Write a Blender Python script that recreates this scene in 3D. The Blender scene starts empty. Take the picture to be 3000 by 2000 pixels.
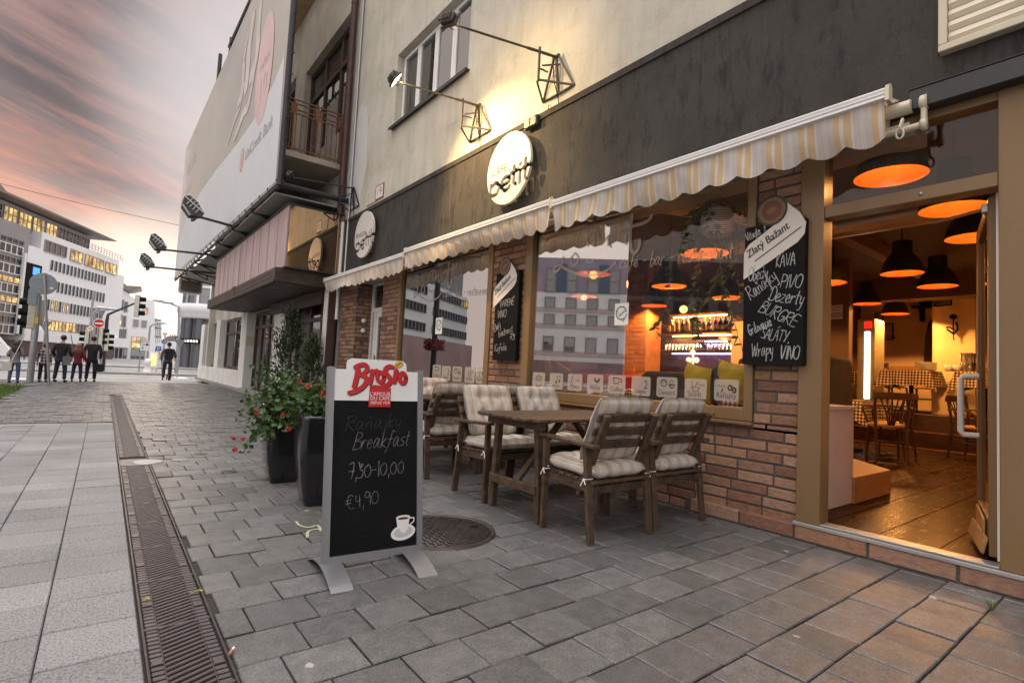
import bpy, bmesh, math, random
from math import sin, cos, pi, radians as rad
from mathutils import Vector, Matrix
random.seed(7)
SC = bpy.context.scene
COL = SC.collection
V = Vector
# ------------------------------------------------------------------ survey helpers (photo pixel of the 3000x2000 frame -> point in the place)
FPX = 1540.57
def _rot(yaw, pit, rol):
    cy, sy, cp, sp = cos(yaw), sin(yaw), cos(pit), sin(pit)
    f = V((sy*cp, cy*cp, sp)); r = V((cy, -sy, 0)); u = r.cross(f)
    return r*cos(rol)+u*sin(rol), -r*sin(rol)+u*cos(rol), f
CR, CU, CF = _rot(rad(37.69315), rad(3.41983), rad(2.89747))
EYE = V((0, 0, 1.0))
def ray(x, y): return CR*((x-1500)/FPX) - CU*((y-1000)/FPX) + CF
def onZ(x, y, z=0.0):
    d = ray(x, y); return EYE + d*((z-1.0)/d.z)
def onX(x, y, X):
    d = ray(x, y); return EYE + d*(X/d.x)
def onY(x, y, Y):
    d = ray(x, y); return EYE + d*(Y/d.y)
def onP(x, y, P, n):
    d = ray(x, y); return EYE + d*((P-EYE).dot(n)/d.dot(n))
FX = 3.72
# ------------------------------------------------------------------ objects
def tag(o, label=None, cat=None, group=None, kind=None):
    if label: o['label'] = label
    if cat: o['category'] = cat
    if group: o['group'] = group
    if kind: o['kind'] = kind
    return o
def thing(name, label, cat, loc=(0, 0, 0), rz=0.0, group=None):
    o = bpy.data.objects.new(name, None); COL.objects.link(o)
    o.empty_display_size = .1
    o.location = loc; o.rotation_euler = (0, 0, rz)
    return tag(o, label, cat, group)
def copy_tree(o, loc=None, rz=None, label=None, parent=None):
    c = o.copy(); COL.objects.link(c)
    if parent is not None: c.parent = parent
    if loc is not None: c.location = loc
    if rz is not None: c.rotation_euler = (0, 0, rz)
    if label: c['label'] = label
    for ch in list(o.children): copy_tree(ch, parent=c)
    return c
class MB:
    def __init__(s): s.v = []; s.f = []; s.m = []; s.sm = []
    def add(s, vs, fs, mi=0, smooth=False):
        b = len(s.v); s.v += [V(p) for p in vs]
        for f in fs: s.f.append([b+i for i in f]); s.m.append(mi); s.sm.append(smooth)
        return s
    def quad(s, a, b, c, d, mi=0): return s.add([a, b, c, d], [(0, 1, 2, 3)], mi)
    def box(s, x0, x1, y0, y1, z0, z1, mi=0, ch=0.0):
        return s.obox(V(((x0+x1)/2, (y0+y1)/2, (z0+z1)/2)), V((abs(x1-x0)/2, 0, 0)), V((0, abs(y1-y0)/2, 0)), V((0, 0, abs(z1-z0)/2)), mi, ch)
    def obox(s, c, a, b, d, mi=0, ch=0.0):
        c = V(c)
        if ch <= 0:
            vs = [c+a*i+b*j+d*k for k in (-1, 1) for j in (-1, 1) for i in (-1, 1)]
            return s.add(vs, [(0, 2, 3, 1), (4, 5, 7, 6), (0, 1, 5, 4), (2, 6, 7, 3), (0, 4, 6, 2), (1, 3, 7, 5)], mi)
        la, lb, ld = a.length, b.length, d.length
        ch = min(ch, la*.45, lb*.45, ld*.45)
        ia, ib, id_ = a*(1-ch/la), b*(1-ch/lb), d*(1-ch/ld)
        vs = []; idx = {}
        for i in (-1, 1):
            for j in (-1, 1):
                for k in (-1, 1):
                    for t, p in enumerate((c+a*i+ib*j+id_*k, c+ia*i+b*j+id_*k, c+ia*i+ib*j+d*k)):
                        idx[(i, j, k, t)] = len(vs); vs.append(p)
        fs = []
        for i in (-1, 1):
            q = [idx[(i, -1, -1, 0)], idx[(i, 1, -1, 0)], idx[(i, 1, 1, 0)], idx[(i, -1, 1, 0)]]; fs.append(q if i > 0 else q[::-1])
            q = [idx[(-1, i, -1, 1)], idx[(-1, i, 1, 1)], idx[(1, i, 1, 1)], idx[(1, i, -1, 1)]]; fs.append(q if i > 0 else q[::-1])
            q = [idx[(-1, -1, i, 2)], idx[(1, -1, i, 2)], idx[(1, 1, i, 2)], idx[(-1, 1, i, 2)]]; fs.append(q if i > 0 else q[::-1])
        for i in (-1, 1):
            for j in (-1, 1):
                q = [idx[(i, j, -1, 0)], idx[(i, j, 1, 0)], idx[(i, j, 1, 1)], idx[(i, j, -1, 1)]]; fs.append(q if i*j < 0 else q[::-1])
                q = [idx[(i, -1, j, 0)], idx[(i, 1, j, 0)], idx[(i, 1, j, 2)], idx[(i, -1, j, 2)]]; fs.append(q if i*j > 0 else q[::-1])
                q = [idx[(-1, i, j, 1)], idx[(1, i, j, 1)], idx[(1, i, j, 2)], idx[(-1, i, j, 2)]]; fs.append(q if i*j < 0 else q[::-1])
                for k in (-1, 1):
                    q = [idx[(i, j, k, 0)], idx[(i, j, k, 1)], idx[(i, j, k, 2)]]; fs.append(q if i*j*k > 0 else q[::-1])
        return s.add(vs, fs, mi)
    def bar(s, p, q, w, h, up=(0, 0, 1), mi=0, ch=0.0):
        p, q = V(p), V(q); d = (q-p); L = d.length; d = d/L; up = V(up)
        if abs(d.dot(up)) > .999: up = V((1, 0, 0)) if abs(d.x) < .9 else V((0, 1, 0))
        a = d.cross(up).normalized(); b = a.cross(d).normalized()
        return s.obox((p+q)/2, d*L/2, a*w/2, b*h/2, mi, ch)
    def tube(s, pts, r, n=8, mi=0, cap=True):
        pts = [V(p) for p in pts]; m = len(pts)
        rs = r if isinstance(r, (list, tuple)) else [r]*m
        vs = []; a = None
        for i, p in enumerate(pts):
            d = (pts[min(i+1, m-1)]-pts[max(i-1, 0)]).normalized()
            if a is None:
                a = d.orthogonal().normalized()
            else:
                a = (a-d*a.dot(d)); a = a.normalized() if a.length > 1e-6 else d.orthogonal().normalized()
            b = d.cross(a)
            vs += [p+(a*cos(2*pi*k/n)+b*sin(2*pi*k/n))*rs[i] for k in range(n)]
        fs = [(i*n+k, i*n+(k+1) % n, (i+1)*n+(k+1) % n, (i+1)*n+k) for i in range(m-1) for k in range(n)]
        s.add(vs, fs, mi, True)
        if cap:
            s.add(vs[:n], [tuple(range(n))[::-1]], mi); s.add(vs[-n:], [tuple(range(n))], mi)
        return s
    def lathe(s, c, prof, n=24, mi=0, axis=(0, 0, 1), smooth=True):
        c = V(c); ax = V(axis).normalized(); a = ax.orthogonal().normalized(); b = ax.cross(a)
        vs = [c+ax*z+(a*cos(2*pi*k/n)+b*sin(2*pi*k/n))*max(r, 1e-4) for r, z in prof for k in range(n)]
        m = len(prof)
        fs = [(i*n+k, i*n+(k+1) % n, (i+1)*n+(k+1) % n, (i+1)*n+k) for i in range(m-1) for k in range(n)]
        return s.add(vs, fs, mi, smooth)
    def prism(s, pts, off, mi=0, back=True):
        pts = [V(p) for p in pts]; off = V(off); n = len(pts)
        s.add(pts+[p+off for p in pts], [tuple(range(n, 2*n))]+([tuple(range(n))[::-1]] if back else [])+[(i, (i+1) % n, n+(i+1) % n, n+i) for i in range(n)], mi)
        return s
    def ball(s, c, r, n=10, m=6, mi=0, sc=(1, 1, 1)):
        pr = [(sin(pi*i/m), -cos(pi*i/m)) for i in range(m+1)]
        vs = [V(c)+V((rr*cos(2*pi*k/n)*r*sc[0], rr*sin(2*pi*k/n)*r*sc[1], z*r*sc[2])) for rr, z in pr for k in range(n)]
        return s.add(vs, [(i*n+k, i*n+(k+1) % n, (i+1)*n+(k+1) % n, (i+1)*n+k) for i in range(m) for k in range(n)], mi, True)
    def merge(s, o, M=None, mi=None):
        b = len(s.v); s.v += [(M @ p if M else p.copy()) for p in o.v]
        s.f += [[b+i for i in f] for f in o.f]; s.m += (o.m if mi is None else [mi]*len(o.m)); s.sm += o.sm
        return s
    def build(s, name, mat, parent=None, label=None, cat=None, group=None, kind=None, world=True, shift=None, loc=None):
        off = V((0, 0, 0))
        if parent is not None and world:
            p = parent
            while p is not None: off += V(p.location); p = p.parent
        if shift is not None: off = V(shift)
        me = bpy.data.meshes.new(name)
        me.from_pydata([tuple(p-off) for p in s.v], [], s.f)
        mats = mat if isinstance(mat, (list, tuple)) else [mat]
        for m in mats: me.materials.append(m)
        if len(mats) > 1: me.polygons.foreach_set('material_index', s.m)
        me.polygons.foreach_set('use_smooth', s.sm)
        me.update()
        o = bpy.data.objects.new(name, me); COL.objects.link(o)
        if parent is not None: o.parent = parent
        elif shift is not None: o.location = shift
        return tag(o, label, cat, group, kind)
def solo(mb, name, mat, label, cat, at=None, group=None):
    """a thing that is one mesh: origin at its base point"""
    if at is None:
        at = V((sum(p.x for p in mb.v)/len(mb.v), sum(p.y for p in mb.v)/len(mb.v), min(p.z for p in mb.v)))
    return mb.build(name, mat, None, label, cat, group, shift=at)
class Plane:
    """a drawing plane: origin, u to the right, v up, n towards the viewer"""
    def __init__(s, o, u, v=(0, 0, 1)):
        s.o, s.u, s.v = V(o), V(u).normalized(), V(v).normalized(); s.n = s.u.cross(s.v).normalized()
    def p(s, a, b, d=0.0): return s.o+s.u*a+s.v*b+s.n*d
def rect2(mb, pl, a0, a1, b0, b1, d=0.0, mi=0, t=0.0):
    if t: return mb.obox(pl.p((a0+a1)/2, (b0+b1)/2, d+t/2), pl.u*abs(a1-a0)/2, pl.v*abs(b1-b0)/2, pl.n*t/2, mi)
    return mb.quad(pl.p(a0, b0, d), pl.p(a1, b0, d), pl.p(a1, b1, d), pl.p(a0, b1, d), mi)
def poly2(mb, pl, pts, d=0.0, mi=0, t=0.0):
    if t: return mb.prism([pl.p(a, b, d) for a, b in pts], pl.n*t, mi)
    return mb.add([pl.p(a, b, d) for a, b in pts], [tuple(range(len(pts)))], mi)
def ell(cx, cy, rx, ry=None, n=24, a0=0.0, a1=2*pi, rot=0.0):
    ry = rx if ry is None else ry
    full = abs(a1-a0-2*pi) < 1e-6
    out = []
    for k in range(n if full else n+1):
        t = a0+(a1-a0)*k/n; x, y = rx*cos(t), ry*sin(t)
        out.append((cx+x*cos(rot)-y*sin(rot), cy+x*sin(rot)+y*cos(rot)))
    return out
def rrect(a0, a1, b0, b1, r, n=4):
    out = []
    for cx, cy, t in ((a1-r, b1-r, 0), (a0+r, b1-r, pi/2), (a0+r, b0+r, pi), (a1-r, b0+r, 1.5*pi)):
        out += [(cx+r*cos(t+pi/2*k/n), cy+r*sin(t+pi/2*k/n)) for k in range(n+1)]
    return out
def ribbon(mb, pl, pts, w, d=0.0, mi=0, t=0.0, cap=True):
    """a brush stroke of width w along 2-D points"""
    n = len(pts); L = []; R = []
    for i in range(n):
        x0, y0 = pts[max(i-1, 0)]; x1, y1 = pts[min(i+1, n-1)]
        dx, dy = x1-x0, y1-y0; l = math.hypot(dx, dy) or 1
        nx, ny = -dy/l*w/2, dx/l*w/2
        L.append((pts[i][0]+nx, pts[i][1]+ny)); R.append((pts[i][0]-nx, pts[i][1]-ny))
    d += random.random()*.0003
    for i in range(n-1):
        poly2(mb, pl, [R[i], R[i+1], L[i+1], L[i]], d+(i % 2)*.00003, mi, t)
    if cap:
        for q in (pts[0], pts[-1]): poly2(mb, pl, ell(q[0], q[1], w/2, n=8), d+.00006, mi, t)
def smooth2(pts, k=6):
    """Catmull-Rom through 2-D points"""
    if len(pts) < 3: return pts
    P = [pts[0]]+list(pts)+[pts[-1]]; out = []
    for i in range(1, len(P)-2):
        for j in range(k):
            t = j/k; q = []
            for c in (0, 1):
                p0, p1, p2, p3 = P[i-1][c], P[i][c], P[i+1][c], P[i+2][c]
                q.append(.5*(2*p1+(p2-p0)*t+(2*p0-5*p1+4*p2-p3)*t*t+(3*p1-p0-3*p2+p3)*t**3))
            out.append(tuple(q))
    out.append(tuple(pts[-1])); return out
_fc = {}
def text2(mb, pl, s, a, b, size, d=0.0, mi=0, align='LEFT', sx=1.0, shear=0.0, t=0.0, rot=0.0):
    """typeset lettering laid on a plane (built-in face)"""
    key = (s, align, shear)
    if key not in _fc:
        cu = bpy.data.curves.new('lettering', 'FONT'); cu.body = s; cu.align_x = align; cu.shear = shear; cu.resolution_u = 3
        o = bpy.data.objects.new('lettering', cu); COL.objects.link(o)
        dg = bpy.context.evaluated_depsgraph_get(); dg.update()
        me = o.evaluated_get(dg).to_mesh()
        _fc[key] = ([(v.co.x, v.co.y) for v in me.vertices], [tuple(p.vertices) for p in me.polygons])
        o.evaluated_get(dg).to_mesh_clear()
        bpy.data.objects.remove(o); bpy.data.curves.remove(cu)
    vs, fs = _fc[key]; c, q = cos(rot), sin(rot)
    out = []
    for x, y in vs:
        x, y = x*size*sx, y*size
        out.append(pl.p(a+x*c-y*q, b+x*q+y*c, d))
    fs2 = []
    for f in fs:
        if len(f) >= 3:
            n = (out[f[1]]-out[f[0]]).cross(out[f[2]]-out[f[1]])
            fs2.append(f if n.dot(pl.n) >= 0 else f[::-1])
    return mb.add(out, fs2, mi)
# handwriting: one-stroke letters on a 1-high grid
HW = {
'A': ([(0,0),(.3,1),(.6,0)],[(.12,.38),(.5,.38)]), 'B': ([(0,0),(0.05,1)],[(.05,1),(.4,.95),(.42,.7),(.06,.52),(.5,.42),(.5,.1),(0,0)]),
'D': ([(.1,0),(.15,1)],[(0,.85),(.35,1),(.62,.6),(.5,.1),(.1,0),(0,.15)]), 'E': ([(.5,1),(.05,.95),(.02,.02),(.5,0)],[(.03,.5),(.42,.52)]),
'G': ([(.55,.85),(.3,1),(.05,.6),(.1,.1),(.4,0),(.55,.4),(.3,.42)],), 'I': ([(.1,0),(.12,1)],), 'K': ([(.05,0),(.08,1)],[(.5,1),(.08,.45),(.52,0)]),
'L': ([(.05,1),(.03,0),(.45,.02)],), 'N': ([(0,0),(.05,1),(.5,0),(.55,1)],), 'O': ([(.35,1),(.05,.75),(.05,.2),(.35,0),(.6,.25),(.58,.8),(.35,1)],),
'P': ([(.05,0),(.08,1)],[(.08,1),(.5,.9),(.48,.55),(.08,.48)]), 'R': ([(.02,0),(.1,1)],[(0,.9),(.45,1),(.5,.65),(.1,.5),(.55,0)]),
'S': ([(.5,.9),(.2,1),(.05,.75),(.45,.4),(.4,.05),(.02,.08)],), 'T': ([(.3,0),(.3,1)],[(0,1),(.62,1)]), 'U': ([(.02,1),(.05,.2),(.3,0),(.5,.25),(.55,1)],),
'V': ([(0,1),(.25,0),(.55,1)],), 'W': ([(0,1),(.15,0),(.35,.8),(.5,0),(.75,1)],), 'Y': ([(0,1),(.27,.5)],[(.58,1),(.2,0)]),
'Z': ([(0,1),(.5,1),(0,0),(.55,0)],), 'a': ([(.4,.5),(.15,.55),(.02,.2),(.18,0),(.4,.5),(.4,.08),(.52,0)],), 'b': ([(.05,1),(.05,0),(.3,.05),(.38,.35),(.08,.45)],),
'c': ([(.38,.48),(.15,.52),(.02,.22),(.18,0),(.42,.12)],), 'd': ([(.38,.5),(.12,.52),(.02,.2),(.18,0),(.38,.3),(.42,1),(.4,.1),(.5,0)],),
'e': ([(.05,.25),(.36,.35),(.22,.55),(.03,.3),(.15,0),(.42,.12)],), 'f': ([(.0,-.35),(.18,.3),(.25,.95),(.4,.9)],[(.02,.45),(.4,.5)]),
'g': ([(.38,.5),(.1,.5),(.05,.15),(.35,.15),(.4,.5),(.35,-.3),(.05,-.35)],), 'h': ([(.03,1),(.03,0)],[(.03,.35),(.25,.52),(.32,0)]),
'i': ([(.08,.52),(.06,.08),(.16,0)],[(.09,.75),(.1,.78)]), 'j': ([(.15,.5),(.12,-.3),(-.05,-.35)],[(.16,.75),(.17,.78)]),
'k': ([(.04,1),(.02,0)],[(.34,.5),(.05,.22),(.4,0)]), 'l': ([(.08,1),(.05,.1),(.16,0)],), 'm': ([(0,.5),(.04,0),(.12,.48),(.22,.45),(.24,0),(.32,.48),(.44,.45),(.46,0)],),
'n': ([(0,.5),(.04,0)],[(.04,.3),(.25,.52),(.34,.4),(.34,.05),(.44,0)]), 'o': ([(.2,.5),(.02,.25),(.18,0),(.38,.25),(.2,.5)],),
'p': ([(.03,.5),(0,-.4)],[(.03,.4),(.28,.5),(.36,.2),(.05,.05)]), 'r': ([(.02,.5),(.04,0)],[(.04,.3),(.2,.5),(.34,.46)]), 's': ([(.32,.48),(.1,.5),(.1,.32),(.3,.18),(.24,.02),(.02,.04)],),
't': ([(.15,.85),(.12,.08),(.28,0)],[(0,.55),(.32,.58)]), 'u': ([(.02,.5),(.06,.05),(.3,.1),(.34,.5),(.34,.05),(.44,0)],), 'v': ([(0,.5),(.16,0),(.34,.5)],),
'w': ([(0,.5),(.1,0),(.22,.4),(.34,0),(.46,.5)],), 'x': ([(0,.5),(.36,0)],[(.36,.5),(0,0)]), 'y': ([(.02,.5),(.12,.1),(.32,.12)],[(.36,.5),(.28,-.3),(.02,-.38)]), 'z': ([(0,.5),(.34,.48),(0,.02),(.38,0)],),
'0': ([(.28,.8),(.03,.5),(.08,.08),(.3,0),(.5,.3),(.45,.7),(.28,.8)],), '1': ([(.1,1),(.06,0)],), '3': ([(.02,.95),(.12,1),(.15,.7),(.3,.9),(.38,.8),(.15,.55),(.38,.4),(.3,.02),(0,.0)],),
'4': ([(.1,.8),(.05,.4),(.4,.45)],[(.36,.8),(.3,0)]), '7': ([(.05,.95),(.4,1),(.22,0)],[(.0,.45),(.42,.5)]), '9': ([(.4,.75),(.2,.9),(.05,.6),(.3,.5),(.42,.8),(.38,0)],),
'E€': ([(.5,.8),(.25,.9),(.05,.5),(.2,.05),(.5,.05)],[(-.08,.55),(.35,.58)],[(-.1,.38),(.3,.4)]), ',': ([(.08,.08),(.04,-.22)],), '-': ([(.02,.4),(.34,.42)],), ')': ([(.0,.9),(.2,.5),(0,0)],), ':': ([(.1,.1),(.11,.14)],[(.1,.5),(.11,.54)]),
}
ACC = {'á': ('a', '´'), 'Á': ('A', '´'), 'Í': ('I', '´'), 'É': ('E', '´'), 'Š': ('S', 'ˇ'), 'ň': ('n', 'ˇ'), 'ž': ('z', 'ˇ'), 'ý': ('y', '´'), 'é': ('e', '´')}
def hand(mb, pl, s, a, b, h, w, d=0.0, mi=0, slant=.15, rot=0.0, gap=.1, jit=.03, sx=1.0, seed=3):
    R = random.Random(seed+len(s)); x = 0.0; c, q = cos(rot), sin(rot)
    def put(st, x0):
        j = lambda: R.uniform(-jit, jit)
        pts = smooth2([(px+j(), py+j()) for px, py in st], 4)
        out = []
        for px, py in pts:
            X = (x0+px*sx+slant*py)*h; Y = py*h
            out.append((a+X*c-Y*q, b+X*q+Y*c))
        ribbon(mb, pl, out, w*R.uniform(.75, 1.25), d, mi)
    for chx in s:
        if chx == ' ': x += .35; continue
        acc = None; k = chx
        if chx in ACC: k, acc = ACC[chx]
        if k == '€': k = 'E€'
        g = HW.get(k)
        if g is None: x += .3; continue
        for st in g: put(st, x)
        w_ = max(px for st in g for px, py in st)
        if acc:
            top = max(py for st in g for px, py in st)
            put([(w_*.45, top+.15), (w_*.75, top+.32)] if acc == '´' else [(w_*.2, top+.32), (w_*.45, top+.15), (w_*.75, top+.32)], x)
        x += (w_+gap)*sx
    return x*h
# ------------------------------------------------------------------ materials
class NT:
    def __init__(s, name):
        s.mat = bpy.data.materials.new(name); s.mat.use_nodes = True
        s.t = s.mat.node_tree; s.t.nodes.clear()
        s.out = s.n('ShaderNodeOutputMaterial')
    def n(s, typ, ins=None, **kw):
        nd = s.t.nodes.new(typ)
        for k, v in kw.items(): setattr(nd, k, v)
        if ins:
            for k, v in ins.items():
                sk = nd.inputs[k]
                if isinstance(v, bpy.types.NodeSocket): s.t.links.new(v, sk)
                else: sk.default_value = v if not (isinstance(v, tuple) and len(v) == 3 and sk.type == 'RGBA') else v+(1,)
        return nd
    def obj(s): return s.n('ShaderNodeTexCoord').outputs['Object']
    def pos(s): return s.n('ShaderNodeNewGeometry').outputs['Position']
    def isl(s): return s.n('ShaderNodeNewGeometry').outputs['Random Per Island']
    def mapv(s, v, sc=(1, 1, 1), rot=(0, 0, 0), loc=(0, 0, 0)):
        return s.n('ShaderNodeMapping', {'Vector': v, 'Scale': sc, 'Rotation': rot, 'Location': loc}).outputs[0]
    def noise(s, v, scale, detail=4.0, rough=.55, dist=0.0):
        return s.n('ShaderNodeTexNoise', {'Vector': v, 'Scale': scale, 'Detail': detail, 'Roughness': rough, 'Distortion': dist}).outputs['Fac']
    def voro(s, v, scale, feature='F1', out='Distance'):
        return s.n('ShaderNodeTexVoronoi', {'Vector': v, 'Scale': scale}, feature=feature).outputs[out]
    def ramp(s, f, stops, interp='LINEAR'):
        nd = s.n('ShaderNodeValToRGB', {'Fac': f}); cr = nd.color_ramp; cr.interpolation = interp
        while len(cr.elements) < len(stops): cr.elements.new(.5)
        for e, (p, c) in zip(cr.elements, stops):
            e.position = p; e.color = (c, c, c, 1) if not isinstance(c, tuple) else tuple(c)+(1,)
        return nd.outputs['Color']
    def mix(s, f, a, b, mode='MIX'):
        nd = s.n('ShaderNodeMix', data_type='RGBA', blend_type=mode)
        for k, v in ((0, f), (6, a), (7, b)):
            if isinstance(v, bpy.types.NodeSocket): s.t.links.new(v, nd.inputs[k])
            else: nd.inputs[k].default_value = (tuple(v)+(1,) if isinstance(v, tuple) else v) if k else v
        return nd.outputs[2]
    def math(s, op, a, b=0.0, c=0.0):
        nd = s.n('ShaderNodeMath', operation=op)
        for i, v in enumerate((a, b, c)):
            if isinstance(v, bpy.types.NodeSocket): s.t.links.new(v, nd.inputs[i])
            else: nd.inputs[i].default_value = v
        return nd.outputs[0]
    def sep(s, v): return s.n('ShaderNodeSeparateXYZ', {'Vector': v}).outputs
    def bump(s, h, st=.3, dist=.01):
        return s.n('ShaderNodeBump', {'Height': h, 'Strength': st, 'Distance': dist}).outputs[0]
    def bsdf(s, col, rough=.6, metal=0.0, nrm=None, spec=.5, emit=None, es=0.0, **kw):
        ins = {'Base Color': col, 'Roughness': rough, 'Metallic': metal, 'Specular IOR Level': spec}
        if nrm is not None: ins['Normal'] = nrm
        if emit is not None: ins['Emission Color'] = emit; ins['Emission Strength'] = es
        ins.update(kw)
        b = s.n('ShaderNodeBsdfPrincipled', ins)
        s.t.links.new(b.outputs[0], s.out.inputs['Surface']); return s.mat
def sc3(c, k): return tuple(min(1, x*k) for x in c)
_M = {}
def pm(name, col, rough=.55, metal=0.0, var=.18, scale=6.0, bump=.0, bs=60.0, spec=.5, isl=0.0, dirt=0.0, stretch=None):
    """a plain surface with wear: slow and fine mottling, optional dirt blotches and grain"""
    if name in _M: return _M[name]
    t = NT(name); v = t.obj()
    if stretch: v = t.mapv(v, stretch)
    f = t.noise(v, scale, 5)
    c = t.ramp(f, [(.25, sc3(col, 1-var)), (.75, sc3(col, 1+var))])
    if isl:
        r = t.isl(); c = t.mix(1.0, c, t.ramp(r, [(0, 1-isl), (1, 1+0.0)]), 'MULTIPLY')
    if dirt:
        d = t.ramp(t.noise(v, scale*.45, 8, .7), [(.48, 0.0), (.68, 1.0)])
        c = t.mix(t.math('MULTIPLY', t.sep(d)[0] if False else d, dirt), c, sc3(col, .35))
    rr = t.ramp(t.noise(v, scale*2.3, 3), [(.2, max(0, rough-.1)), (.8, min(1, rough+.1))])
    nr = t.bump(t.noise(v, bs, 4), bump, .004) if bump else None
    _M[name] = t.bsdf(c, rr, metal, nr, spec); return _M[name]
def flat(name, col, rough=.5, metal=0.0): return pm(name, col, rough, metal, .06, 9.0)
def emis(name, col, st):
    if name in _M: return _M[name]
    t = NT(name); e = t.n('ShaderNodeEmission', {'Color': tuple(col), 'Strength': st}); t.t.links.new(e.outputs[0], t.out.inputs[0]); _M[name] = t.mat; return t.mat
def glass(name, tint=(.9, .93, .92), lo=.08, hi=1.0, body=0.0, bodycol=(.02, .02, .02), rough=.0, gcol=(.95, .95, .95)):
    """window glass: see-through, with a coated pane's angle-dependent reflection"""
    t = NT(name)
    fr = t.n('ShaderNodeLayerWeight', {'Blend': .22}).outputs['Fresnel']
    fac = t.n('ShaderNodeMapRange', {'Value': fr, 'To Min': lo, 'To Max': hi}).outputs[0]
    tr = t.n('ShaderNodeBsdfTransparent', {'Color': tint}).outputs[0]
    if body:
        df = t.n('ShaderNodeBsdfDiffuse', {'Color': bodycol}).outputs[0]
        tr = t.n('ShaderNodeMixShader', {0: body, 1: tr, 2: df}).outputs[0]
    gl = t.n('ShaderNodeBsdfGlossy', {'Color': gcol, 'Roughness': rough}).outputs[0]
    m = t.n('ShaderNodeMixShader', {0: fac, 1: tr, 2: gl})
    t.t.links.new(m.outputs[0], t.out.inputs[0]); return t.mat
def m_paver():
    t = NT('concrete_paver'); r = t.isl(); p = t.pos()
    c = t.ramp(r, [(0, (.093, .091, .089)), (.5, (.122, .12, .118)), (1, (.155, .152, .149))])
    big = t.ramp(t.noise(p, .9, 5, .6), [(.3, .72), (.7, 1.12)])
    c = t.mix(1, c, big, 'MULTIPLY')
    g = t.ramp(t.noise(p, 130, 4, .8), [(.34, .4), (.5, 1.0), (.66, 1.6)]); c = t.mix(1, c, g, 'MULTIPLY')
    md = t.ramp(t.noise(p, 14, 6, .65), [(.42, .8), (.6, 1.06)]); c = t.mix(1, c, md, 'MULTIPLY')
    gum = t.ramp(t.math('ADD', t.voro(t.mapv(p, (1, .8, 1)), 4.3), t.math('MULTIPLY', t.noise(p, 60, 2), .06)), [(.075, 1.0), (.1, 0.0)])
    gum = t.math('MULTIPLY', gum, t.ramp(t.noise(p, 1.7, 2), [(.4, 0.0), (.5, .85)]))
    c = t.mix(gum, c, (.42, .4, .38))
    st = t.ramp(t.noise(t.mapv(p, loc=(7, 3, 0)), 2.6, 6, .7), [(.6, 0.0), (.7, .45)]); c = t.mix(st, c, (.07, .065, .06))
    return t.bsdf(c, t.ramp(t.noise(p, 5, 4), [(.3, .42), (.7, .62)]), 0, t.bump(t.noise(p, 300, 3), .35, .004), .8)
def m_granite():
    t = NT('light_granite_slab'); r = t.isl(); p = t.pos()
    c = t.ramp(r, [(0, (.215, .211, .211)), (1, (.285, .28, .28))])
    s = t.ramp(t.noise(t.mapv(p, (1, .7, 1)), 130, 3, .7), [(.36, .5), (.5, .98), (.66, 1.2)]); c = t.mix(1, c, s, 'MULTIPLY')
    b = t.ramp(t.noise(p, 1.3, 5, .6), [(.3, .8), (.7, 1.08)]); c = t.mix(1, c, b, 'MULTIPLY')
    d = t.ramp(t.noise(p, 6, 7, .7), [(.56, 0.0), (.74, .3)]); c = t.mix(d, c, (.22, .2, .19))
    return t.bsdf(c, .72, 0, t.bump(t.noise(p, 130, 3), .2, .003), .35)
def m_brick():
    t = NT('clay_brick'); r = t.isl(); p = t.pos()
    c = t.ramp(r, [(0, (.15, .075, .055)), (.3, (.24, .122, .078)), (.6, (.315, .17, .1)), (.85, (.36, .215, .14)), (1, (.26, .145, .105))])
    s = t.ramp(t.noise(t.mapv(p, (1, 1, 2.2)), 22, 6, .65), [(.3, .68), (.7, 1.22)]); c = t.mix(1, c, s, 'MULTIPLY')
    l = t.ramp(t.noise(p, 9, 6, .7), [(.62, 0.0), (.76, .35)]); c = t.mix(l, c, (.55, .46, .4))
    k = t.ramp(t.voro(p, 55), [(.12, .75), (.2, 0.0)]); k = t.math('MULTIPLY', k, t.ramp(t.noise(p, 14, 2), [(.55, 0.0), (.65, .8)])); c = t.mix(k, c, (.06, .03, .02))
    return t.bsdf(c, .8, 0, t.bump(t.noise(p, 70, 6, .7), .6, .006), .3)
def m_stucco():
    t = NT('cream_stucco'); p = t.pos(); z = t.sep(p)[2]
    c = t.ramp(t.noise(p, 1.1, 6, .6), [(.3, (.48, .455, .38)), (.7, (.62, .59, .5))])
    st = t.ramp(t.noise(t.mapv(p, (1, 3.2, .35)), 1.6, 7, .7), [(.45, 0.0), (.72, .28)]); c = t.mix(st, c, (.27, .24, .2)); bl = t.ramp(t.noise(p, 2.6, 8, .75), [(.5, 0.0), (.66, .4)]); c = t.mix(bl, c, (.33, .3, .25))
    sp = t.ramp(t.noise(p, 10, 8, .8), [(.62, 0.0), (.72, .55)]); c = t.mix(sp, c, (.22, .19, .15))
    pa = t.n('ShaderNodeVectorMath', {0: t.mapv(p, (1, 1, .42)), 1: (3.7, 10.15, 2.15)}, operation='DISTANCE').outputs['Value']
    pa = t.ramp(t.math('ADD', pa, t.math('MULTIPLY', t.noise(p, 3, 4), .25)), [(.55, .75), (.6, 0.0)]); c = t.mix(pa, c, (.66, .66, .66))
    return t.bsdf(c, .9, 0, t.bump(t.noise(p, 55, 5, .7), .5, .008), .2)
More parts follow.
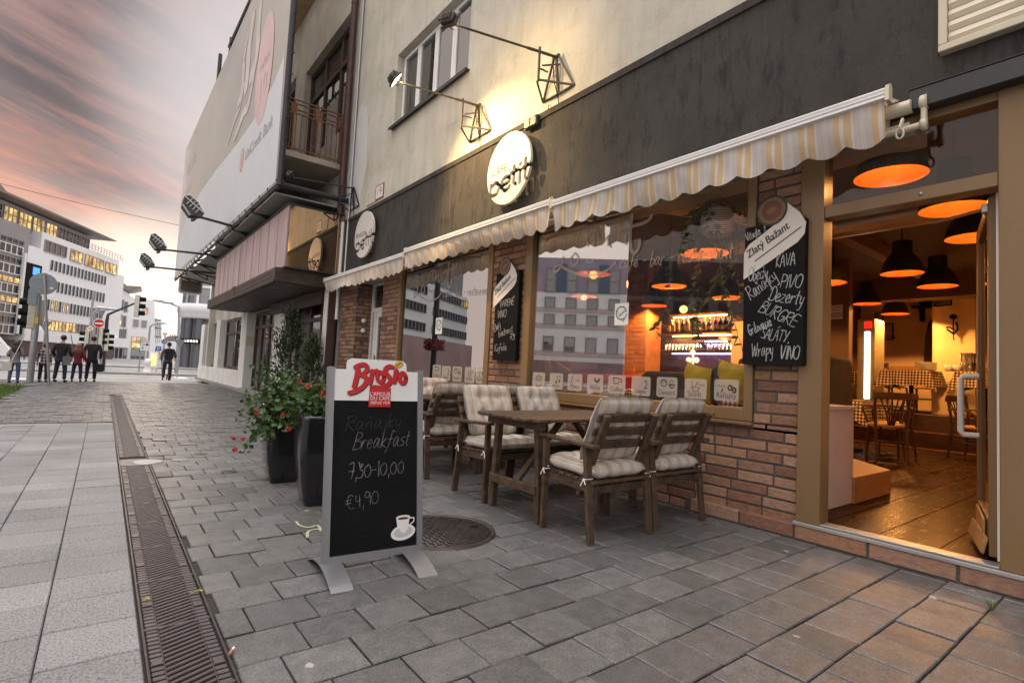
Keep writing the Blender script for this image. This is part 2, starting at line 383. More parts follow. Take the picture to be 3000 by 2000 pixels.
def m_band():
    t = NT('dark_plaster'); p = t.pos()
    c = t.ramp(t.noise(p, 1.6, 6, .6), [(.3, (.042, .039, .036)), (.7, (.068, .062, .056))])
    s = t.ramp(t.noise(t.mapv(p, (1, 2, .6)), 5, 8, .75), [(.5, 0.0), (.64, .75)]); c = t.mix(s, c, (.02, .019, .018)); s2 = t.ramp(t.noise(p, 13, 6, .8), [(.56, 0.0), (.68, .3)]); c = t.mix(s2, c, (.1, .095, .088))
    l = t.ramp(t.noise(t.mapv(p, (1, 4, .25), loc=(0, 4, 1)), 3, 6, .7), [(.62, 0.0), (.74, .3)]); c = t.mix(l, c, (.16, .15, .14))
    return t.bsdf(c, .85, 0, t.bump(t.noise(p, 40, 6, .7), .5, .008), .25)
def m_wood(name, dark, light, axis=(1, 1, 1), sc=9.0, rough=.6, isl=.25, glossy=.35):
    t = NT(name); v = t.mapv(t.obj(), axis)
    r = t.isl()
    v2 = t.n('ShaderNodeVectorMath', {0: v, 1: t.n('ShaderNodeCombineXYZ', {'X': t.math('MULTIPLY', r, 13), 'Y': t.math('MULTIPLY', r, 7), 'Z': r}).outputs[0]}, operation='ADD').outputs[0]
    g = t.noise(v2, sc, 7, .62, .8)
    c = t.ramp(g, [(.28, dark), (.5, tuple((a+b)/2 for a, b in zip(dark, light))), (.74, light)])
    c = t.mix(1, c, t.ramp(r, [(0, 1-isl), (1, 1+.1)]), 'MULTIPLY')
    k = t.ramp(t.noise(t.obj(), 3.3, 6, .7), [(.6, 0.0), (.75, .5)]); c = t.mix(k, c, sc3(dark, .5))
    return t.bsdf(c, t.ramp(g, [(.3, rough-.1), (.7, rough+.15)]), 0, t.bump(g, .25, .003), glossy)
def stripes(t, x, period, cols):
    """fabric woven in bands: cols = [(start 0..1, colour)]"""
    f = t.math('FRACT', t.math('DIVIDE', t.math('ADD', x, 50*period), period))
    return t.ramp(f, cols, 'CONSTANT')
def m_cushion(ax=0):
    t = NT('striped_cushion_cloth'); o = t.obj()
    w = t.noise(o, 5, 2); x = t.math('ADD', t.sep(o)[ax], t.math('MULTIPLY', w, .012))
    B, Wt, G, T = (.47, .395, .31), (.62, .585, .53), (.5, .465, .42), (.53, .46, .38)
    c = stripes(t, x, .105, [(0, B), (.26, Wt), (.30, T), (.33, Wt), (.36, G), (.42, Wt), (.46, G), (.52, Wt), (.58, T), (.68, Wt), (.72, G), (.78, Wt), (.84, B)])
    c = t.mix(1, c, t.ramp(t.noise(o, 7, 5), [(.3, .82), (.7, 1.08)]), 'MULTIPLY')
    return t.bsdf(c, .95, 0, t.bump(t.math('ADD', t.math('MULTIPLY', t.noise(o, 16, 3), 3.0), t.noise(o, 350, 2)), .35, .006), .1)
def m_awning():
    t = NT('striped_awning_cloth'); y = t.sep(t.pos())[1]
    Cw, Yl, Gr = (.8, .77, .73), (.76, .57, .34), (.7, .66, .63)
    c = stripes(t, y, .2, [(0, Yl), (.2, Cw), (.3, Yl), (.46, Gr), (.66, Cw), (.69, Gr), (.72, Cw), (.75, Gr), (.94, Cw)])
    p = t.pos(); c = t.mix(1, c, t.ramp(t.noise(p, 4, 5), [(.3, .8), (.7, 1.05)]), 'MULTIPLY')
    df = t.n('ShaderNodeBsdfDiffuse', {'Color': c}).outputs[0]; tl = t.n('ShaderNodeBsdfTranslucent', {'Color': c}).outputs[0]
    m = t.n('ShaderNodeMixShader', {0: .3, 1: df, 2: tl}); t.t.links.new(m.outputs[0], t.out.inputs[0]); return t.mat
def m_gingham():
    t = NT('gingham_cloth'); o = t.sep(t.pos())
    def sq(v): return t.math('GREATER_THAN', t.math('FRACT', t.math('ADD', t.math('MULTIPLY', v, 22), 100)), .5)
    a = t.math('ADD', sq(o[0]), t.math('MULTIPLY', sq(o[2]), 1.0)); a = sq(o[0]); b = sq(o[1]); d = sq(o[2])
    n = t.sep(t.n('ShaderNodeNewGeometry').outputs['True Normal'])
    hz = t.math('GREATER_THAN', t.math('ABSOLUTE', n[2]), .6); hx = t.math('GREATER_THAN', t.math('ABSOLUTE', n[0]), t.math('ABSOLUTE', n[1]))
    u = t.math('ADD', t.math('MULTIPLY', b, hx), t.math('MULTIPLY', a, t.math('SUBTRACT', 1.0, hx)))
    U = t.math('ADD', t.math('MULTIPLY', a, hz), t.math('MULTIPLY', u, t.math('SUBTRACT', 1.0, hz)))
    W = t.math('ADD', t.math('MULTIPLY', b, hz), t.math('MULTIPLY', d, t.math('SUBTRACT', 1.0, hz)))
    f = t.math('MULTIPLY', t.math('ADD', U, W), .5)
    return t.bsdf(t.ramp(f, [(0, (.62, .52, .36)), (.5, (.2, .12, .06)), (1, (.035, .02, .012))]), .9, 0, None, .1)
def m_leaf(name, a, b, c):
    t = NT(name); r = t.isl(); col = t.ramp(r, [(0, a), (.6, b), (1, c)])
    df = t.n('ShaderNodeBsdfDiffuse', {'Color': col}).outputs[0]; tl = t.n('ShaderNodeBsdfTranslucent', {'Color': col}).outputs[0]
    g = t.n('ShaderNodeBsdfGlossy', {'Color': (.5, .5, .5), 'Roughness': .45}).outputs[0]
    m = t.n('ShaderNodeMixShader', {0: .25, 1: df, 2: tl}).outputs[0]; m = t.n('ShaderNodeMixShader', {0: .08, 1: m, 2: g})
    t.t.links.new(m.outputs[0], t.out.inputs[0]); return t.mat
def m_plank(name, dark, light, w, L, axis, rough=.25):
    """floorboards: boards of width w along axis"""
    t = NT(name); p = t.sep(t.pos()); a, b = (p[0], p[1]) if axis == 'x' else (p[1], p[0])
    row = t.math('FLOOR', t.math('DIVIDE', b, w)); off = t.math('MULTIPLY', t.math('FRACT', t.math('MULTIPLY', row, .37)), L)
    cell = t.math('FLOOR', t.math('DIVIDE', t.math('ADD', a, off), L))
    rnd = t.n('ShaderNodeTexWhiteNoise', {'Vector': t.n('ShaderNodeCombineXYZ', {'X': row, 'Y': cell}).outputs[0]}, noise_dimensions='2D').outputs['Value']
    f1 = t.math('ABSOLUTE', t.math('SUBTRACT', t.math('FRACT', t.math('DIVIDE', b, w)), .5)); f2 = t.math('ABSOLUTE', t.math('SUBTRACT', t.math('FRACT', t.math('DIVIDE', t.math('ADD', a, off), L)), .5))
    gap = t.math('MAXIMUM', t.math('GREATER_THAN', f1, .5-.004/w), t.math('GREATER_THAN', f2, .5-.004/L))
    g = t.noise(t.mapv(t.pos(), (1.2, 9, 1) if axis == 'x' else (9, 1.2, 1)), 4, 6, .65, .6)
    c = t.ramp(g, [(.3, dark), (.7, light)]); c = t.mix(1, c, t.ramp(rnd, [(0, .62), (1, 1.2)]), 'MULTIPLY'); c = t.mix(gap, c, sc3(dark, .3))
    df = t.n('ShaderNodeBsdfDiffuse', {'Color': c}).outputs[0]; gl = t.n('ShaderNodeBsdfGlossy', {'Color': (1, .9, .8), 'Roughness': t.ramp(g, [(.3, rough*.6), (.7, rough)])}).outputs[0]
    m = t.n('ShaderNodeMixShader', {0: t.ramp(gap, [(0, .085), (1, .01)]), 1: df, 2: gl}).outputs[0]; t.t.links.new(m, t.out.inputs[0]); return t.mat
M = dict(
 paver=m_paver(), granite=m_granite(), brick=m_brick(), stucco=m_stucco(), band=m_band(), cush=m_cushion(0), awn=m_awning(), ging=m_gingham(),
 mortar=pm('mortar', (.075, .068, .062), .9, 0, .25, 14, .4, 120), joint=pm('joint_sand', (.035, .032, .03), .95, 0, .3, 20),
 asphalt=pm('asphalt', (.24, .235, .235), .7, 0, .25, 1.5, .3, 200), kerb=pm('kerb_stone', (.3, .29, .28), .8, 0, .15, 4, .3, 100), paint=pm('road_paint', (.7, .7, .68), .6, 0, .12, 5),
 brown=pm('brown_painted_frame', (.2, .122, .053), .38, 0, .1, 3, .05, 200, .5, stretch=(1, 1, .2)), dark=pm('dark_metal', (.035, .035, .04), .4, .3, .2, 5), steel=pm('grey_steel', (.42, .43, .44), .35, .8, .1, 8),
 alu=pm('anodised_aluminium', (.27, .27, .28), .4, .6, .05, 5, .03, 300), white=pm('white_paint', (.78, .77, .75), .45, 0, .06, 5), cream=pm('cream_lacquer', (.62, .56, .42), .4, 0, .07, 5), black=pm('black_board', (.008, .008, .009), .6, 0, .35, 4, .05, 80, .12),
 signwhite=pm('sign_cream', (.62, .59, .53), .45, 0, .05, 4), signblack=flat('sign_black', (.02, .02, .02), .5), red=flat('sign_red', (.5, .004, .008), .35), yellow=flat('sign_yellow', (.75, .42, .02), .4), chalk=pm('chalk', (.36, .36, .35), .95, 0, .5, 60), faint=pm('rubbed_chalk', (.05, .05, .05), .95, 0, .6, 40), soft=pm('soft_chalk', (.2, .2, .195), .95, 0, .7, 50),
 teak=m_wood('weathered_brown_wood', (.03, .019, .012), (.13, .083, .05), (1, 1, 1), 14), oak=m_wood('honey_wood', (.3, .15, .05), (.5, .27, .1), (1, 1, 3), 6), walnut=m_wood('dark_stained_wood', (.025, .01, .005), (.075, .03, .014), (1, 1, 3), 6, .35),
 canopy=m_wood('weathered_mahogany', (.018, .01, .008), (.1, .065, .05), (1, .12, 3), 8, .5), pot=pm('black_glazed_pot', (.016, .016, .018), .16, 0, .3, 3, .03, 30, .6), soil=pm('soil', (.03, .02, .015), .95, 0, .3, 30),
 geran=m_leaf('geranium_leaf', (.02, .06, .012), (.045, .11, .02), (.12, .17, .03)), thuja=m_leaf('thuja_leaf', (.02, .045, .014), (.045, .08, .024), (.09, .11, .035)), pothos=m_leaf('trailing_leaf', (.03, .06, .012), (.07, .11, .02), (.14, .16, .04)), petal=m_leaf('red_petal', (.45, .015, .02), (.6, .05, .04), (.7, .12, .08)), grass=m_leaf('grass_blade', (.06, .11, .02), (.1, .17, .03), (.16, .2, .05)),
 iron=pm('cast_iron', (.075, .062, .058), .5, .55, .25, 8, .3, 90), rust=pm('rusty_steel', (.2, .095, .05), .7, .3, .35, 12, .3, 80), pipe=pm('brown_downpipe', (.075, .035, .03), .5, .1, .25, 6), plate=pm('galvanised_steel', (.34, .35, .36), .42, .7, .1, 5),
 pendant=pm('dark_grey_enamel', (.035, .032, .03), .55, .1, .15, 6), shade_in=pm('copper_lining', (.62, .25, .05), .35, .1, .1, 8), yellowcloth=pm('yellow_velvet', (.48, .34, .02), .9, 0, .15, 10, .3, 60), greycloth=pm('charcoal_wool', (.05, .048, .052), .95, 0, .15, 10, .3, 120), redcloth=pm('red_leather', (.35, .015, .012), .4, 0, .12, 6), browncloth=pm('brown_cloth', (.22, .12, .06), .9, 0, .15, 8, .3, 60),
 floor=m_plank('oiled_floorboards', (.02, .008, .003), (.05, .02, .007), .3, 1.5, 'x', .3), plaster=pm('ochre_wall', (.76, .53, .29), .85, 0, .08, 2), plasterdk=pm('brown_wall', (.17, .1, .06), .8, 0, .12, 2), ceil=pm('dark_ceiling', (.07, .045, .03), .8, 0, .15, 2), duct=pm('spiral_duct', (.5, .42, .34), .35, .6, .1, 4),
 officewhite=pm('office_render', (.82, .83, .84), .8, 0, .05, .2), officegrey=pm('office_frame', (.3, .3, .31), .5, .2, .08, .5), roofdk=pm('roof_eave', (.22, .18, .165), .6, 0, .1, .5), officeglass=glass('office_glass', (.35, .37, .4), .18, 1.0, .75, (.06, .06, .07)), litglass=None, darkglass=glass('dark_office_glass', (.2, .22, .25), .1, 1.0, .8, (.025, .027, .032)),
 jeans=pm('blue_denim', (.07, .11, .2), .9, 0, .25, 9), navy=pm('dark_denim', (.025, .035, .06), .9, 0, .2, 9), blackcloth=pm('black_cloth', (.018, .018, .02), .85, 0, .2, 9), redknit=pm('red_knit', (.2, .025, .03), .9, 0, .2, 9), skin=pm('skin', (.48, .28, .2), .6, 0, .08, 9), hair=pm('dark_hair', (.02, .013, .01), .5, 0, .3, 30), fairhair=pm('auburn_hair', (.2, .1, .05), .5, 0, .3, 30), greyjacket=pm('grey_jacket', (.2, .19, .2), .9, 0, .25, 6), bag=pm('canvas_bag', (.6, .56, .5), .9, 0, .1, 9), bluecloth=pm('blue_camouflage', (.08, .11, .18), .9, 0, .6, 11),
)
def m_lit():
    t = NT('lit_office_window'); p = t.pos()
    f = t.ramp(t.noise(p, .9, 4, .7), [(.35, .15), (.55, .8), (.7, 2.2)])
    b = t.n('ShaderNodeEmission', {'Color': (1.0, .6, .2, 1), 'Strength': f}).outputs[0]; g = t.n('ShaderNodeBsdfGlossy', {'Roughness': .05}).outputs[0]
    m = t.n('ShaderNodeMixShader', {0: .12, 1: b, 2: g}); t.t.links.new(m.outputs[0], t.out.inputs[0]); return t.mat
M['litglass'] = m_lit()
def m_plaid():
    t = NT('plaid_shirt'); o = t.sep(t.obj())
    a = t.math('GREATER_THAN', t.math('FRACT', t.math('MULTIPLY', t.math('ADD', o[2], 5), 7)), .5); b = t.math('GREATER_THAN', t.math('FRACT', t.math('MULTIPLY', t.math('ADD', o[0], 5), 7)), .5)
    return t.bsdf(t.ramp(t.math('MULTIPLY', t.math('ADD', a, b), .5), [(0, (.5, .48, .46)), (.5, (.16, .15, .15)), (1, (.02, .02, .02))]), .9)
M['plaid'] = m_plaid()
M['glassL'] = glass('shop_glass', (.93, .94, .93), .36, 1.0); M['glassR'] = glass('coated_shop_glass', (.95, .95, .94), .02, .5); M['glasswin'] = glass('house_glass', (.8, .83, .85), .2, 1.0, .12, (.3, .3, .3))
M['bottleglass'] = glass('bottle_glass', (.75, .5, .22), .08, 1.0, .25, (.1, .05, .01)); M['clear'] = glass('clear_glass', (.97, .95, .9), .12, 1.0, .1, (.6, .55, .5)); M['smoke'] = glass('smoked_panel', (.12, .08, .05), .7, 1.0, .6, (.06, .035, .018), .01, (.85, .62, .42))
M['sticker'] = glass('frosted_sticker', (1, 1, 1), .0, .05, .55, (.6, .54, .48)); M['stickerink'] = glass('sticker_ink', (1, 1, 1), 0, .05, .85, (.1, .075, .065)); M['script'] = glass('etched_lettering', (1, 1, 1), 0, .05, .5, (.55, .47, .4))
# ------------------------------------------------------------------ ground
g = MB(); g.box(-400, 400, -60, 600, -.6, -.13)
g.build('ground', M['asphalt'], kind='structure')
def paver(mb, x0, x1, y0, y1, near, amp=.0022, gap=.0035):
    x0 += gap; x1 -= gap; y0 += gap; y1 -= gap
    z = random.gauss(0, amp); tx = random.gauss(0, amp*.5); ty = random.gauss(0, amp*.5); c = .004 if near else .0
    def zz(i, j): return z+tx*i+ty*j
    B = [(x0, y0, -.05), (x1, y0, -.05), (x1, y1, -.05), (x0, y1, -.05)]
    if not near:
        T = [(x0, y0, zz(-1, -1)), (x1, y0, zz(1, -1)), (x1, y1, zz(1, 1)), (x0, y1, zz(-1, 1))]
        mb.add(B+T, [(4, 5, 6, 7)]+[(i, (i+1) % 4, 4+(i+1) % 4, 4+i) for i in range(4)])
    else:
        E_ = [(x0, y0, zz(-1, -1)-c), (x1, y0, zz(1, -1)-c), (x1, y1, zz(1, 1)-c), (x0, y1, zz(-1, 1)-c)]
        T = [(x0+c, y0+c, zz(-1, -1)), (x1-c, y0+c, zz(1, -1)), (x1-c, y1-c, zz(1, 1)), (x0+c, y1-c, zz(-1, 1))]
        mb.add(B+E_+T, [(8, 9, 10, 11)]+[(i+4*k, (i+1) % 4+4*k, 4+(i+1) % 4+4*k, 4+i+4*k) for k in (0, 1) for i in range(4)])
MHC, MHR = V((1.72, 2.86, 0)), .345
KERB = 22.6
pv = MB(); r = 0; y = .598-.2205*4
while y < KERB-.1:
    y1 = min(y+.2205, KERB); far = y > 9.5
    x = .42+(-.12 if r % 2 else 0)+random.uniform(-.02, .02)
    xs = [x]
    if far:
        while xs[0] > -14: xs.insert(0, xs[0]-.24)
    while xs[-1] < 4.1: xs.append(xs[-1]+.24)
    for i in range(len(xs)-1):
        a, b = xs[i], xs[i+1]
        if not far: a = max(a, .416)
        if b-a < .03: continue
        if y < 15.7 and far and b > .19 and a < .41:
            if a < .18: b = .185
            elif b > .42: a = .416
            else: continue
            if b-a < .02: continue
        cx, cy = (a+b)/2, (y+y1)/2
        if (V((cx, cy, 0))-MHC).length < MHR-.12: continue
        if -9 < cx < -1.5 and 12.4 < cy < 19.1: continue
        paver(pv, a, b, y, y1, y < 8)
    y = y1; r += 1
pv.build('pavement', M['paver'], kind='structure')
sl = MB()
for i in range(22):
    for j in range(-7, 27):
        x1 = .178-.2765*i; y0 = 2.214+.2805*j
        if y0 > 9.45: continue
        paver(sl, x1-.2765, x1, y0, y0+.2805, y0 < 7, .0012, .0022)
sl.build('granite_path', M['granite'], kind='structure')
jb = MB(); jb.box(-14, 4.3, -1.5, KERB, -.12, -.012); jb.build('paving_bed', M['joint'], kind='structure')
kb = MB()
for k in range(42):
    x = -30+k*1.0
    kb.box(x+.006, x+.994, KERB+.01, KERB+.25, -.14, .002, 0, .012)
kb.build('kerb', M['kerb'], kind='structure')
# grass corner with blades
gs = MB(); gs.add([(-9, 12.4, .0), (-1.52, 12.4, .0), (-1.56, 18.7, .0), (-2.0, 19.15, .0), (-9, 19.15, .0), (-6, 16, .05)], [(0, 1, 5), (1, 2, 5), (2, 3, 5), (3, 4, 5), (4, 0, 5)])
for k in range(22000):
    x, y = random.uniform(-5.5, -1.54), random.uniform(12.42, 19.1)
    if x > -1.6 and y > 18.7: continue
    a = random.uniform(0, pi); h = random.uniform(.03, .085); w = .006
    l = V((random.uniform(-.03, .03), random.uniform(-.03, .03), h)); p = V((x, y, .0)); q = V((cos(a)*w, sin(a)*w, 0))
    gs.add([p-q, p+q, p+l], [(0, 1, 2)])
gs.build('lawn', M['grass'], kind='stuff', label='short mown grass at the corner of the pavement', cat='grass')
# road: carriageway, tram island, markings
rd = MB(); rd.box(-80, 60, KERB+.25, 34.6, -.2, -.118); rd.build('road', M['asphalt'], kind='structure')
isl = MB()
for a in range(60): isl.box(-30+a+.004, -29+a-.004, 34.6, 36.2, -.2, .0, 0, .012)
isl.build('traffic_island', M['kerb'], kind='structure')
mk = MB()
for k in range(7): mk.box(-9.5+k*1.15, -8.95+k*1.15, 23.4, 27, -.117, -.114)
mk.box(-30, 30, 29.6, 29.78, -.117, -.114); mk.box(-3.5, 30, 26.8, 26.95, -.117, -.114); mk.box(-30, 30, 33.3, 33.45, -.117, -.114)
for k in range(6): mk.box(3+k*.9, 3.5+k*.9, 31, 33.0, -.117, -.114)
mk.build('road_markings', M['paint'], kind='structure')
rail = MB()
for yy in (39.5, 40.9, 44, 45.4): rail.box(-80, 60, yy, yy+.08, -.132, -.118)
rail.build('tram_track', M['steel'], kind='structure')
fk = MB(); fk.box(-80, 70, 52, 60, -.2, .0); fk.build('far_pavement', M['kerb'], kind='structure')
# the drain: one grate is built, the others are copies
dr = thing('drain_channel', 'long steel-edged drain channel dividing the grey pavers from the pale slabs', 'drain', (.297, .2, -.06))
b = MB(); b.box(.184, .41, .2, 15.65, -.12, -.07); b.build('gutter', M['signblack'], dr)
b = MB(); b.box(.1835, .1905, .2, 15.65, -.05, .003); b.box(.4045, .4115, .2, 15.65, -.05, .003); b.build('edge_rail', M['iron'], dr)
gr = thing('drain_grate', 'nearest cast iron grate of the drain channel, at the bottom of the view', 'grate', (.2975, .35, 0), group='iron grates in the drain channel')
b = MB(); L = .5; n = 16
for k in range(n):
    yy = .35+L*(k+.5)/n; p = L/n
    sk = .05
    b.bar((.236, yy-sk/2, -.009), (.359, yy+sk/2, -.009), p*.42, .018, ch=.003)
    b.box(.196, .232, yy-p*.36, yy+p*.28, -.02, -.003, 0, .002); b.box(.363, .399, yy-p*.28, yy+p*.36, -.02, -.003, 0, .002)
b.build('bars', pm('grate_iron', (.1, .085, .086), .5, .3, .25, 9), gr)
b = MB(); b.box(.192, .4035, .351, .357, -.02, -.001); b.box(.192, .4035, .843, .849, -.02, -.001); b.box(.2325, .2355, .357, .843, -.026, -.006); b.box(.3595, .3625, .357, .843, -.026, -.006)
b.box(.2, .23, .57, .615, -.006, .0); b.box(.365, .395, .48, .525, -.006, .0); b.build('frame', pm('grate_iron', (.1, .085, .086)), gr)
k = 1; y = .85
while y < 15.2:
    if not 5.7 < y+.25 < 6.2:
        lab = 'dark iron drain grate, %s along the channel from the pavement edge by the street' % ('further' if y < 9 else 'far')
        copy_tree(gr, (.2975, y, 0), label='slatted iron drain grate in the channel between granite slabs and pavers'); k += 1
    y += .5
gr['label'] = 'slatted iron drain grate in the channel between granite slabs and pavers'
b = MB(); b.box(.19, .406, 5.86, 6.19, -.04, -.001, 0, .003); solo(b, 'channel_cover', M['paver'], 'plain concrete plate interrupting the iron drain grates', 'cover plate')
# manhole
mh = thing('manhole_cover', 'large round cast iron manhole cover beside the advertising stand', 'manhole cover', MHC)
b = MB(); b.lathe(MHC, [(.0, .008), (.318, .008), (.318, -.03)], 48)
for i in range(-9, 10):
    for j in range(-9, 10):
        x, y = i*.034, j*.034
        if math.hypot(x, y) > .3: continue
        if (i+j) % 2: b.box(MHC.x+x-.015, MHC.x+x+.015, MHC.y+y-.0055, MHC.y+y+.0055, 0.0075, .0125)
        else: b.box(MHC.x+x-.0055, MHC.x+x+.0055, MHC.y+y-.015, MHC.y+y+.015, 0.0075, .012)
b.build('lid', M['iron'], mh)
b = MB(); b.lathe(MHC, [(.322, -.03), (.322, .012), (.343, .0125), (.352, -.03)], 48); b.build('rim', M['iron'], mh)
b = MB(); b.box(MHC.x+.2, MHC.x+.26, MHC.y-.05, MHC.y-.03, .009, .0135); b.build('lifting_slot', M['black'], mh)
for (cx, cy, rr, lab, mt) in ((.4, 5.99, .115, 'round ribbed cover straddling the drain channel', 'plate'), (.66, 6.02, .07, 'pale round cover just right of the drain channel', 'kerb'), (.87, 6.28, .06, 'small blue-grey valve cover further right in the pavers', 'iron'), (.955, 5.245, .06, 'small dark valve cover left of the black planters', 'iron')):
    b = MB(); prof = []
    for q in range(9): prof += [(rr*q/9, .004 if q % 2 else .0055), (rr*(q+.8)/9, .004 if q % 2 else .0055)]
    b.lathe((cx, cy, 0), prof+[(rr, .004), (rr*1.08, .0)], 28); solo(b, 'valve_cover', M[mt], lab, 'valve cover', (cx, cy, 0))
# litter and weeds
def weed(px, py, n, h, lab):
    b = MB(); c = onZ(px, py)
    for k in range(n):
        a = random.uniform(0, 2*pi); l = h*random.uniform(.5, 1); e = c+V((cos(a)*l*.6, sin(a)*l*.6, l)); q = V((-sin(a), cos(a), 0))*.0025
        m = c+(e-c)*.5+V((0, 0, l*.15)); b.add([c-q, c+q, m+q, m-q, e], [(0, 1, 2, 3), (3, 2, 4)])
    solo(b, 'weed', M['grass'], lab, 'weed', c)
weed(2905, 1790, 16, .07, 'small tuft of grass growing in a paver joint near the door')
for px, py, lab, rr, ry in ((1255/1.742/1.0*0+575, 1733, 'yellow fallen leaf on the right edge of the drain', .024, .3), (428, 1755, 'small yellow leaf lying on the drain grate', .012, .9)):
    c = onZ(px, py, .006); b = MB(); b.add([c+V((cos(t)*rr*(1.2 if k % 2 else 1)*1.0, sin(t)*rr*ry, .004*(k % 3))) for k, t in ((k, 2*pi*k/10) for k in range(10))], [tuple(range(10))]); b.add([c+V((rr, 0, .003)), c+V((rr*1.7, .004, .006)), c+V((rr*1.7, .0055, .006))], [(0, 1, 2)])
    solo(b, 'fallen_leaf', flat('fallen_leaf', (.42, .36, .08)), lab, 'leaf', c)
c = onZ(672, 1914, .008); b = MB(); b.tube([c, c+V((.012, .02, 0))], .0045, 8); b.tube([c+V((.012, .02, 0)), c+V((.02, .034, 0))], .0046, 8, 1)
solo(b, 'cigarette_butt', [flat('tan_paper', (.5, .22, .08)), M['white']], 'cigarette butt against the edge of the drain', 'cigarette butt', c)
gp = Plane((0, 0, .0045), (1, 0, 0), (0, 1, 0))
b = MB()
for seq in (((868, 1529), (878, 1540), (905, 1546), (930, 1540), (940, 1556)), ((900, 1575), (905, 1556), (940, 1550))):
    ribbon(b, gp, smooth2([tuple(onZ(*p).xy) for p in seq], 4), .016)
b.build('spray_mark', flat('pale_green_spray', (.38, .44, .27)), kind='structure')
# ------------------------------------------------------------------ the cafe building
CB = thing('cafe_building', 'cream rendered building with dark band and brick cafe front on the right', 'building', (FX, 4, 0))
def bricks(mb, y0, y1, z0, z1, X, course=.0765, L=.262, back=.02, seed=1):
    R = random.Random(seed); z = z0; r = 0
    while z < z1-.02:
        zt = min(z+course, z1); y = y1+(0 if r % 2 else L*.5)+R.uniform(-.03, .03)
        first = True
        while y > y0+.004:
            w = L*R.choice((1, 1, 1, .55 if R.random() < .3 else 1))+R.uniform(-.012, .012)
            a, b_ = max(y-w, y0), min(y, y1)
            if y-w-y0 < .05: a = y0
            if b_-a > .03:
                d = R.uniform(-.003, .003); t = R.uniform(-.0018, .0018)
                c = V((X+.03+d, (a+b_)/2, (z+zt)/2+R.uniform(-.0012, .0012)))
                mb.obox(c, V((.03, t, 0)), V((-t, (b_-a)/2-.0072, R.uniform(-.0015, .0015))), V((0, 0, (zt-z)/2-.0075)), 0, .0035)
            y = a
        z = zt; r += 1
bw = MB()
bricks(bw, 1.62, 5.262, 0.0, .729, FX, seed=3); bricks(bw, 5.262, 7.868, 0.0, .729, FX, seed=4)
bricks(bw, 1.62, 1.938, .729, 2.64, FX, seed=5); bricks(bw, 4.624, 5.262, .729, 2.64, FX, seed=6)
bricks(bw, 7.868, 8.53, 0, 2.64, FX, seed=7); bc = MB(); bricks(bc, 9.7, 10.54, 0, 2.64, FX, seed=8)
# the reveal of the side entrance, turned towards the street's near end
rv = MB(); bricks(rv, -.32, .0, 0, 2.64, 0, seed=9)
bc.merge(rv, Matrix.Translation((3.725, 9.698, 0)) @ Matrix.Rotation(pi/2, 4, 'Z') @ Matrix.Translation((0, 0, 0)))
rv = MB(); bricks(rv, .0, .32, 0, 2.64, 0, seed=10)
bw.merge(rv, Matrix.Translation((3.725, 8.532, 0)) @ Matrix.Rotation(-pi/2, 4, 'Z'))
pn = MB()
for k, (a, b_) in enumerate(((1.2, 1.62), (.78, 1.195), (.4, .775), (-.05, .395), (-.45, -.055), (-.85, -.455), (1.625, 2.0), (2.005, 2.4))):
    pn.box(3.678, 3.75, a+.005, b_-.005, .012, .098, 0, .004)
bw.build('brick_wall', M['brick'], CB); pn.build('brick_plinth', M['brick'], CB); bc.build('brick_pillar', M['brick'], CB)
b = MB()
for y0, y1, z0, z1 in ((1.62, 7.868, 0, .729), (1.62, 1.938, .729, 2.64), (4.624, 5.262, .729, 2.64), (7.868, 8.53, 0, 2.64), (9.7, 10.54, 0, 2.64)):
    b.box(FX+.007, FX+.24, y0+.001, y1-.001, z0-.05, z1)
b.box(3.685, 3.76, -3, 2.45, -.05, .094); b.box(3.725, 4.1, 9.71, 9.95, -.05, 2.64); b.box(3.725, 4.1, 8.28, 8.524, -.05, 2.64)
b.build('mortar_bed', M['mortar'], CB)
b = MB(); b.box(3.672, 3.79, -3, 1.63, .1, .122, 0, .003); b.build('doorstep', M['kerb'], CB)
# upper wall round the bedroom window
b = MB(); W0, W1, Z0, Z1 = 6.14, 8.53, 5.2, 6.52
for y0, y1, z0, z1 in ((-7, W0, 3.93, 10.2), (W1, 10.62, 3.93, 10.2), (W0, W1, 3.93, Z0), (W0, W1, Z1, 10.2)): b.box(FX, FX+.35, y0, y1, z0, z1)
b.build('rendered_wall', M['stucco'], CB)
b = MB(); b.box(3.69, FX+.3, 1.0, 10.6, 2.75, 3.86); b.box(3.69, FX+.3, .87, 1.0, 2.75, 3.86); b.box(3.69, FX+.3, -7, .87, 2.75, 2.96); b.box(3.705, FX+.3, -7, .87, 2.96, 3.86); b.box(3.672, FX+.3, -7, 10.6, 3.862, 3.93); b.box(3.683, FX+.3, -7, 10.6, 2.655, 2.748)
b.build('dark_band', M['band'], CB)
b = MB(); b.box(3.6, 3.69, -7, .985, 2.645, 2.76, 0, .004); b.box(3.596, 3.69, -7, .985, 2.7625, 2.767); b.build('steel_lintel', pm('dark_lintel', (.04, .042, .045), .4, .3, .15, 4), CB)
b = MB(); b.box(FX+.05, FX+.3, 1.0, 10.54, 2.56, 2.66); b.box(FX+.35, 14.6, -7, 10.6, 10.0, 10.2); b.box(14.4, 14.6, -7, 10.6, -.1, 10.0); b.box(FX+.35, 14.4, -7, -6.8, -.1, 10.0); b.box(FX+.35, 14.4, 10.4, 10.6, -.1, 10.0)
b.build('rear_walls', M['stucco'], CB)
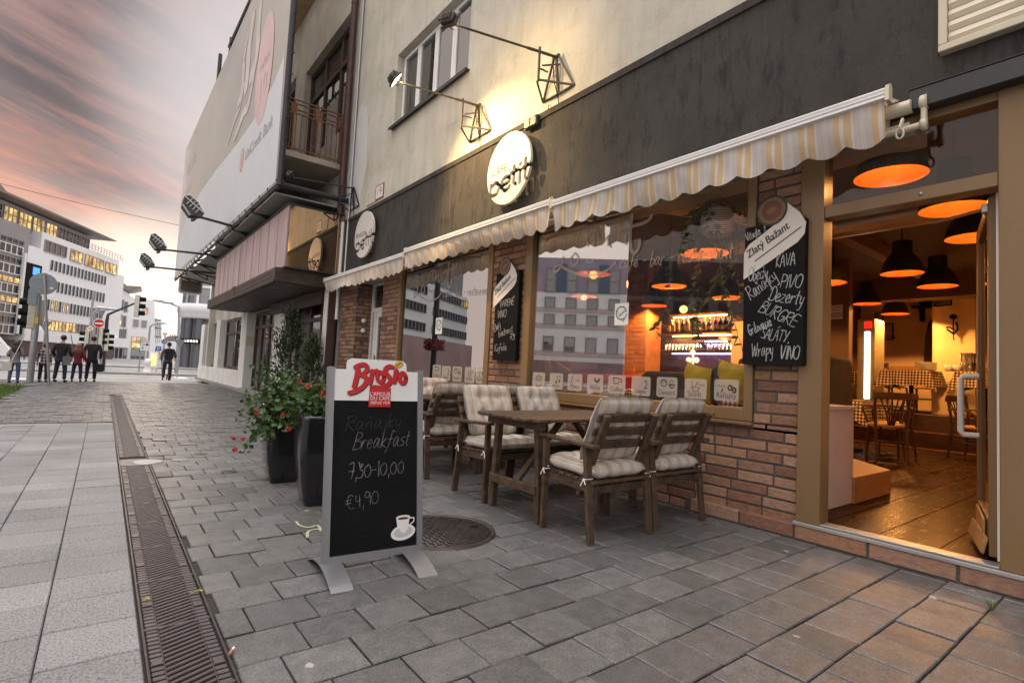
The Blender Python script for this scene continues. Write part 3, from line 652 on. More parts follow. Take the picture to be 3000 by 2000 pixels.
# conduit on the corner and small fixings on the band
b = MB(); b.tube([(3.685, 10.36, 2.7), (3.685, 10.36, 5.3), (3.69, 10.38, 9.9)], .022, 8); b.build('cable_conduit', M['steel'], CB)
for px, py in ((1440, 437), (1560, 570), (1442, 615), (2262, 360), (1170, 735), (1580, 605)):
    c = onX(px, py, 3.69); b = MB(); b.box(3.684, 3.69, c.y-.02, c.y+.02, c.z-.05, c.z+.05); b.ball(c+V((-.008, 0, .02)), .008, 8, 5); b.build('fixing_plate', M['band'], CB)
# bedroom window
wd = MB(); X0 = FX+.11
def casement(mb, y0, y1, z0, z1, w=.055):
    mb.box(X0, X0+.05, y0, y1, z0, z0+w, 0, .006); mb.box(X0, X0+.05, y0, y1, z1-w, z1, 0, .006); mb.box(X0, X0+.05, y0, y0+w, z0+w, z1-w, 0, .006); mb.box(X0, X0+.05, y1-w, y1, z0+w, z1-w, 0, .006)
wn = thing('x', None, None); wn.parent = CB; wn.name = 'bedroom_window'; wn.location = (0, 0, 0)
yy = [W0+.03, W0+.62, W0+1.18, W0+1.78, W1-.03]
for i in range(4): casement(wd, yy[i]+.006, yy[i+1]-.006, Z0+.05, Z1-.03)
wd.box(X0+.02, X0+.08, W0, W1, Z0, Z0+.05); wd.box(X0+.02, X0+.08, W0, W1, Z1-.03, Z1); wd.box(X0+.02, X0+.08, W0, W0+.03, Z0, Z1); wd.box(X0+.02, X0+.08, W1-.03, W1, Z0, Z1)
bpy.data.objects.remove(wn)
wf = wd.build('bedroom_window', M['white'], CB)
b = MB(); b.box(X0+.025, X0+.03, W0+.03, W1-.03, Z0+.05, Z1-.03); b.build('pane', M['glasswin'], wf)
b = MB()
for k in range(60):
    y = W0+.05+k*.0392; b.box(X0+.16+.012*(k % 2), X0+.17+.012*(k % 2), y, y+.038, Z0+.05, Z1-.05)
b.build('curtain', M['white'], wf)
b = MB(); b.box(FX-.07, FX+.12, W0-.05, W1+.06, Z0-.035, Z0-.008, 0, .004); b.box(FX-.073, FX-.06, W0-.05, W1+.06, Z0-.06, Z0-.01); b.build('sill', M['dark'], wf)
b = MB(); b.tube([(X0-.02, W0+1.25, Z0+.1+.09*k+0) if k % 2 else (X0-.02, W0+1.32, Z0+.1+.09*k) for k in range(13)], .006, 5); b.build('string_of_lights', M['dark'], wf)
b = MB(); b.box(FX+.32, FX+.36, W0-.2, W1+.2, Z0-.2, Z1+.2); b.build('room_back', M['plasterdk'], wf)
# roller shutter box at the top right
sh = MB(); sh.box(3.625, 3.69, -2.2, .855, 2.945, 2.985, 0, .004); sh.box(3.625, 3.69, .815, .855, 2.985, 4.6, 0, .004)
so = sh.build('roller_shutter', M['cream'], CB)
b = MB()
for k in range(24):
    z = 2.99+k*.066; b.prism([(3.652, .812, z), (3.64, .812, z+.03), (3.652, .812, z+.062)], (0, -3, 0))
b.box(3.655, 3.68, -2.2, .812, 2.986, 4.6); b.build('slats', M['cream'], so)
# brown shop frames
def frame(name, y0, y1, z0, z1, l, rr, bo, to, X=3.705, D=.09):
    b = MB(); b.box(X, X+D, y0, y0+rr, z0, z1, 0, .004); b.box(X, X+D, y1-l, y1, z0, z1, 0, .004); b.box(X, X+D, y0+rr, y1-l, z0, z0+bo, 0, .004); b.box(X, X+D, y0+rr, y1-l, z1-to, z1, 0, .004)
    o = b.build(name, M['brown'], CB)
    b = MB(); b.box(X-.03, X+.02, y0-.01, y1+.01, z0-.026, z0-.004, 0, .003)
    for k in range(3): b.tube([(X-.012, y0+.3+k*(y1-y0-.6)/2, z0+bo*.4), (X+.004, y0+.3+k*(y1-y0-.6)/2, z0+bo*.4)], .014, 8)
    b.build('sill', M['brown'], o); return o
wr = frame('shop_window', 1.94, 4.622, .737, 2.66, .12, .065, .09, .06)
b = MB(); b.box(3.752, 3.757, 3.165, 4.502, .827, 2.6); pane = b.build('pane', M['glassL'], wr)
b = MB(); b.box(3.76, 3.765, 2.004, 3.175, .827, 2.6); b.build('pane', M['glassR'], wr)
b = MB(); b.box(3.7575, 3.7595, 3.166, 3.174, .827, 2.6); b.build('glass_joint', M['clear'], wr)
wl = frame('shop_window', 5.264, 7.866, .737, 2.66, .07, .095, .075, .06)
b = MB(); b.box(3.752, 3.757, 5.359, 7.796, .812, 2.6); b.build('pane', M['glassL'], wl)
# main doorway: posts, transom, open leaf
do = MB(); do.box(3.69, 3.83, 1.472, 1.618, .123, 2.65, 0, .004); do.box(3.69, 3.83, -1.4, .612, .123, 2.65, 0, .004); do.box(3.7, 3.82, .612, 1.472, 2.127, 2.207, 0, .004); do.box(3.7, 3.82, .612, 1.472, 2.6, 2.65)
do.box(3.686, 3.69, .45, .456, .13, 2.64); dw = do.build('doorway_frame', M['brown'], CB)
b = MB(); b.box(3.755, 3.76, .612, 1.472, 2.208, 2.6); b.build('fanlight', M['glassR'], dw)
b = MB(); b.box(3.692, 3.8, .614, 1.47, .123, .135, 0, .003); b.build('threshold', M['alu'], dw)
b = MB(); b.ball((3.699, .95, 2.165), .012, 8, 6); b.build('screw_head', M['steel'], dw)
def hinge(mb):
    R = Matrix.Translation((3.83, .632, 0)) @ Matrix.Rotation(rad(14), 4, 'Z') @ Matrix.Translation((-3.83, -.632, 0)); mb.v = [R @ p for p in mb.v]
lf = MB(); LY = .632
lf.box(3.83, 3.9, LY, LY+.045, .15, 2.11, 0, .004); lf.box(4.62, 4.7, LY, LY+.045, .15, 2.11, 0, .004); lf.box(3.9, 4.62, LY, LY+.045, .15, .33, 0, .004); lf.box(3.9, 4.62, LY, LY+.045, 2.03, 2.11, 0, .004)
hinge(lf); le = lf.build('door_leaf', M['brown'], dw)
b = MB(); b.box(3.9, 4.62, LY+.02, LY+.025, .33, 2.03); hinge(b); b.build('pane', M['smoke'], le)
b = MB(); b.tube([(4.5, LY+.045, 1.13), (4.5, LY+.12, 1.13), (4.5, LY+.135, 1.11), (4.5, LY+.135, .77), (4.5, LY+.12, .75), (4.5, LY+.045, .75)], .018, 12); hinge(b); b.build('handle', M['white'], le)
b = MB(); b.box(3.8, 3.828, .612, .64, .14, 2.12); b.build('door_seal', M['white'], le)
b = MB(); b.obox((4.12, LY+.075, .2), V((.27, .012, 0)), V((0, .008, .004)), V((0, -.01, .045)), 0, .003); b.obox((4.2, LY+.058, .24), V((.25, .0, 0)), V((0, .006, 0)), V((0, 0, .085)), 0, .003); hinge(b); b.build('door_wedge', M['oak'], le)
b = MB(); b.bar((3.9, LY+.05, 2.07), (4.15, 1.0, 2.1), .02, .012); b.box(3.87, 4.1, LY+.045, LY+.085, 2.04, 2.09, 0, .006); b.build('door_closer', M['steel'], le)
# pension side door in its recess
pd = MB(); DX = 4.02
pd.box(DX, DX+.06, 8.53, 8.6, .1, 2.6); pd.box(DX, DX+.06, 9.62, 9.7, .1, 2.6); pd.box(DX, DX+.06, 8.6, 9.62, 2.02, 2.1); pd.box(DX, DX+.06, 8.6, 9.62, 2.53, 2.6); pd.box(DX, DX+.06, 9.46, 9.54, .1, 2.02); pd.box(DX+.01, DX+.06, 8.6, 8.7, .1, 2.02); pd.box(DX+.01, DX+.06, 9.36, 9.455, .1, 2.02); pd.box(DX+.01, DX+.06, 8.7, 9.36, .1, .25); pd.box(DX+.01, DX+.06, 8.7, 9.36, 1.92, 2.02)
po = pd.build('side_door', M['white'], CB)
b = MB(); b.box(DX+.03, DX+.034, 8.6, 9.62, .25, 2.55); b.build('pane', M['glasswin'], po)
b = MB(); b.box(DX-.012, DX+.01, 9.39, 9.42, .95, 1.2); b.tube([(DX-.04, 9.405, 1.1), (DX-.04, 9.3, 1.1)], .009, 8); b.build('lock_plate', flat('brass', (.5, .32, .06), .3, .8), po)
b = MB(); b.box(DX+.2, DX+.22, 8.5, 9.72, .05, 2.6); b.build('hall_back', M['plasterdk'], po)
for z in (1.85, 1.66):
    b = MB(); b.ball((3.87, 9.67, z), .045, 12, 8); b.tube([(3.87, 9.64, z), (3.87, 9.7, z)], .02, 8); solo(b, 'globe_light', M['white'], 'unlit white globe light, %s of two in the side entrance' % ('upper' if z > 1.7 else 'lower'), 'wall light', (3.87, 9.69, z))
# house number plates
for px, py, w, lab, s in ((1113, 562, .34, 'small enamel house number plate reading 19', '19'), (1090, 577, .4, 'long faded street name plate left of number 19', '')):
    c = onX(px, py, FX-.006); pl = Plane((FX-.012, c.y, c.z), (0, -1, 0)); b = MB(); rect2(b, pl, -.17 if s else -.24, .17 if s else .2, -.13, .13, -.006, 0, .012)
    rect2(b, pl, -.15 if s else -.22, .15 if s else .18, -.11, .11, .0065, 1)
    if s: text2(b, pl, '19', 0, -.07, .22, .008, 0, 'CENTER')
    solo(b, 'house_number_plate', [flat('plate_red', (.35, .08, .06)) if s else M['cream'], M['white'] if s else M['stucco']], lab, 'plate', c)
# ------------------------------------------------------------------ interior of the cafe
b = MB(); b.box(3.8, 14.4, -6.5, 9.4, .02, .12); b.build('cafe_floor', M['floor'], kind='structure')
b = MB(); b.box(4.06, 14.4, -6.5, 9.4, 3.02, 3.1); b.build('cafe_ceiling', M['ceil'], kind='structure')
b = MB(); b.box(10.7, 14.3, -1, 4.5, .12, .66); b.box(10.42, 10.7, -1, 4.5, .12, .39); 
b.build('raised_platform', M['walnut'], CB)
b = MB(); b.box(10.69, 10.702, -1, 4.5, .655, .664); b.box(10.41, 10.424, -1, 4.5, .384, .394); b.box(10.41, 10.42, -1, 4.5, .125, .14); b.build('step_nosing', M['oak'], CB)
b = MB(); b.box(13.6, 13.7, -1.2, 5.2, .12, 3.02); b.box(4.0, 14.4, .3, .4, .12, 3.02); b.box(4.06, 4.3, .4, .55, .12, 3.02); b.build('interior_wall', M['plaster'], CB)
b = MB(); b.box(9.8, 9.95, 4.6, 9.3, .12, 3.02); b.box(9.95, 13.6, 4.6, 4.75, .12, 3.02); b.box(4.1, 9.8, 9.15, 9.3, .12, 3.02); b.build('bar_wall', M['plasterdk'], CB)
b = MB(); b.box(11.6, 12.2, 2.22, 2.8, .66, 3.02); col = b.build('column', pm('pale_ochre_column', (.82, .6, .3), .85, 0, .05, 2), CB)
b = MB(); b.box(10.9, 11.3, -.5, 4.5, 2.62, 3.02); b.box(4.06, 10.9, 2.55, 2.7, 2.86, 3.02); b.build('ceiling_beam', M['plasterdk'], CB)
bp = MB(); bricks(bp, 5.62, 6.12, .12, 3.0, 7.2, seed=21); bp.box(7.207, 7.6, 5.621, 6.119, .12, 3.02)
bp.build('brick_pier', pm('orange_brick_pier', (.5, .2, .06), .8, 0, .2, 9, .3, 70, isl=.35), CB)
# white low wall, step and window ledge by the door
b = MB(); b.box(3.86, 4.72, 1.64, 1.72, .123, .85); b.box(3.85, 4.74, 1.62, 2.0, .85, .875); b.build('low_partition', pm('white_plaster_panel', (.62, .53, .5), .85, 0, .1, 3), CB)
b = MB(); pts = [(4.7, 1.62, .122), (5.5, 1.62, .122), (5.95, 2.05, .122), (5.95, 2.6, .122), (4.7, 2.6, .122)]; b.prism(pts, (0, 0, .2)); solo(b, 'wooden_step', M['oak'], 'honey coloured wooden step beside the white panel inside the door', 'step')
b = MB(); b.box(3.8, 4.16, 2.02, 4.6, .78, .815); b.box(3.8, 4.16, 5.28, 7.85, .77, .8); b.build('window_ledge', M['oak'], CB)
# ventilation duct
dt = thing('ventilation_duct', 'shiny spiral ventilation duct under the cafe ceiling', 'duct', (6, 1.5, 2.72))
b = MB(); b.tube([(6.0, 0.42, 2.73), (6.0, 4.4, 2.7)], .13, 20); b.tube([(5.95, 2.3, 2.72), (5.1, 2.75, 2.74), (4.2, 3.2, 2.76)], .11, 16); b.build('pipe', M['duct'], dt)
b = MB()
for k in range(22): b.lathe((6.0, .5+k*.17, 2.73), [(.131, -.005), (.137, 0), (.131, .005)], 20, axis=(0, 1, 0))
b.build('seam', M['duct'], dt)
# pendant lamps: (rim centre, rim radius)
ORANGE = (1.0, .45, .12)
def pendant(label, k=1.0):
    t = thing('pendant_lamp', label, 'lamp', (0, 0, 0), group='dark enamel pendant lamps in the cafe')
    b = MB(); b.lathe((0, 0, 0), [(.215*k, 0), (.212*k, .03*k), (.195*k, .1*k), (.15*k, .19*k), (.105*k, .235*k), (.1*k, .24*k), (.1*k, .37*k), (.09*k, .385*k), (0, .385*k)], 28); b.build('lamp_shade', M['pendant'], t, world=False)
    b = MB(); b.lathe((0, 0, 0), [(.2135*k, .001), (.209*k, .03*k), (.19*k, .1*k), (.145*k, .186*k), (.1*k, .23*k), (0, .235*k)], 28); b.build('lining', M['shade_in'], t, world=False)
    b = MB(); b.tube([(0, 0, .385*k), (.01, .006, .6), (0, 0, .9)], .006, 6); b.build('flex', M['black'], t, world=False)
    b = MB(); b.ball((0, 0, .16*k), .035, 10, 8); b.build('bulb', emis('warm_bulb', (1, .45, .12), 60.0), t, world=False)
    return t
p0 = pendant('pendant lamp')
LAMPS = [((4.16, 1.24, 2.47), 'pendant lamp seen through the glass above the open door', 2),
 ((4.95, 1.07, 2.39), 'large pendant lamp just under the door transom', 2), ((7.36, 2.07, 2.4), 'middle pendant lamp inside the doorway, left of the one by the column', 20),
 ((9.55, 2.25, 2.575), 'pendant lamp in front of the pale column', 75), ((11.3, 3.28, 2.42), 'smaller looking far pendant lamp left of the pale column', 80), ((10.5, 3.46, 2.52), 'far pendant lamp half hidden above the fridge', 0),
 ((6.1, 2.42, 2.14), 'pendant lamp cut by the door post above the grey armchair', 4), ((6.1, 1.17, 2.42), 'pendant lamp beside the open door leaf', 2),
 ((4.35, 2.76, 2.2), 'pendant lamp behind the trailing plant basket', 10), ((5.62, 4.06, 2.2), 'pendant lamp in the middle of the big window', 38), ((6.72, 3.89, 2.18), 'pendant lamp above the bar bottles by the window edge', 30), ((7.1, 5.4, 2.22), 'pendant lamp against the orange brick pier', 50),
 ((4.6, 4.42, 2.24), 'pendant lamp under the script in the left pane', 14), ((5.85, 5.8, 2.24), 'faint pendant lamp low in the left pane of the big window', 14)]
for i, (P, lab, w) in enumerate(LAMPS):
    o = p0 if i == 0 else copy_tree(p0)
    o.location = P; o['label'] = lab
    if 'pale column' in lab and 'front' in lab: o.scale = (1.13, 1.13, 1.13)
    if w:
        ld = bpy.data.lights.new('pendant_light', 'SPOT'); ld.energy = w*1.7; ld.color = ORANGE; ld.shadow_soft_size = .05; ld.spot_size = rad(174 if P[0] < 7 else 152); ld.spot_blend = .12
        lo = bpy.data.objects.new('pendant_light', ld); COL.objects.link(lo); lo.location = (P[0], P[1], P[2]-.005)
for P, lab in (((12.6, 4.6, 2.75), 'small brass pendant lamp in the back corner'), ((8.9, 6.45, 2.12), 'small unlit cream pendant lamp over the bar')):
    b = MB(); b.lathe(P, [(.13, 0), (.12, .05), (.08, .13), (.04, .2), (.03, .27), (0, .27)], 20); b.tube([V(P)+V((0, 0, .27)), (P[0], P[1], 3.02)], .005, 6); solo(b, 'small_pendant', flat('brass_shade', (.55, .38, .15), .35, .4), lab, 'lamp', P)
b = MB(); b.ball((6.3, 4.3, 2.0), .055, 14, 10); solo(b, 'globe_lamp', emis('globe_glow', (1, .6, .22), 1.6), 'small glowing globe lamp hanging below the middle window lamp', 'lamp', (6.3, 4.3, 2.0))
# tables with gingham cloths and bentwood chairs
def cloth_table(x, y, z, sx, sy, lab, clab):
    t = thing('cafe_table', lab, 'table', (x, y, z))
    b = MB(); b.box(x-sx/2, x+sx/2, y-sy/2, y+sy/2, z+.7, z+.73); b.build('tabletop', M['walnut'], t)
    b = MB(); b.tube([(x, y, z+.02), (x, y, z+.7)], .035, 10); b.build('pedestal', M['black'], t)
    b = MB(); b.bar((x-.28, y, z+.02), (x+.28, y, z+.02), .05, .03); b.bar((x, y-.28, z+.02), (x, y+.28, z+.02), .05, .032); b.build('foot', M['black'], t)
    c = MB(); n = 9; e = .012; top = z+.734; dr_ = .26
    ring = [];
    for k in range(n): ring.append((x-sx/2-e+(sx+2*e)*k/n, y-sy/2-e, 0, -1))
    for k in range(n): ring.append((x+sx/2+e, y-sy/2-e+(sy+2*e)*k/n, 1, 0))
    for k in range(n): ring.append((x+sx/2+e-(sx+2*e)*k/n, y+sy/2+e, 0, 1))
    for k in range(n): ring.append((x-sx/2-e, y+sy/2+e-(sy+2*e)*k/n, -1, 0))
    m = len(ring); vs = [(px, py, top) for px, py, _, _ in ring]
    for i, (px, py, nx, ny) in enumerate(ring):
        fl = .035+.03*sin(i*1.9); co = .09 if i % n == 0 else 0
        vs.append((px+nx*fl+(co*(-1 if px < x else 1)), py+ny*fl+(co*(-1 if py < y else 1)), top-dr_-co))
    c.add(vs, [tuple(range(m))]+[(i, m+i, m+(i+1) % m, (i+1) % m) for i in range(m)])
    solo(c, 'tablecloth', M['ging'], clab, 'tablecloth', (x, y, top))
cloth_table(8.75, 3.2, .122, .95, .8, 'dark pedestal table under the nearest checked cloth indoors', 'black and cream checked cloth on the table nearest the door')
cloth_table(11.2, 3.0, .662, .7, .66, 'dark pedestal table on the platform left of the pale column', 'checked cloth hanging in points on the table left of the column')
cloth_table(11.15, 1.95, .662, .7, .7, 'dark table on the platform below the rose decoration', 'checked cloth on the table below the rose decoration')
cloth_table(12.4, 4.0, .662, .6, .6, 'small far table behind the fridge', 'checked cloth on the small far table behind the fridge')
cloth_table(5.7, 4.5, .122, .75, 1.1, 'table in front of the red bench behind the window', 'checked cloth in front of the red bench behind the window')
cloth_table(5.1, 2.85, .122, .75, .8, 'table beside the grey armchair behind the window', 'checked cloth beside the yellow cushions behind the window')
def bentwood(lab):
    t = thing('bentwood_chair', lab, 'chair', (0, 0, 0), group='bentwood chairs in the cafe'); W = M['walnut']
    b = MB(); b.lathe((0, 0, .45), [(0, .02), (.19, .02), (.21, .0), (.2, -.025), (0, -.025)], 22); b.build('seat', M['oak'], t, world=False)
    for sx, sy in ((1, 1), (-1, 1)):
        b = MB(); b.tube([(sx*.16, .16, .44), (sx*.185, .2, 0)], [.018, .014], 8); b.build('leg', W, t, world=False)
    for sx in (-1, 1):
        b = MB(); b.tube([(sx*.17, -.26, 0), (sx*.165, -.2, .44), (sx*.18, -.23, .7), (sx*.18, -.26, .84)], [.014, .019, .018, .017], 8); b.build('leg', W, t, world=False)
    b = MB(); b.obox((0, -.262, .83), V((.205, 0, 0)), V((0, .014, 0)), V((0, .006, .045)), 0, .008)
    for k in range(5):
        u = (k-2)/2; b.tube([(u*.03, -.205, .46), (u*.06, -.24, .62), (u*.13, -.258, .8)], .009, 6)
    b.build('backrest', W, t, world=False)
    for sx in (-1, 1):
        b = MB(); b.tube([(sx*.19, -.24, .68), (sx*.25, -.1, .69), (sx*.26, .05, .68), (sx*.23, .12, .6), (sx*.19, .1, .47)], .014, 8); b.build('armrest', W, t, world=False)
    b = MB(); b.lathe((0, 0, .24), [(.175, -.01), (.185, 0), (.175, .01)], 22); b.build('ring', W, t, world=False)
    return t
c0 = bentwood('bentwood chair with slatted fan back turned to the doorway')
c0.location = (8.15, 2.45, .122); c0.rotation_euler = (0, 0, rad(-60))
for x, y, z, a, lab in ((8.75, 2.6, .122, -5, 'bentwood chair with orange seat tucked beside the nearest table'), (9.5, 1.8, .122, 160, 'bentwood chair cut off by the open door leaf'), (11.9, 3.5, .662, -120, 'dark chair on the platform between fridge and table'), (11.9, 3.0, .662, 90, 'chair half hidden behind the platform table')):
    copy_tree(c0, (x, y, z), rad(a), lab)
# ------------------------------------------------------------------ furniture and fittings indoors
def pillow(mb, c, w, h, t, M3, n=9):
    """a stuffed square: M3 turns (a across, b up, n through) into the place"""
    vs = []; fs = []
    for s in (1, -1):
        for i in range(n+1):
            for j in range(n+1):
                a, b_ = -1+2*i/n, -1+2*j/n
                k = (max(0, (1-a*a)*(1-b_*b_)))**.42
                px = a*(1-.1*(1-b_*b_)**1.0*abs(a)**3); py = b_*(1-.1*(1-a*a)*abs(b_)**3)
                wr = .012*sin(a*7+b_*5)*k
                vs.append(V(c)+M3 @ V((px*w/2, py*h/2, s*(k*t/2+wr))))
    N = (n+1)**2
    for s in (0, 1):
        for i in range(n):
            for j in range(n):
                q = [s*N+i*(n+1)+j, s*N+(i+1)*(n+1)+j, s*N+(i+1)*(n+1)+j+1, s*N+i*(n+1)+j+1]
                fs.append(q if s == 0 else q[::-1])
    mb.add(vs, fs, 0, True)
def frame3(yaw, lean=0.0, roll=0.0):
    return Matrix.Rotation(yaw, 3, 'Z') @ Matrix.Rotation(pi/2+lean, 3, 'X') @ Matrix.Rotation(roll, 3, 'Z')
def put_pillow(px, py, X, s, mt, lab, yaw=90, lean=-12, roll=8):
    c = onX(px, py, X); b = MB(); pillow(b, c, s, s, .15, frame3(rad(yaw), rad(lean), rad(roll))); solo(b, 'cushion', M[mt], lab, 'cushion', c-V((0, 0, s*.5)))
put_pillow(2046, 1122, 4.02, .33, 'yellowcloth', 'yellow cushion behind the salads sticker on the window ledge', 70, -10, 12)
put_pillow(2104, 1125, 4.08, .33, 'greycloth', 'charcoal cushion between two yellow cushions on the window ledge', 50, -8, -14)
put_pillow(2152, 1120, 4.0, .34, 'yellowcloth', 'yellow cushion at the right end of the window ledge by the frame', 75, -12, 10)
put_pillow(1607, 1100, 4.05, .36, 'yellowcloth', 'yellow cushion at the left end of the big window behind the music sticker', 60, -14, -20)
put_pillow(1655, 1112, 4.12, .4, 'browncloth', 'brown cushion leaning on a yellow one at the left end of the big window', 75, -30, 24)
put_pillow(1243, 1087, 4.05, .4, 'yellowcloth', 'orange yellow cushion low in the left cafe window', 75, -24, 14)
b = MB(); b.box(6.15, 6.3, 4.8, 6.2, .3, 1.06, 0, .05); b.box(5.85, 6.16, 4.8, 6.2, .3, .56, 0, .05); b.box(5.9, 6.28, 4.85, 6.15, .12, .3)
solo(b, 'red_bench', M['redcloth'], 'red leather bench with straight back behind the big window', 'bench')
def armchair(x, y, a, lab, mt, hgt=1.06):
    t = thing('armchair', lab, 'armchair', (x, y, .122), a)
    b = MB(); sec = [(-.3, .3), (-.33, .55), (-.35, .8), (-.335, hgt-.1), (-.27, hgt-.03)]
    b.prism([(s[0], -.28, s[1]) for s in sec]+[(-s[0], -.28, s[1]) for s in sec[::-1]], (0, -.1, 0)); o = b.build('backrest', M[mt], t, world=False)
    m = o.modifiers.new('soft', 'BEVEL'); m.width = .035; m.segments = 3
    b = MB(); b.box(-.3, .3, -.3, .28, .28, .44, 0, .04); b.build('seat', M[mt], t, world=False)
    for sx in (-1, 1):
        for yy in (-.3, .22):
            b = MB(); b.tube([(sx*.24, yy, .28), (sx*.27, yy, 0)], [.02, .012], 8); b.build('leg', M['walnut'], t, world=False)
    return t
armchair(5.55, 2.42, rad(4), 'dark grey armchair back standing behind the white panel in the doorway', 'greycloth', 1.22)
armchair(4.75, 3.22, rad(-72), 'grey armchair with high back behind the dessert sticker', 'greycloth', 1.0)
# fridge
t = thing('drinks_fridge', 'tall drinks fridge with glowing white edge light and red lit top', 'fridge', (11.0, 3.62, .662))
b = MB(); b.box(11.0, 11.5, 3.5, 3.78, .662, 2.32, 0, .01); b.build('body', pm('fridge_body', (.3, .24, .14), .4, .2), t)
b = MB(); b.box(10.985, 10.999, 3.57, 3.655, .86, 2.08, 0, .004); b.build('light_strip', emis('fridge_tube', (1, .93, .72), 4.5), t)
b = MB(); b.box(10.985, 10.999, 3.54, 3.665, 2.14, 2.27, 0, .004); b.build('header', emis('fridge_header', (1, .02, .01), .9), t)
# partition with the notice
b = MB(); b.box(9.0, 9.1, 3.29, 4.55, .12, 3.02); b.box(8.98, 9.12, 3.2, 3.288, .12, 3.02, 0); b.build('partition', M['plasterdk'], CB)
c = onX(2453, 914, 8.99); pl = Plane((8.99, c.y, c.z), (0, -1, 0)); b = MB(); rect2(b, pl, -.15, .15, -.11, .11, 0, 0, .004)
text2(b, pl, 'FAJČENIE', -.12, .06, .045, .006, 1); text2(b, pl, 'CIGARIET JE ZAKÁZANÉ', -.13, .02, .032, .006, 1)
for k in range(4): rect2(b, pl, -.13, .05, -.02-.022*k, -.012-.022*k, .006, 1)
poly2(b, pl, ell(.095, -.045, .04), .006, 1); poly2(b, pl, ell(.095, -.045, .032), .0065, 0); text2(b, pl, '18', .095, -.06, .045, .008, 1, 'CENTER')
solo(b, 'notice', [M['white'], M['signblack']], 'paper no smoking notice pinned left of the drinks fridge', 'notice', c)
def picture(px0, py0, px1, py1, X, lab, mt, txt=None):
    a, c = onX(px0, py1, X), onX(px1, py0, X); pl = Plane((X-.002, (a.y+c.y)/2, (a.z+c.z)/2), (0, -1, 0)); w, h = abs(a.y-c.y)/2, abs(c.z-a.z)/2
    b = MB(); rect2(b, pl, -w, w, -h, h, 0, 0, .02); rect2(b, pl, -w+.02, w-.02, -h+.02, h-.02, .021, 1)
    if txt:
        for i, s in enumerate(txt): text2(b, pl, s, -w*.1, h*.45-i*h*.62, h*.55, .023, 0, 'CENTER')
    solo(b, 'picture', [M['black'], mt], lab, 'picture', pl.o)
def z36(x, y): return 2350+x/3.618, 700+y/3.618
mottle = pm('grey_photo_print', (.12, .1, .07), .6, 0, .9, 7)
picture(*z36(1393, 602), *z36(1592, 718), 11.59, 'dark landscape photo print high on the pale column', mottle)
picture(*z36(757, 890), *z36(970, 1075), 13.59, 'framed poster with large block lettering right of the fridge', pm('poster_paper', (.4, .32, .22), .7, 0, .2, 3), ('LIFE', 'IS', 'BEAUTIFUL'))
picture(*z36(750, 478), *z36(880, 610), 13.59, 'dark framed picture behind the far pendant lamps', mottle)
picture(*z36(768, 778), *z36(868, 882), 13.59, 'small framed picture above the lettered poster', pm('portrait_print', (.25, .14, .06), .7, 0, .7, 9))
b = MB(); a, c = onX(*z36(1290, 1330), 13.59), onX(*z36(1378, 850), 13.59); pl = Plane((13.59, 0, 0), (0, -1, 0))
poly2(b, pl, [(-a.y, a.z), (-c.y, a.z), (-c.y, c.z), (-(a.y*.4+c.y*.6), c.z-.05), (-(a.y*.8+c.y*.2), c.z-.35)], 0, 0, .02); solo(b, 'wall_mirror', M['smoke'], 'dark arched mirror on the back wall left of the column', 'mirror')
b = MB(); a, c = onX(*z36(1180, 725), 13.5), onX(*z36(1390, 715), 13.5); b.box(13.35, 13.6, c.y, a.y, a.z-.02, a.z+.02); m_ = (a.y*.6+c.y*.4); b.bar((13.38, m_, a.z), (13.58, m_, a.z-.3), .04, .04); b.box(13.54, 13.6, m_-.04, m_+.04, a.z-.3, a.z); b.ball((13.45, c.y+.12, a.z+.14), .14, 10, 6)
solo(b, 'wall_shelf', M['black'], 'dark bracket shelf high on the back wall beside the column', 'shelf')
# metal rose on the column
P = lambda x, y: (-onX(*z36(x, y), 11.59).y, onX(*z36(x, y), 11.59).z)
pl = Plane((11.57, 0, 0), (0, -1, 0)); b = MB()
ribbon(b, pl, [P(1610, 850), P(1605, 950), P(1612, 1070)], .018, 0, 0, .008)
for cx, cy, r in ((1605, 825, .055), (1598, 818, .04), (1620, 830, .04)):
    q = P(cx, cy); poly2(b, pl, ell(q[0], q[1], r, r*.8, 12), random.random()*.004, 0, .012)
for s in (((1610, 960), (1560, 935), (1540, 940)), ((1612, 1000), (1650, 960), (1640, 890)), ((1612, 1010), (1580, 985), (1545, 960))): ribbon(b, pl, smooth2([P(*q) for q in s], 4), .03, 0, 0, .008)
solo(b, 'metal_rose', M['black'], 'black metal rose decoration on the pale column', 'decoration')
# crockery on the platform tables
def crock(px, py, X, prof, mt, name, lab, cat, z0=1.397, group=None):
    c = onX(px, py, X); b = MB(); b.lathe((X, c.y, z0), prof, 14); solo(b, name, M[mt], lab, cat, (X, c.y, z0), group)
cup = [(0, .0), (.04, 0), (.055, .05), (.06, .1), (.054, .1), (.045, .01), (0, .01)]; gl_ = [(.04, 0), (.048, .15), (.045, .15), (.037, .01), (0, .01)]
for k, (x, X) in enumerate(((1550, 11.1), (1590, 11.2), (1640, 11.05), (1675, 11.2))): crock(*z36(x, 1400), X, cup, 'white', 'coffee_cup', 'coffee cup among the cups below the rose decoration', 'cup', group='cups on the platform table')
for k, (x, X) in enumerate(((1715, 11.1), (1745, 11.2), (1775, 11.1), (1800, 11.25))):
    for lv in (0, 1): crock(*z36(x, 1400), X, gl_, 'clear', 'drinking_glass', 'clear tumbler stacked beside the cups below the rose', 'glass', 1.398+lv*.152, 'stacked tumblers')
crock(*z36(1910, 1400), 11.1, [(0, 0), (.07, 0), (.09, .06), (.07, .14), (.04, .2), (.03, .24), (0, .24)], 'bottleglass', 'honey_jar', 'amber jar by the white door handle', 'jar')
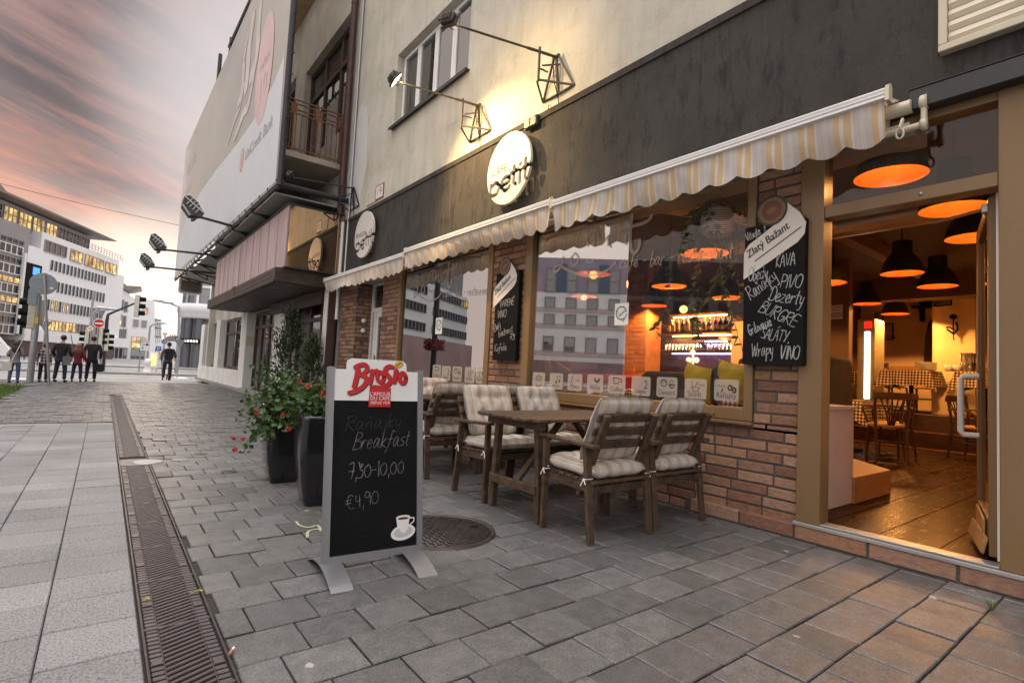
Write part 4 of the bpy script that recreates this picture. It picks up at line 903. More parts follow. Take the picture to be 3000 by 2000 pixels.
for k in range(6): crock(*z36(1315, 1400), 11.05, [(0, 0), (.12, .002), (.16, .018), (.158, .022), (0, .01)], 'cream', 'plate', 'plate in the stack on the table left of the column', 'plate', 1.398+k*.023, 'stacked plates')
c = onX(*z36(1120, 1385), 11.05); b = MB(); b.box(10.95, 11.2, c.y-.25, c.y+.25, 1.4, 1.425); b.box(10.95, 10.965, c.y-.25, c.y+.25, 1.425, 1.46); b.box(11.19, 11.2, c.y-.25, c.y+.25, 1.425, 1.46); solo(b, 'serving_tray', M['oak'], 'wooden tray with raised edge left of the plate stack', 'tray')
for dx, lab in ((0, 'glass salt shaker on the nearest indoor table'), (.09, 'dark pepper shaker on the nearest indoor table')):
    b = MB(); b.lathe((8.6, 3.12-dx, .858), [(.025, 0), (.028, .08), (.02, .1)], 10); b.lathe((8.6, 3.12-dx, .858), [(.022, .1), (.02, .13), (0, .135)], 10); solo(b, 'shaker', M['clear'] if dx == 0 else M['walnut'], lab, 'shaker')
# bar shelves
def zw(x, y): return 1500+x/3.136, 550+y/3.136
BX = 9.45
bs = thing('bar_shelving', 'lit back bar shelving with bottles and glasses behind the big window', 'shelving', (BX, 6, .12))
S = {}
for k, (x0, x1, y) in enumerate(((1392, 1930, 1152), (1385, 2060, 1330), (1680, 1925, 1385), (1380, 2060, 1500))):
    a, c = onX(*zw(x0, y), BX), onX(*zw(x1, y), BX); z = (a.z+c.z)/2; S[k] = (a.y, c.y, z)
    b = MB(); b.box(BX-.12, BX+.34, c.y, a.y, z-.02, z+.02); b.build('shelf', M['oak'], bs)
    b = MB(); b.box(BX+.28, BX+.3, c.y+.05, a.y-.05, z-.045, z-.021); b.build('light_strip', emis('violet_led' if k > 1 else 'amber_led', (.75, .5, 1.0) if k > 1 else (1, .6, .2), 7.0), bs)
    ld = bpy.data.lights.new('shelf_light', 'AREA'); ld.shape = 'RECTANGLE'; ld.size = abs(a.y-c.y); ld.size_y = .1; ld.energy = 34 if k < 2 else 9; ld.color = (1, .6, .25) if k < 2 else (.8, .55, 1)
    lo = bpy.data.objects.new('shelf_light', ld); COL.objects.link(lo); lo.location = (BX+.1, (a.y+c.y)/2, z-.05); lo.rotation_euler = (0, 0, pi/2)
b = MB(); b.box(BX+.3, BX+.34, 4.7, 8.6, .9, 2.4); b.build('back_panel', M['walnut'], bs)
b = MB(); b.box(8.0, 8.5, 4.9, 8.4, .12, 1.12); b.box(7.95, 8.55, 4.85, 8.45, 1.12, 1.17); solo(b, 'bar_counter', M['walnut'], 'dark wooden bar counter below the lit shelves', 'bar counter')
bt = [(.0, 0), (.038, 0), (.04, .01), (.04, .17), (.03, .21), (.014, .24), (.014, .3), (.016, .3), (.016, .32), (0, .32)]
cols = [flat('whisky_amber', (.42, .2, .03), .15), flat('green_bottle', (.03, .07, .02), .15), flat('dark_bottle', (.03, .015, .01), .15), flat('clear_spirit', (.5, .45, .38), .12), flat('red_bottle', (.25, .03, .02), .15)]
labs = [flat('label_cream', (.7, .6, .4)), flat('label_white', (.7, .68, .62)), flat('label_yellow', (.7, .45, .08))]
R_ = random.Random(4); y = S[1][0]-.1; k = 0
while y > S[1][1]+.06:
    h = R_.uniform(.8, 1.12); m = R_.choice(cols); b = MB(); b.lathe((BX+.05, y, S[1][2]+.02), [(r*1.15, z*h) for r, z in bt], 12)
    b.lathe((BX+.05, y, S[1][2]+.02), [(.0475, .05*h), (.0475, .13*h)], 12, 1); b.lathe((BX+.05, y, S[1][2]+.02), [(.019, .285*h), (.019, .321*h), (0, .322*h)], 10, 1)
    solo(b, 'bottle', [m, R_.choice(labs)], 'spirit bottle in the row on the middle back bar shelf', 'bottle', (BX+.05, y, S[1][2]+.02), 'bottles on the back bar'); y -= R_.uniform(.095, .15)
wg = [(.035, 0), (.004, .006), (.004, .09), (.03, .12), (.038, .16), (.032, .2), (.03, .2), (.034, .16), (.0, .1)]
def glasses(k, n, up, y0, y1, lab):
    for i in range(n):
        y = y0+(y1-y0)*i/(n-1); b = MB(); z = S[k][2]
        b.lathe((BX+.02, y, z+.02 if up else z-.04), wg if up else [(r, -q) for r, q in wg], 10); solo(b, 'wine_glass', M['clear'], lab, 'glass', (BX+.02, y, z+(.02 if up else -.24)), lab)
glasses(0, 9, True, S[0][0]-.5, S[0][1]+.1, 'wine glass standing on the top back bar shelf'); glasses(2, 9, False, S[2][0]-.05, S[2][1]+.05, 'wine glass hanging under the violet lit shelf')
for i in range(20):
    y = S[3][0]-.06-(S[3][0]-S[3][1]-.12)*i/19; b = MB(); b.lathe((BX+.05, y, S[3][2]+.02), [(.035, 0), (.04, .13), (.037, .13), (.03, .01), (0, .01)], 10); solo(b, 'tumbler', M['clear'], 'tumbler in the violet lit row on the lowest back bar shelf', 'glass', (BX+.05, y, S[3][2]+.02), 'tumblers on the lowest shelf')
c = onX(*zw(1718, 1545), 8.2); b = MB()
for dx, dz in ((0, .13), (-.075, 0), (.075, 0), (0, -.13)): b.lathe((8.0, c.y+dx, 1.38+dz), [(0, -.02), (.05, -.02), (.05, .0), (0, .0)], 14, axis=(-1, 0, 0))
b.tube([(8.02, c.y, 1.17), (8.02, c.y, 1.5)], .02, 8); solo(b, 'tap_badges', emis('tap_glow', (1, .75, .45), 1.3), 'glowing round badges of the beer tap on the bar', 'beer tap', (8.02, c.y, 1.17))
c = onX(*zw(2090, 1460), 7.5); b = MB(); b.box(7.48, 7.52, c.y-.12, c.y+.12, c.z-.35, c.z+.38); solo(b, 'menu_holder', pm('pale_pine_board', (.6, .38, .2), .6, 0, .05, 4), 'pale board standing right of the bar shelves', 'board')
# trailing plant in a basket
P0 = onX(*zw(1885, 330), 4.02)
t = thing('hanging_basket', 'round ribbed basket hanging inside the right end of the big window', 'basket', P0)
b = MB(); b.lathe(P0, [(.02, -.12), (.08, -.11), (.125, -.03), (.13, .02), (.11, .09), (.07, .13), (.065, .13), (.1, .08), (.0, .07)], 26); b.build('bowl', pm('pale_wicker', (.45, .25, .14), .8, 0, .1, 8), t)
b = MB()
for k in range(14): z = -.1+.016*k; r = .05+.082*math.sqrt(max(0, 1-((z-.01)/.135)**2)); b.lathe(P0, [(r, z-.003), (r+.004, z), (r, z+.003)], 24)
b.build('rope_coil', M['white'], t)
b = MB()
for k in range(3): a = 2*pi*k/3; b.tube([P0+V((.07*cos(a), .07*sin(a), .13)), P0+V((0, 0, .62))], .004, 5)
b.build('cord', M['black'], t)
def leafq(mb, c, d, s, tilt):
    d = d.normalized(); q = d.cross(V((0, 0, 1))); q = q.normalized() if q.length > .01 else V((1, 0, 0)); n = q.cross(d)
    q = q*cos(tilt)+n*sin(tilt)
    mb.add([c, c+d*s*.3+q*s*.3, c+d*s*.65+q*s*.27, c+d*s, c+d*s*.65-q*s*.27, c+d*s*.3-q*s*.3], [(0, 1, 2, 3), (0, 3, 4, 5)])
b = MB(); R_ = random.Random(5)
for k in range(11):
    x = P0+V((R_.uniform(-.05, .05), R_.uniform(-.08, .08), .12)); a = R_.uniform(0, 2*pi); pts = [x]; v = V((cos(a)*.07, sin(a)*.12, .06)); n = R_.randint(8, 26)
    for i in range(n):
        v = V((v.x*.75+R_.uniform(-.012, .012), v.y*.75+R_.uniform(-.02, .02), max(-.055, v.z-.03))); x = x+v; pts.append(x)
        for q in range(R_.randint(1, 2)): leafq(b, x, V((R_.uniform(-1, 1), R_.uniform(-1, 1), R_.uniform(-1.1, .1))), R_.uniform(.05, .095), R_.uniform(-.8, .8))
    b.tube(pts, .003, 4)
solo(b, 'trailing_plant', M['pothos'], 'green trailing plant spilling from the hanging basket', 'plant', P0)
# stickers and lettering on the panes
FP = Plane((3.7485, 0, 0), (0, -1, 0))
def fp(px, py): p = onX(px, py, 3.7485); return -p.y, p.z
def sticker(px, py, w, h, lab, words, icon):
    a, z = fp(px, py); b = MB(); poly2(b, FP, rrect(a-w/2, a+w/2, z-h/2, z+h/2, .02), 0)
    for s, x, y, size in words: text2(b, FP, s, a+x*w, z+y*h, size*h, .001, 1, 'CENTER', .86)
    for pts, wd in icon: ribbon(b, FP, [(a+x*w, z+y*h) for x, y in pts], wd*h, .0012, 1)
    solo(b, 'window_sticker', [M['sticker'], M['stickerink']], lab, 'sticker')
arc = lambda cx, cy, rx, ry, a0, a1, n=8: [(cx+rx*cos(rad(a0+(a1-a0)*k/n)), cy+ry*sin(rad(a0+(a1-a0)*k/n))) for k in range(n+1)]
IC = dict(WiFi=([('WiFi', 0, -.1, .4)], [(arc(0, -.05, .3, .33, 40, 140), .05), (arc(0, -.05, .3, .33, 220, 320), .05)]),
 music=([('music', .02, -.36, .34)], [([(.05, -.05), (.08, .3), (.3, .36), (.28, .02)], .045), (arc(.0, -.06, .06, .05, 0, 360), .06), (arc(.24, .01, .05, .05, 0, 360), .06)]),
 Menu=([('daily', .2, .06, .2), ('Menu', 0, -.36, .38)], [([(-.33, .0), (-.25, -.02), (-.12, .4)], .05)]),
 Wine=([('Wine', 0, -.36, .4)], [([(.12, -.1), (.12, .1)], .05), (arc(.12, .25, .13, .15, 180, 360), .12)]),
 Coffee=([('Coffee', 0, -.38, .38)], [([(-.2, .35), (-.15, .05), (.1, .05), (.16, .35), (-.2, .35)], .06), (arc(.2, .22, .09, .09, -90, 90), .05)]),
 Stages=([('Stages', -.02, -.36, .34), ('2', .26, -.12, .62)], []),
 Dessert=([('Dessert', 0, -.38, .36)], [(arc(-.15, .2, .16, .16, 0, 360), .05), (arc(-.15, .3, .14, .08, 0, 360), .04), ([(.12, .12), (.2, -.02), (.32, .0), (.38, .14), (.12, .12)], .07), (arc(.22, .25, .08, .1, 0, 300), .04)]),
 Salads=([('Salads', -.04, -.36, .38), ('fresh', .28, .16, .2)], [(arc(0, .08, .17, .2, 180, 360), .04), ([(-.2, .08), (.2, .08)], .03), ([(-.1, .1), (-.18, .4)], .03), ([(.0, .14), (.1, .36)], .04)]),
 Ranajky=([('Raňajky', 0, -.36, .36), ('chutné', -.2, .14, .18)], [(arc(.16, .12, .08, .11, 0, 360), .09), (arc(.32, .02, .06, .12, 0, 360), .09), ([(-.2, -.1), (-.14, .06)], .06)]))
def zs5(x, y): return 1500+x/3.136, 850+y/3.136
def zs2(x, y): return 1100+x/3.136, 900+y/3.136
for nm, x, y, w in (('WiFi', 245, 825, 112), ('music', 405, 835, 122), ('Menu', 577, 845, 133), ('Wine', 763, 855, 147), ('Coffee', 962, 865, 158), ('Stages', 1183, 880, 174), ('Dessert', 1422, 890, 190), ('Salads', 1685, 907, 202), ('Ranajky', 1968, 918, 226)):
    a0, a1 = fp(*zs5(x-w/2, y)), fp(*zs5(x+w/2, y)); sticker(*zs5(x, y), a1[0]-a0[0], (a1[0]-a0[0])*.82, 'frosted square sticker with the word %s low on the big window' % (nm if nm != 'Ranajky' else 'Raňajky'), *IC[nm])
for nm, x, y in (('Coffee', 562, 592), ('Stages', 648, 605), ('Dessert', 750, 612), ('Salads', 866, 620), ('Ranajky', 972, 626)): sticker(*zs2(x, y), .235, .2, 'frosted sticker with the word %s low on the left cafe window' % (nm if nm != 'Ranajky' else 'Raňajky'), *IC[nm])
for px, py, w, lab in ((1821, 920, .165, 'white and green no smoking sticker on the big window'), (1286, 954, .19, 'white and green no smoking sticker on the left cafe window')):
    a, z = fp(px, py); b = MB(); poly2(b, FP, rrect(a-w/2, a+w/2, z-w*.62, z+w*.62, .01), .001, 0)
    ribbon(b, FP, [(a+x*w, z+y*w) for x, y in arc(-.02, .06, .36, .36, 10, 300, 26)], w*.075, .002, 1); ribbon(b, FP, [(a+.02*w, z-.3*w), (a+.12*w, z-.44*w), (a+.4*w, z-.02*w)], w*.06, .0022, 1); ribbon(b, FP, [(a-.2*w, z-.1*w), (a+.22*w, z+.2*w)], w*.03, .002, 2); ribbon(b, FP, [(a-.18*w, z-.16*w), (a+.24*w, z+.14*w)], w*.03, .002, 2); ribbon(b, FP, [(a-.3*w, z+.2*w), (a-.22*w, z+.05*w), (a-.26*w, z-.02*w)], w*.025, .002, 2)
    solo(b, 'no_smoking_sticker', [M['white'], flat('sign_green', (.02, .22, .08)), M['signblack']], lab, 'sticker')
ST = [(((470, 640), (462, 690), (430, 750), (395, 772), (388, 740), (430, 712), (520, 760), (640, 802), (760, 800), (870, 760), (950, 690)), .028), (((540, 645), (552, 705), (590, 706), (608, 645), (575, 600), (545, 650)), .025), (((700, 530), (688, 470), (730, 410), (800, 388), (838, 420), (828, 480), (790, 520)), .028), (((758, 410), (752, 530)), .034), (((690, 660), (720, 684), (750, 670)), .026), (((1046, 430), (1040, 500), (1050, 512)), .028), (((1103, 250), (1088, 420), (1092, 560), (1130, 596), (1165, 545), (1172, 488)), .036), (((1000, 392), (1120, 350), (1200, 330), (1265, 290), (1282, 258)), .034), (((820, 520), (860, 470), (890, 440), (880, 480), (905, 540)), .024)]
for dx, lab in ((0, 'handwritten pale lettering across the upper part of the big window'), (-3.25, 'faint handwritten lettering across the top of the left cafe window')):
    b = MB()
    for pts, w in ST: ribbon(b, FP, smooth2([(fp(*zw(*p))[0]+dx, fp(*zw(*p))[1]) for p in pts], 6), w, .001)
    a, z = fp(*zw(990, 742)); a2, z2 = fp(*zw(1868, 655)); hand(b, FP, 'café - bar - restaurant', a+dx, z, .125, .011, .001, 0, .12, math.atan2(z2-z, a2-a), .09, .01, (a2-a)/(.125*9.6))
    solo(b, 'window_lettering', M['script'], lab, 'lettering')
# ------------------------------------------------------------------ awnings
def awning(y0, y1, z, seed, label, end=False):
    R = random.Random(seed); XF = 3.345
    t = thing('awning', label, 'awning', (FX, (y0+y1)/2, z), group='retractable awnings over the cafe windows')
    b = MB(); b.prism([(XF-.022, y0, z-.03), (XF+.012, y0, z-.038), (XF+.03, y0, z-.01), (XF+.03, y0, z+.03), (XF+.012, y0, z+.042), (XF-.014, y0, z+.03)], (0, y1-y0, 0))
    for dz in (-.008, .014): b.box(XF-.025, XF-.02, y0, y1, z+dz, z+dz+.006)
    b.build('front_bar', M['white'], t)
    b = MB(); b.prism([(XF-.026, y0-.02, z-.05), (XF+.035, y0-.02, z-.05), (XF+.035, y0-.02, z+.035), (XF+.01, y0-.02, z+.055), (XF-.018, y0-.02, z+.04)], (0, .019, 0)); b.build('end_cap', M['cream'], t); b = MB(); b.prism([(XF-.026, y1+.001, z-.05), (XF+.035, y1+.001, z-.05), (XF+.035, y1+.001, z+.035), (XF+.01, y1+.001, z+.055), (XF-.018, y1+.001, z+.04)], (0, .018, 0)); b.build('end_cap', M['cream'], t)
    # the cloth: taut top from roller to bar, scalloped valance that stirs in the wind
    b = MB(); n = max(8, int((y1-y0)/.035)); sc = .2; vs = []
    ph = R.uniform(0, 6); gust = [(R.uniform(y0, y1), R.uniform(.3, .8), R.uniform(-.5, .8)) for _ in range(5)]
    for i in range(n+1):
        y = y0+.01+(y1-y0-.02)*i/n; s = abs(sin(pi*(y-y0)/(sc*1.1))); H_ = .2+.045*s
        sw = sum(a*math.exp(-((y-c)/w)**2) for c, w, a in gust)*.55+.12*sin(y*5+ph)
        for k in range(6):
            f = k/5; ang = sw*f*1.1
            vs.append((XF+.002+sin(ang)*H_*f*.8+.006*sin(y*31+k), y, z-.03-cos(ang)*H_*f))
    b.add(vs, [(i*6+k, i*6+k+1, (i+1)*6+k+1, (i+1)*6+k) for i in range(n) for k in range(5)], 0, True)
    m = MB()
    b.build('valance', M['awn'], t)
    b = MB(); b.add([(XF+.02, y0+.01, z+.005), (XF+.02, y1-.01, z+.005), (3.6, y1-.01, z+.055), (3.6, y0+.01, z+.055)], [(0, 1, 2, 3)]); b.build('cloth', M['awn'], t)
    b = MB(); b.tube([(3.6, y0-.05, z+.0), (3.6, y1+.03, z+.0)], .04, 16); b.build('roller', M['cream'], t)
    b = MB(); b.box(3.55, 3.683, y0+.08, y0+.13, z-.1, z+.07, 0, .004); b.box(3.55, 3.683, y1-.13, y1-.08, z-.1, z+.07, 0, .004); b.box(3.63, 3.67, y0-.03, y1+.02, z-.11, z-.075, 0, .003); b.build('bracket', M['cream'], t)
    for a in (y0+.1, y1-.1):
        s = 1 if a == y0+.1 else -1
        b = MB(); b.bar((3.62, a, z-.085), (3.44, a+s*.75, z-.06), .04, .03, ch=.004); b.bar((3.44, a+s*.75, z-.055), (XF+.03, a+s*.12, z-.02), .034, .028, ch=.004); b.tube([(3.44, a+s*.75, z-.1), (3.44, a+s*.75, z-.02)], .026, 10); b.build('folding_arm', M['white'], t)
    b = MB(); ring = [(3.47+.0, y0-.03+.018*sin(q*pi/6), z-.2+.03*cos(q*pi/6)) for q in range(13)]; b.tube(ring, .006, 6); b.bar((3.47, y0-.03, z-.17), (3.52, y0-.03, z-.1), .012, .02); b.build('crank_eye', M['cream'], t)
    if end:
        b = MB(); b.lathe((3.6, y0-.11, z), [(0, -.012), (.043, -.012), (.043, .014), (.034, .02), (0, .02)], 18, axis=(0, 1, 0)); b.lathe((3.6, y0-.11, z-.13), [(0, -.012), (.034, -.012), (.034, .014), (0, .014)], 18, axis=(0, 1, 0)); b.box(3.578, 3.622, y0-.121, y0-.097, z-.12, z, 0, .006); b.tube([(3.6, y0-.09, z-.13), (3.6, y0+.1, z-.13)], .02, 12); b.build('gearbox', M['cream'], t)
    return t
awning(1.02, 3.785, 2.665, 1, 'longest striped awning above the big window, reaching the cafe door', True)
awning(3.83, 6.97, 2.69, 2, 'middle striped awning above the left cafe window')
awning(7.0, 10.5, 2.645, 3, 'far striped awning above the side entrance')
# ------------------------------------------------------------------ round signs with cut-out lettering
def apply_bool(o, cutter):
    m = o.modifiers.new('cut', 'BOOLEAN'); m.operation = 'DIFFERENCE'; m.object = cutter; m.solver = 'EXACT'; m.use_self = True
    dg = bpy.context.evaluated_depsgraph_get(); dg.update()
    me = bpy.data.meshes.new_from_object(o.evaluated_get(dg)); o.modifiers.remove(m)
    old = o.data; o.data = me; bpy.data.meshes.remove(old); bpy.data.objects.remove(cutter)
def disc_sign(cy, cz, ry, rz, word, label, sz):
    XS = 3.62; pl = Plane((XS, cy, cz), (0, -1, 0)); t = thing('round_sign', label, 'sign', (FX, cy, cz))
    b = MB(); poly2(b, pl, [(a, z) for a, z in ell(0, 0, ry, rz, 72)], 0.014, 0, .036); d = b.build('disc', M['signwhite'], t)
    k = MB(); r = ry; w = .056*r/.43
    def st(pts): ribbon(k, pl, [(x*r, (y*.85-.2)*r) for x, y in pts], w, -.1, 0, .3)
    st([(-.8, -.12), (-.8, -.75)]); st(smooth2([(-.8, -.22), (-.55, -.1), (-.38, -.28), (-.5, -.5), (-.8, -.5)], 4))
    st(smooth2([(-.26, -.3), (.1, -.22), (.02, -.05), (-.2, -.1), (-.28, -.32), (-.1, -.5), (.12, -.42)], 5))
    st([(.3, .2), (.3, -.35), (.4, -.42)]); st([(.16, .0), (.48, .04)]); st([(.58, -.02), (.58, -.42)]); st([(.58, .17), (.58, .2)])
    st([(.8, .28), (.8, -.33), (.9, -.4)]); st([(.68, .02), (1.1, .08)])
    c = k.build('cutter', M['signwhite']); apply_bool(d, c)
    b = MB(); text2(b, pl, word, -.78*r if len(word) < 5 else -.86*r, -.07*r, sz, .0515, 0, 'LEFT', .95); b.build('lettering', M['signblack'], t)
    b = MB()
    for a, z in ((-.5, .5), (.5, .5), (-.3, -.7), (.3, -.75)): p = pl.p(a*ry, z*rz); b.tube([p, p+V((.075, 0, 0))], .012, 8)
    b.build('spacer', M['steel'], t)
disc_sign(4.87, 3.39, .415, .425, 'CAFÉ', 'large round cream CAFÉ sign with cut-out lettering on the dark band', .14)
disc_sign(9.2, 3.38, .43, .425, 'PENSION', 'smaller looking far round PENSION sign at the end of the dark band', .125)
# ------------------------------------------------------------------ flood lamps on outrigger arms
def flood(y, z, head, label, lit, aim):
    t = thing('outrigger_lamp', label, 'lamp', (FX, y, z)); mt = M['dark'] if not lit else pm('weathered_steel', (.09, .08, .06), .5, .5, .2, 9)
    b = MB(); w = .25; x0, x1, x2 = FX-.012, FX-.06, FX-.3
    for s in (-1, 1):
        b.bar((x1, y+s*w*.15, z), (x0-.0, y+s*w, z-.4), .02, .02); b.bar((x0-.0, y+s*w, z-.4), (x2, y+s*.02, z-.36), .018, .018)
        b.bar((x1-.03, y+s*w*.4, z-.14), (x2+.02, y+s*.03, z-.2), .014, .014)
    b.bar((x2, y, z+.01), (x2, y, z-.37), .02, .02); b.bar((x0, y-w, z-.4), (x0, y+w, z-.4), .018, .018); b.bar((x1, y-.05, z), (x1, y+.05, z), .03, .03); b.bar((x0, y, z-.4), (x1, y, z), .024, .024)
    b.build('bracket', mt, t)
    P = V((x1, y, z)); H_ = V(head); b = MB(); b.tube([P, P+(H_-P)*.3], .016, 10); b.tube([P+(H_-P)*.3, H_], .012, 10); b.build('arm', mt, t)
    d = (V(aim)-H_).normalized(); u = d.cross(V((0, 1, 0))).normalized(); s = d.cross(u)
    b = MB(); c = H_+d*.02+V((-.03, 0, .03))
    b.obox(c-d*.03, d*.02, u*.05, s*.075, 0, .006); b.obox(c+d*.005, d*.015, u*.068, s*.095, 0, .006)
    for k in range(5): b.obox(c-d*.06, d*.012, u*.003, s*.06) if k == 9 else b.obox(c-d*.058+s*(-.05+.025*k), d*.012, u*.04, s*.003)
    b.tube([c+s*.1, c+s*.11+d*-.06, H_, c-s*.11+d*-.06, c-s*.1], .006, 6); hd = b.build('lamp_head', mt, t)
    b = MB(); b.obox(c+d*.022, d*.002, u*.055, s*.08); b.build('lamp_glass', emis('flood_glow', (1, .78, .42), 14) if lit else M['glasswin'], hd)
    b = MB(); q = [H_+V((.02, 0, .04))+V((.06*cos(a), .02, .075*sin(a))) for a in [k*.6 for k in range(10)]]; b.tube(q, .005, 6)
    b.tube([P+V((-.02, .03, -.05)), (x0-.02, y+.05, z-.25), (x0-.015, y-.02, z-.45), (x0-.008, y-.05, z-.62)], .006, 6); b.build('cable', M['black'], t)
    if lit:
        ld = bpy.data.lights.new('flood_beam', 'SPOT'); ld.energy = lit; ld.color = (1, .66, .28); ld.spot_size = rad(104 if y > 5 else 140); ld.spot_blend = .75; ld.shadow_soft_size = .04
        lo = bpy.data.objects.new('flood_beam', ld); COL.objects.link(lo); lo.location = c+d*.05; lo.rotation_euler = d.to_track_quat('-Z', 'Y').to_euler()
LAMP1, LAMP2, LAMP3 = (2.42, 5.86, 4.4), (2.38, 4.42, 4.36), (2.5, 10.22, 4.43)
flood(5.72, 4.5, (2.5, 5.76, 4.4), 'lit flood lamp on the arm left of the other, glowing towards the cafe sign', 330, (3.72, 5.5, 3.5))
flood(4.2, 4.47, (2.4, 4.32, 4.33), 'dark backed flood lamp on the long arm right of the bedroom window', 80, (3.72, 4.8, 3.95))
flood(10.15, 4.5, (2.5, 10.2, 4.42), 'unlit flood lamp on the arm at the corner beside the downpipe', 0, (3.72, 9.4, 3.4))
c = onX(1562, 361, 3.66); b = MB(); b.box(3.62, 3.672, c.y-.11, c.y+.11, c.z-.06, c.z+.06, 0, .006); b.box(3.61, 3.62, c.y-.1, c.y-.01, c.z-.05, c.z+.05); b.box(3.61, 3.62, c.y+.01, c.y+.1, c.z-.05, c.z+.05)
b.tube([(3.66, c.y-.1, c.z), (3.69, c.y-.2, c.z+.02), (3.66, c.y-.26, c.z+.12), (3.71, 4.25, 3.9)], .006, 6); solo(b, 'junction_box', M['dark'], 'twin junction box with loose cable on top of the dark band', 'junction box', (3.69, c.y, c.z))
# ------------------------------------------------------------------ chalkboards
def beer_badge(b, pl, a, z, s, ms):
    """tilted white beer label with round emblem above"""
    P = lambda x, y: (a+x*s, z+y*s)
    poly2(b, pl, [P(*q) for q in ((-.5, -.62), (-.5, -.15), (-.42, -.02), (.1, .3), (.22, .58), (.42, .38), (.52, .2), (.5, .02), (.4, -.1))], .021, ms[0])
    text2(b, pl, 'Zlatý Bažant', *P(-.42, -.26), .19*s, .0235, ms[1], 'LEFT', .84, .2, 0, rad(31)); text2(b, pl, 'Zlatý Bažant', *P(-.414, -.257), .19*s, .0238, ms[1], 'LEFT', .84, .2, 0, rad(31)); ribbon(b, pl, [P(-.3, -.32), P(.44, .13)], .018*s, .0225, ms[1])
    poly2(b, pl, ell(*P(-.03, .5), .26*s), .0225, ms[1]); poly2(b, pl, ell(*P(-.03, .5), .225*s), .0235, ms[2]); poly2(b, pl, ell(*P(-.03, .5), .17*s), .0245, ms[3]); poly2(b, pl, ell(*P(-.03, .5), .09*s, .05*s, 12, rot=.4), .0255, ms[2])
BM = [M['black'], M['signwhite'], M['signblack'], flat('emblem_gold', (.16, .1, .035)), flat('emblem_red', (.13, .035, .025)), M['chalk']]
def chalkboard(p0, p1, X, label, lines, badge):
    a, c = onX(*p0, X), onX(*p1, X); pl = Plane((X, 0, 0), (0, -1, 0)); t = thing('wall_chalkboard', label, 'chalkboard', (FX, (a.y+c.y)/2, a.z))
    b = MB(); poly2(b, pl, rrect(-a.y, -c.y, a.z, c.z, .012), -.03, 0, .05); b.build('board', M['black'], t)
    Q = Plane((X, 0, 0), (0, -1, 0)); L = MB()
    for s, px, py, px2, py2, h in lines:
        q, e = onX(px, py, X-.021), onX(px2, py2, X-.021); W = math.hypot(q.y-e.y, q.z-e.z)
        tot = sum((max(x for st in HW.get(ACC.get(ch, (ch,))[0], HW['o']) for x, y in st)+.1) if ch != ' ' else .35 for ch in s)
        hand(L, Q, s, -q.y, q.z, h, .0056, .0215, 0, .12, math.atan2(e.z-q.z, q.y-e.y), .1, .03, W/(tot*h), len(s))
    L.build('chalk_writing', M['chalk'], t)
    b = MB(); beer_badge(b, Q, *badge, (1, 2, 3, 4)); b.build('beer_label', BM, t)
def z5(x, y): return 2100+x/2.6125, 550+y/2.6125
q = onX(*z5(437, 400), 3.65)
chalkboard(z5(205, 1352), z5(690, 225), 3.66, 'tall chalkboard menu on the brick pillar beside the door', [
 ('Vitajte :)', *z5(232, 412), *z5(372, 330), .06), ('KÁVA', *z5(452, 612), *z5(602, 585), .085), ('Obedy', *z5(240, 715), *z5(390, 690), .1), ('Raňajky', *z5(262, 860), *z5(470, 690), .1), ('PIVO', *z5(482, 765), *z5(648, 765), .09), ('Dezerty', *z5(392, 860), *z5(660, 895), .1), ('BURGRE', *z5(318, 945), *z5(600, 1070), .085), ('Grilovacie', *z5(250, 1130), *z5(428, 1050), .075), ('ŠALÁTY', *z5(335, 1150), *z5(540, 1180), .075), ('Wrapy', *z5(268, 1295), *z5(435, 1275), .095), ('VÍNO', *z5(482, 1310), *z5(630, 1312), .09)], (-q.y, q.z, .42))
def z3(x, y): return 1150+x/3.135, 680+y/3.135
q = onX(*z3(1035, 480), 3.66)
chalkboard(z3(928, 1175), z3(1180, 345), 3.675, 'narrow chalkboard on the brick pillar between the two windows', [
 ('VARENÉ', *z3(985, 690), *z3(1118, 660), .075), ('VÍNO', *z3(965, 790), *z3(1045, 775), .085), ('Zlatý', *z3(935, 915), *z3(995, 870), .08), ('bažant', *z3(975, 960), *z3(1110, 910), .08), ('73', *z3(1075, 985), *z3(1122, 985), .065), ('Kofola', *z3(935, 1095), *z3(1050, 1080), .085)], (-q.y, q.z, .43))
# ------------------------------------------------------------------ advertising stand
A0 = V((.892, 2.536, .045)); AU = V((.996, -.085, 0)); AV = V((0, .11, .95))
AP = Plane(A0, AU, AV); AP.v = AV.normalized(); AP.n = AP.u.cross(AP.v).normalized()
st = thing('advertising_stand', 'chalkboard advertising stand with red brush lettering on a white header', 'advertising stand', (1.146, 2.51, 0))
b = MB()
rect2(b, AP, 0, .031, 0, .948, -.032, 0, .038); rect2(b, AP, .477, .508, 0, .948, -.032, 0, .038); rect2(b, AP, .031, .477, 0, .034, -.03, 0, .034)
rect2(b, AP, .0035, .0065, .0, .948, .006, 0, .002); b.build('frame', M['alu'], st)
b = MB(); rect2(b, AP, .031, .477, .034, .785, -.012, 0, .008); b.build('board', M['black'], st)
b = MB(); hd = [(.031, .778), (.477, .778), (.477, .935), (.41, .935)]+rrect(.09, .41, .9, 1.0, .03, 5)[0:12][:12]
hd = [(.031, .78), (.477, .78), (.477, .938), (.412, .938), (.412, .965)]+[(.382+.03*cos(t*pi/10), .965+.03*sin(t*pi/10)) for t in range(1, 6)]+[(.12+.03*cos(t*pi/10), .965+.03*sin(t*pi/10)) for t in range(5, 11)]+[(.09, .938), (.031, .938)]
poly2(b, AP, hd, -.004, 0, .006); b.build('header', M['white'], st)
def lp(x, y): return .031+(x-1272)/1003*.446, .78+(1475-y)/370*.158
lg = MB(); W = .0195
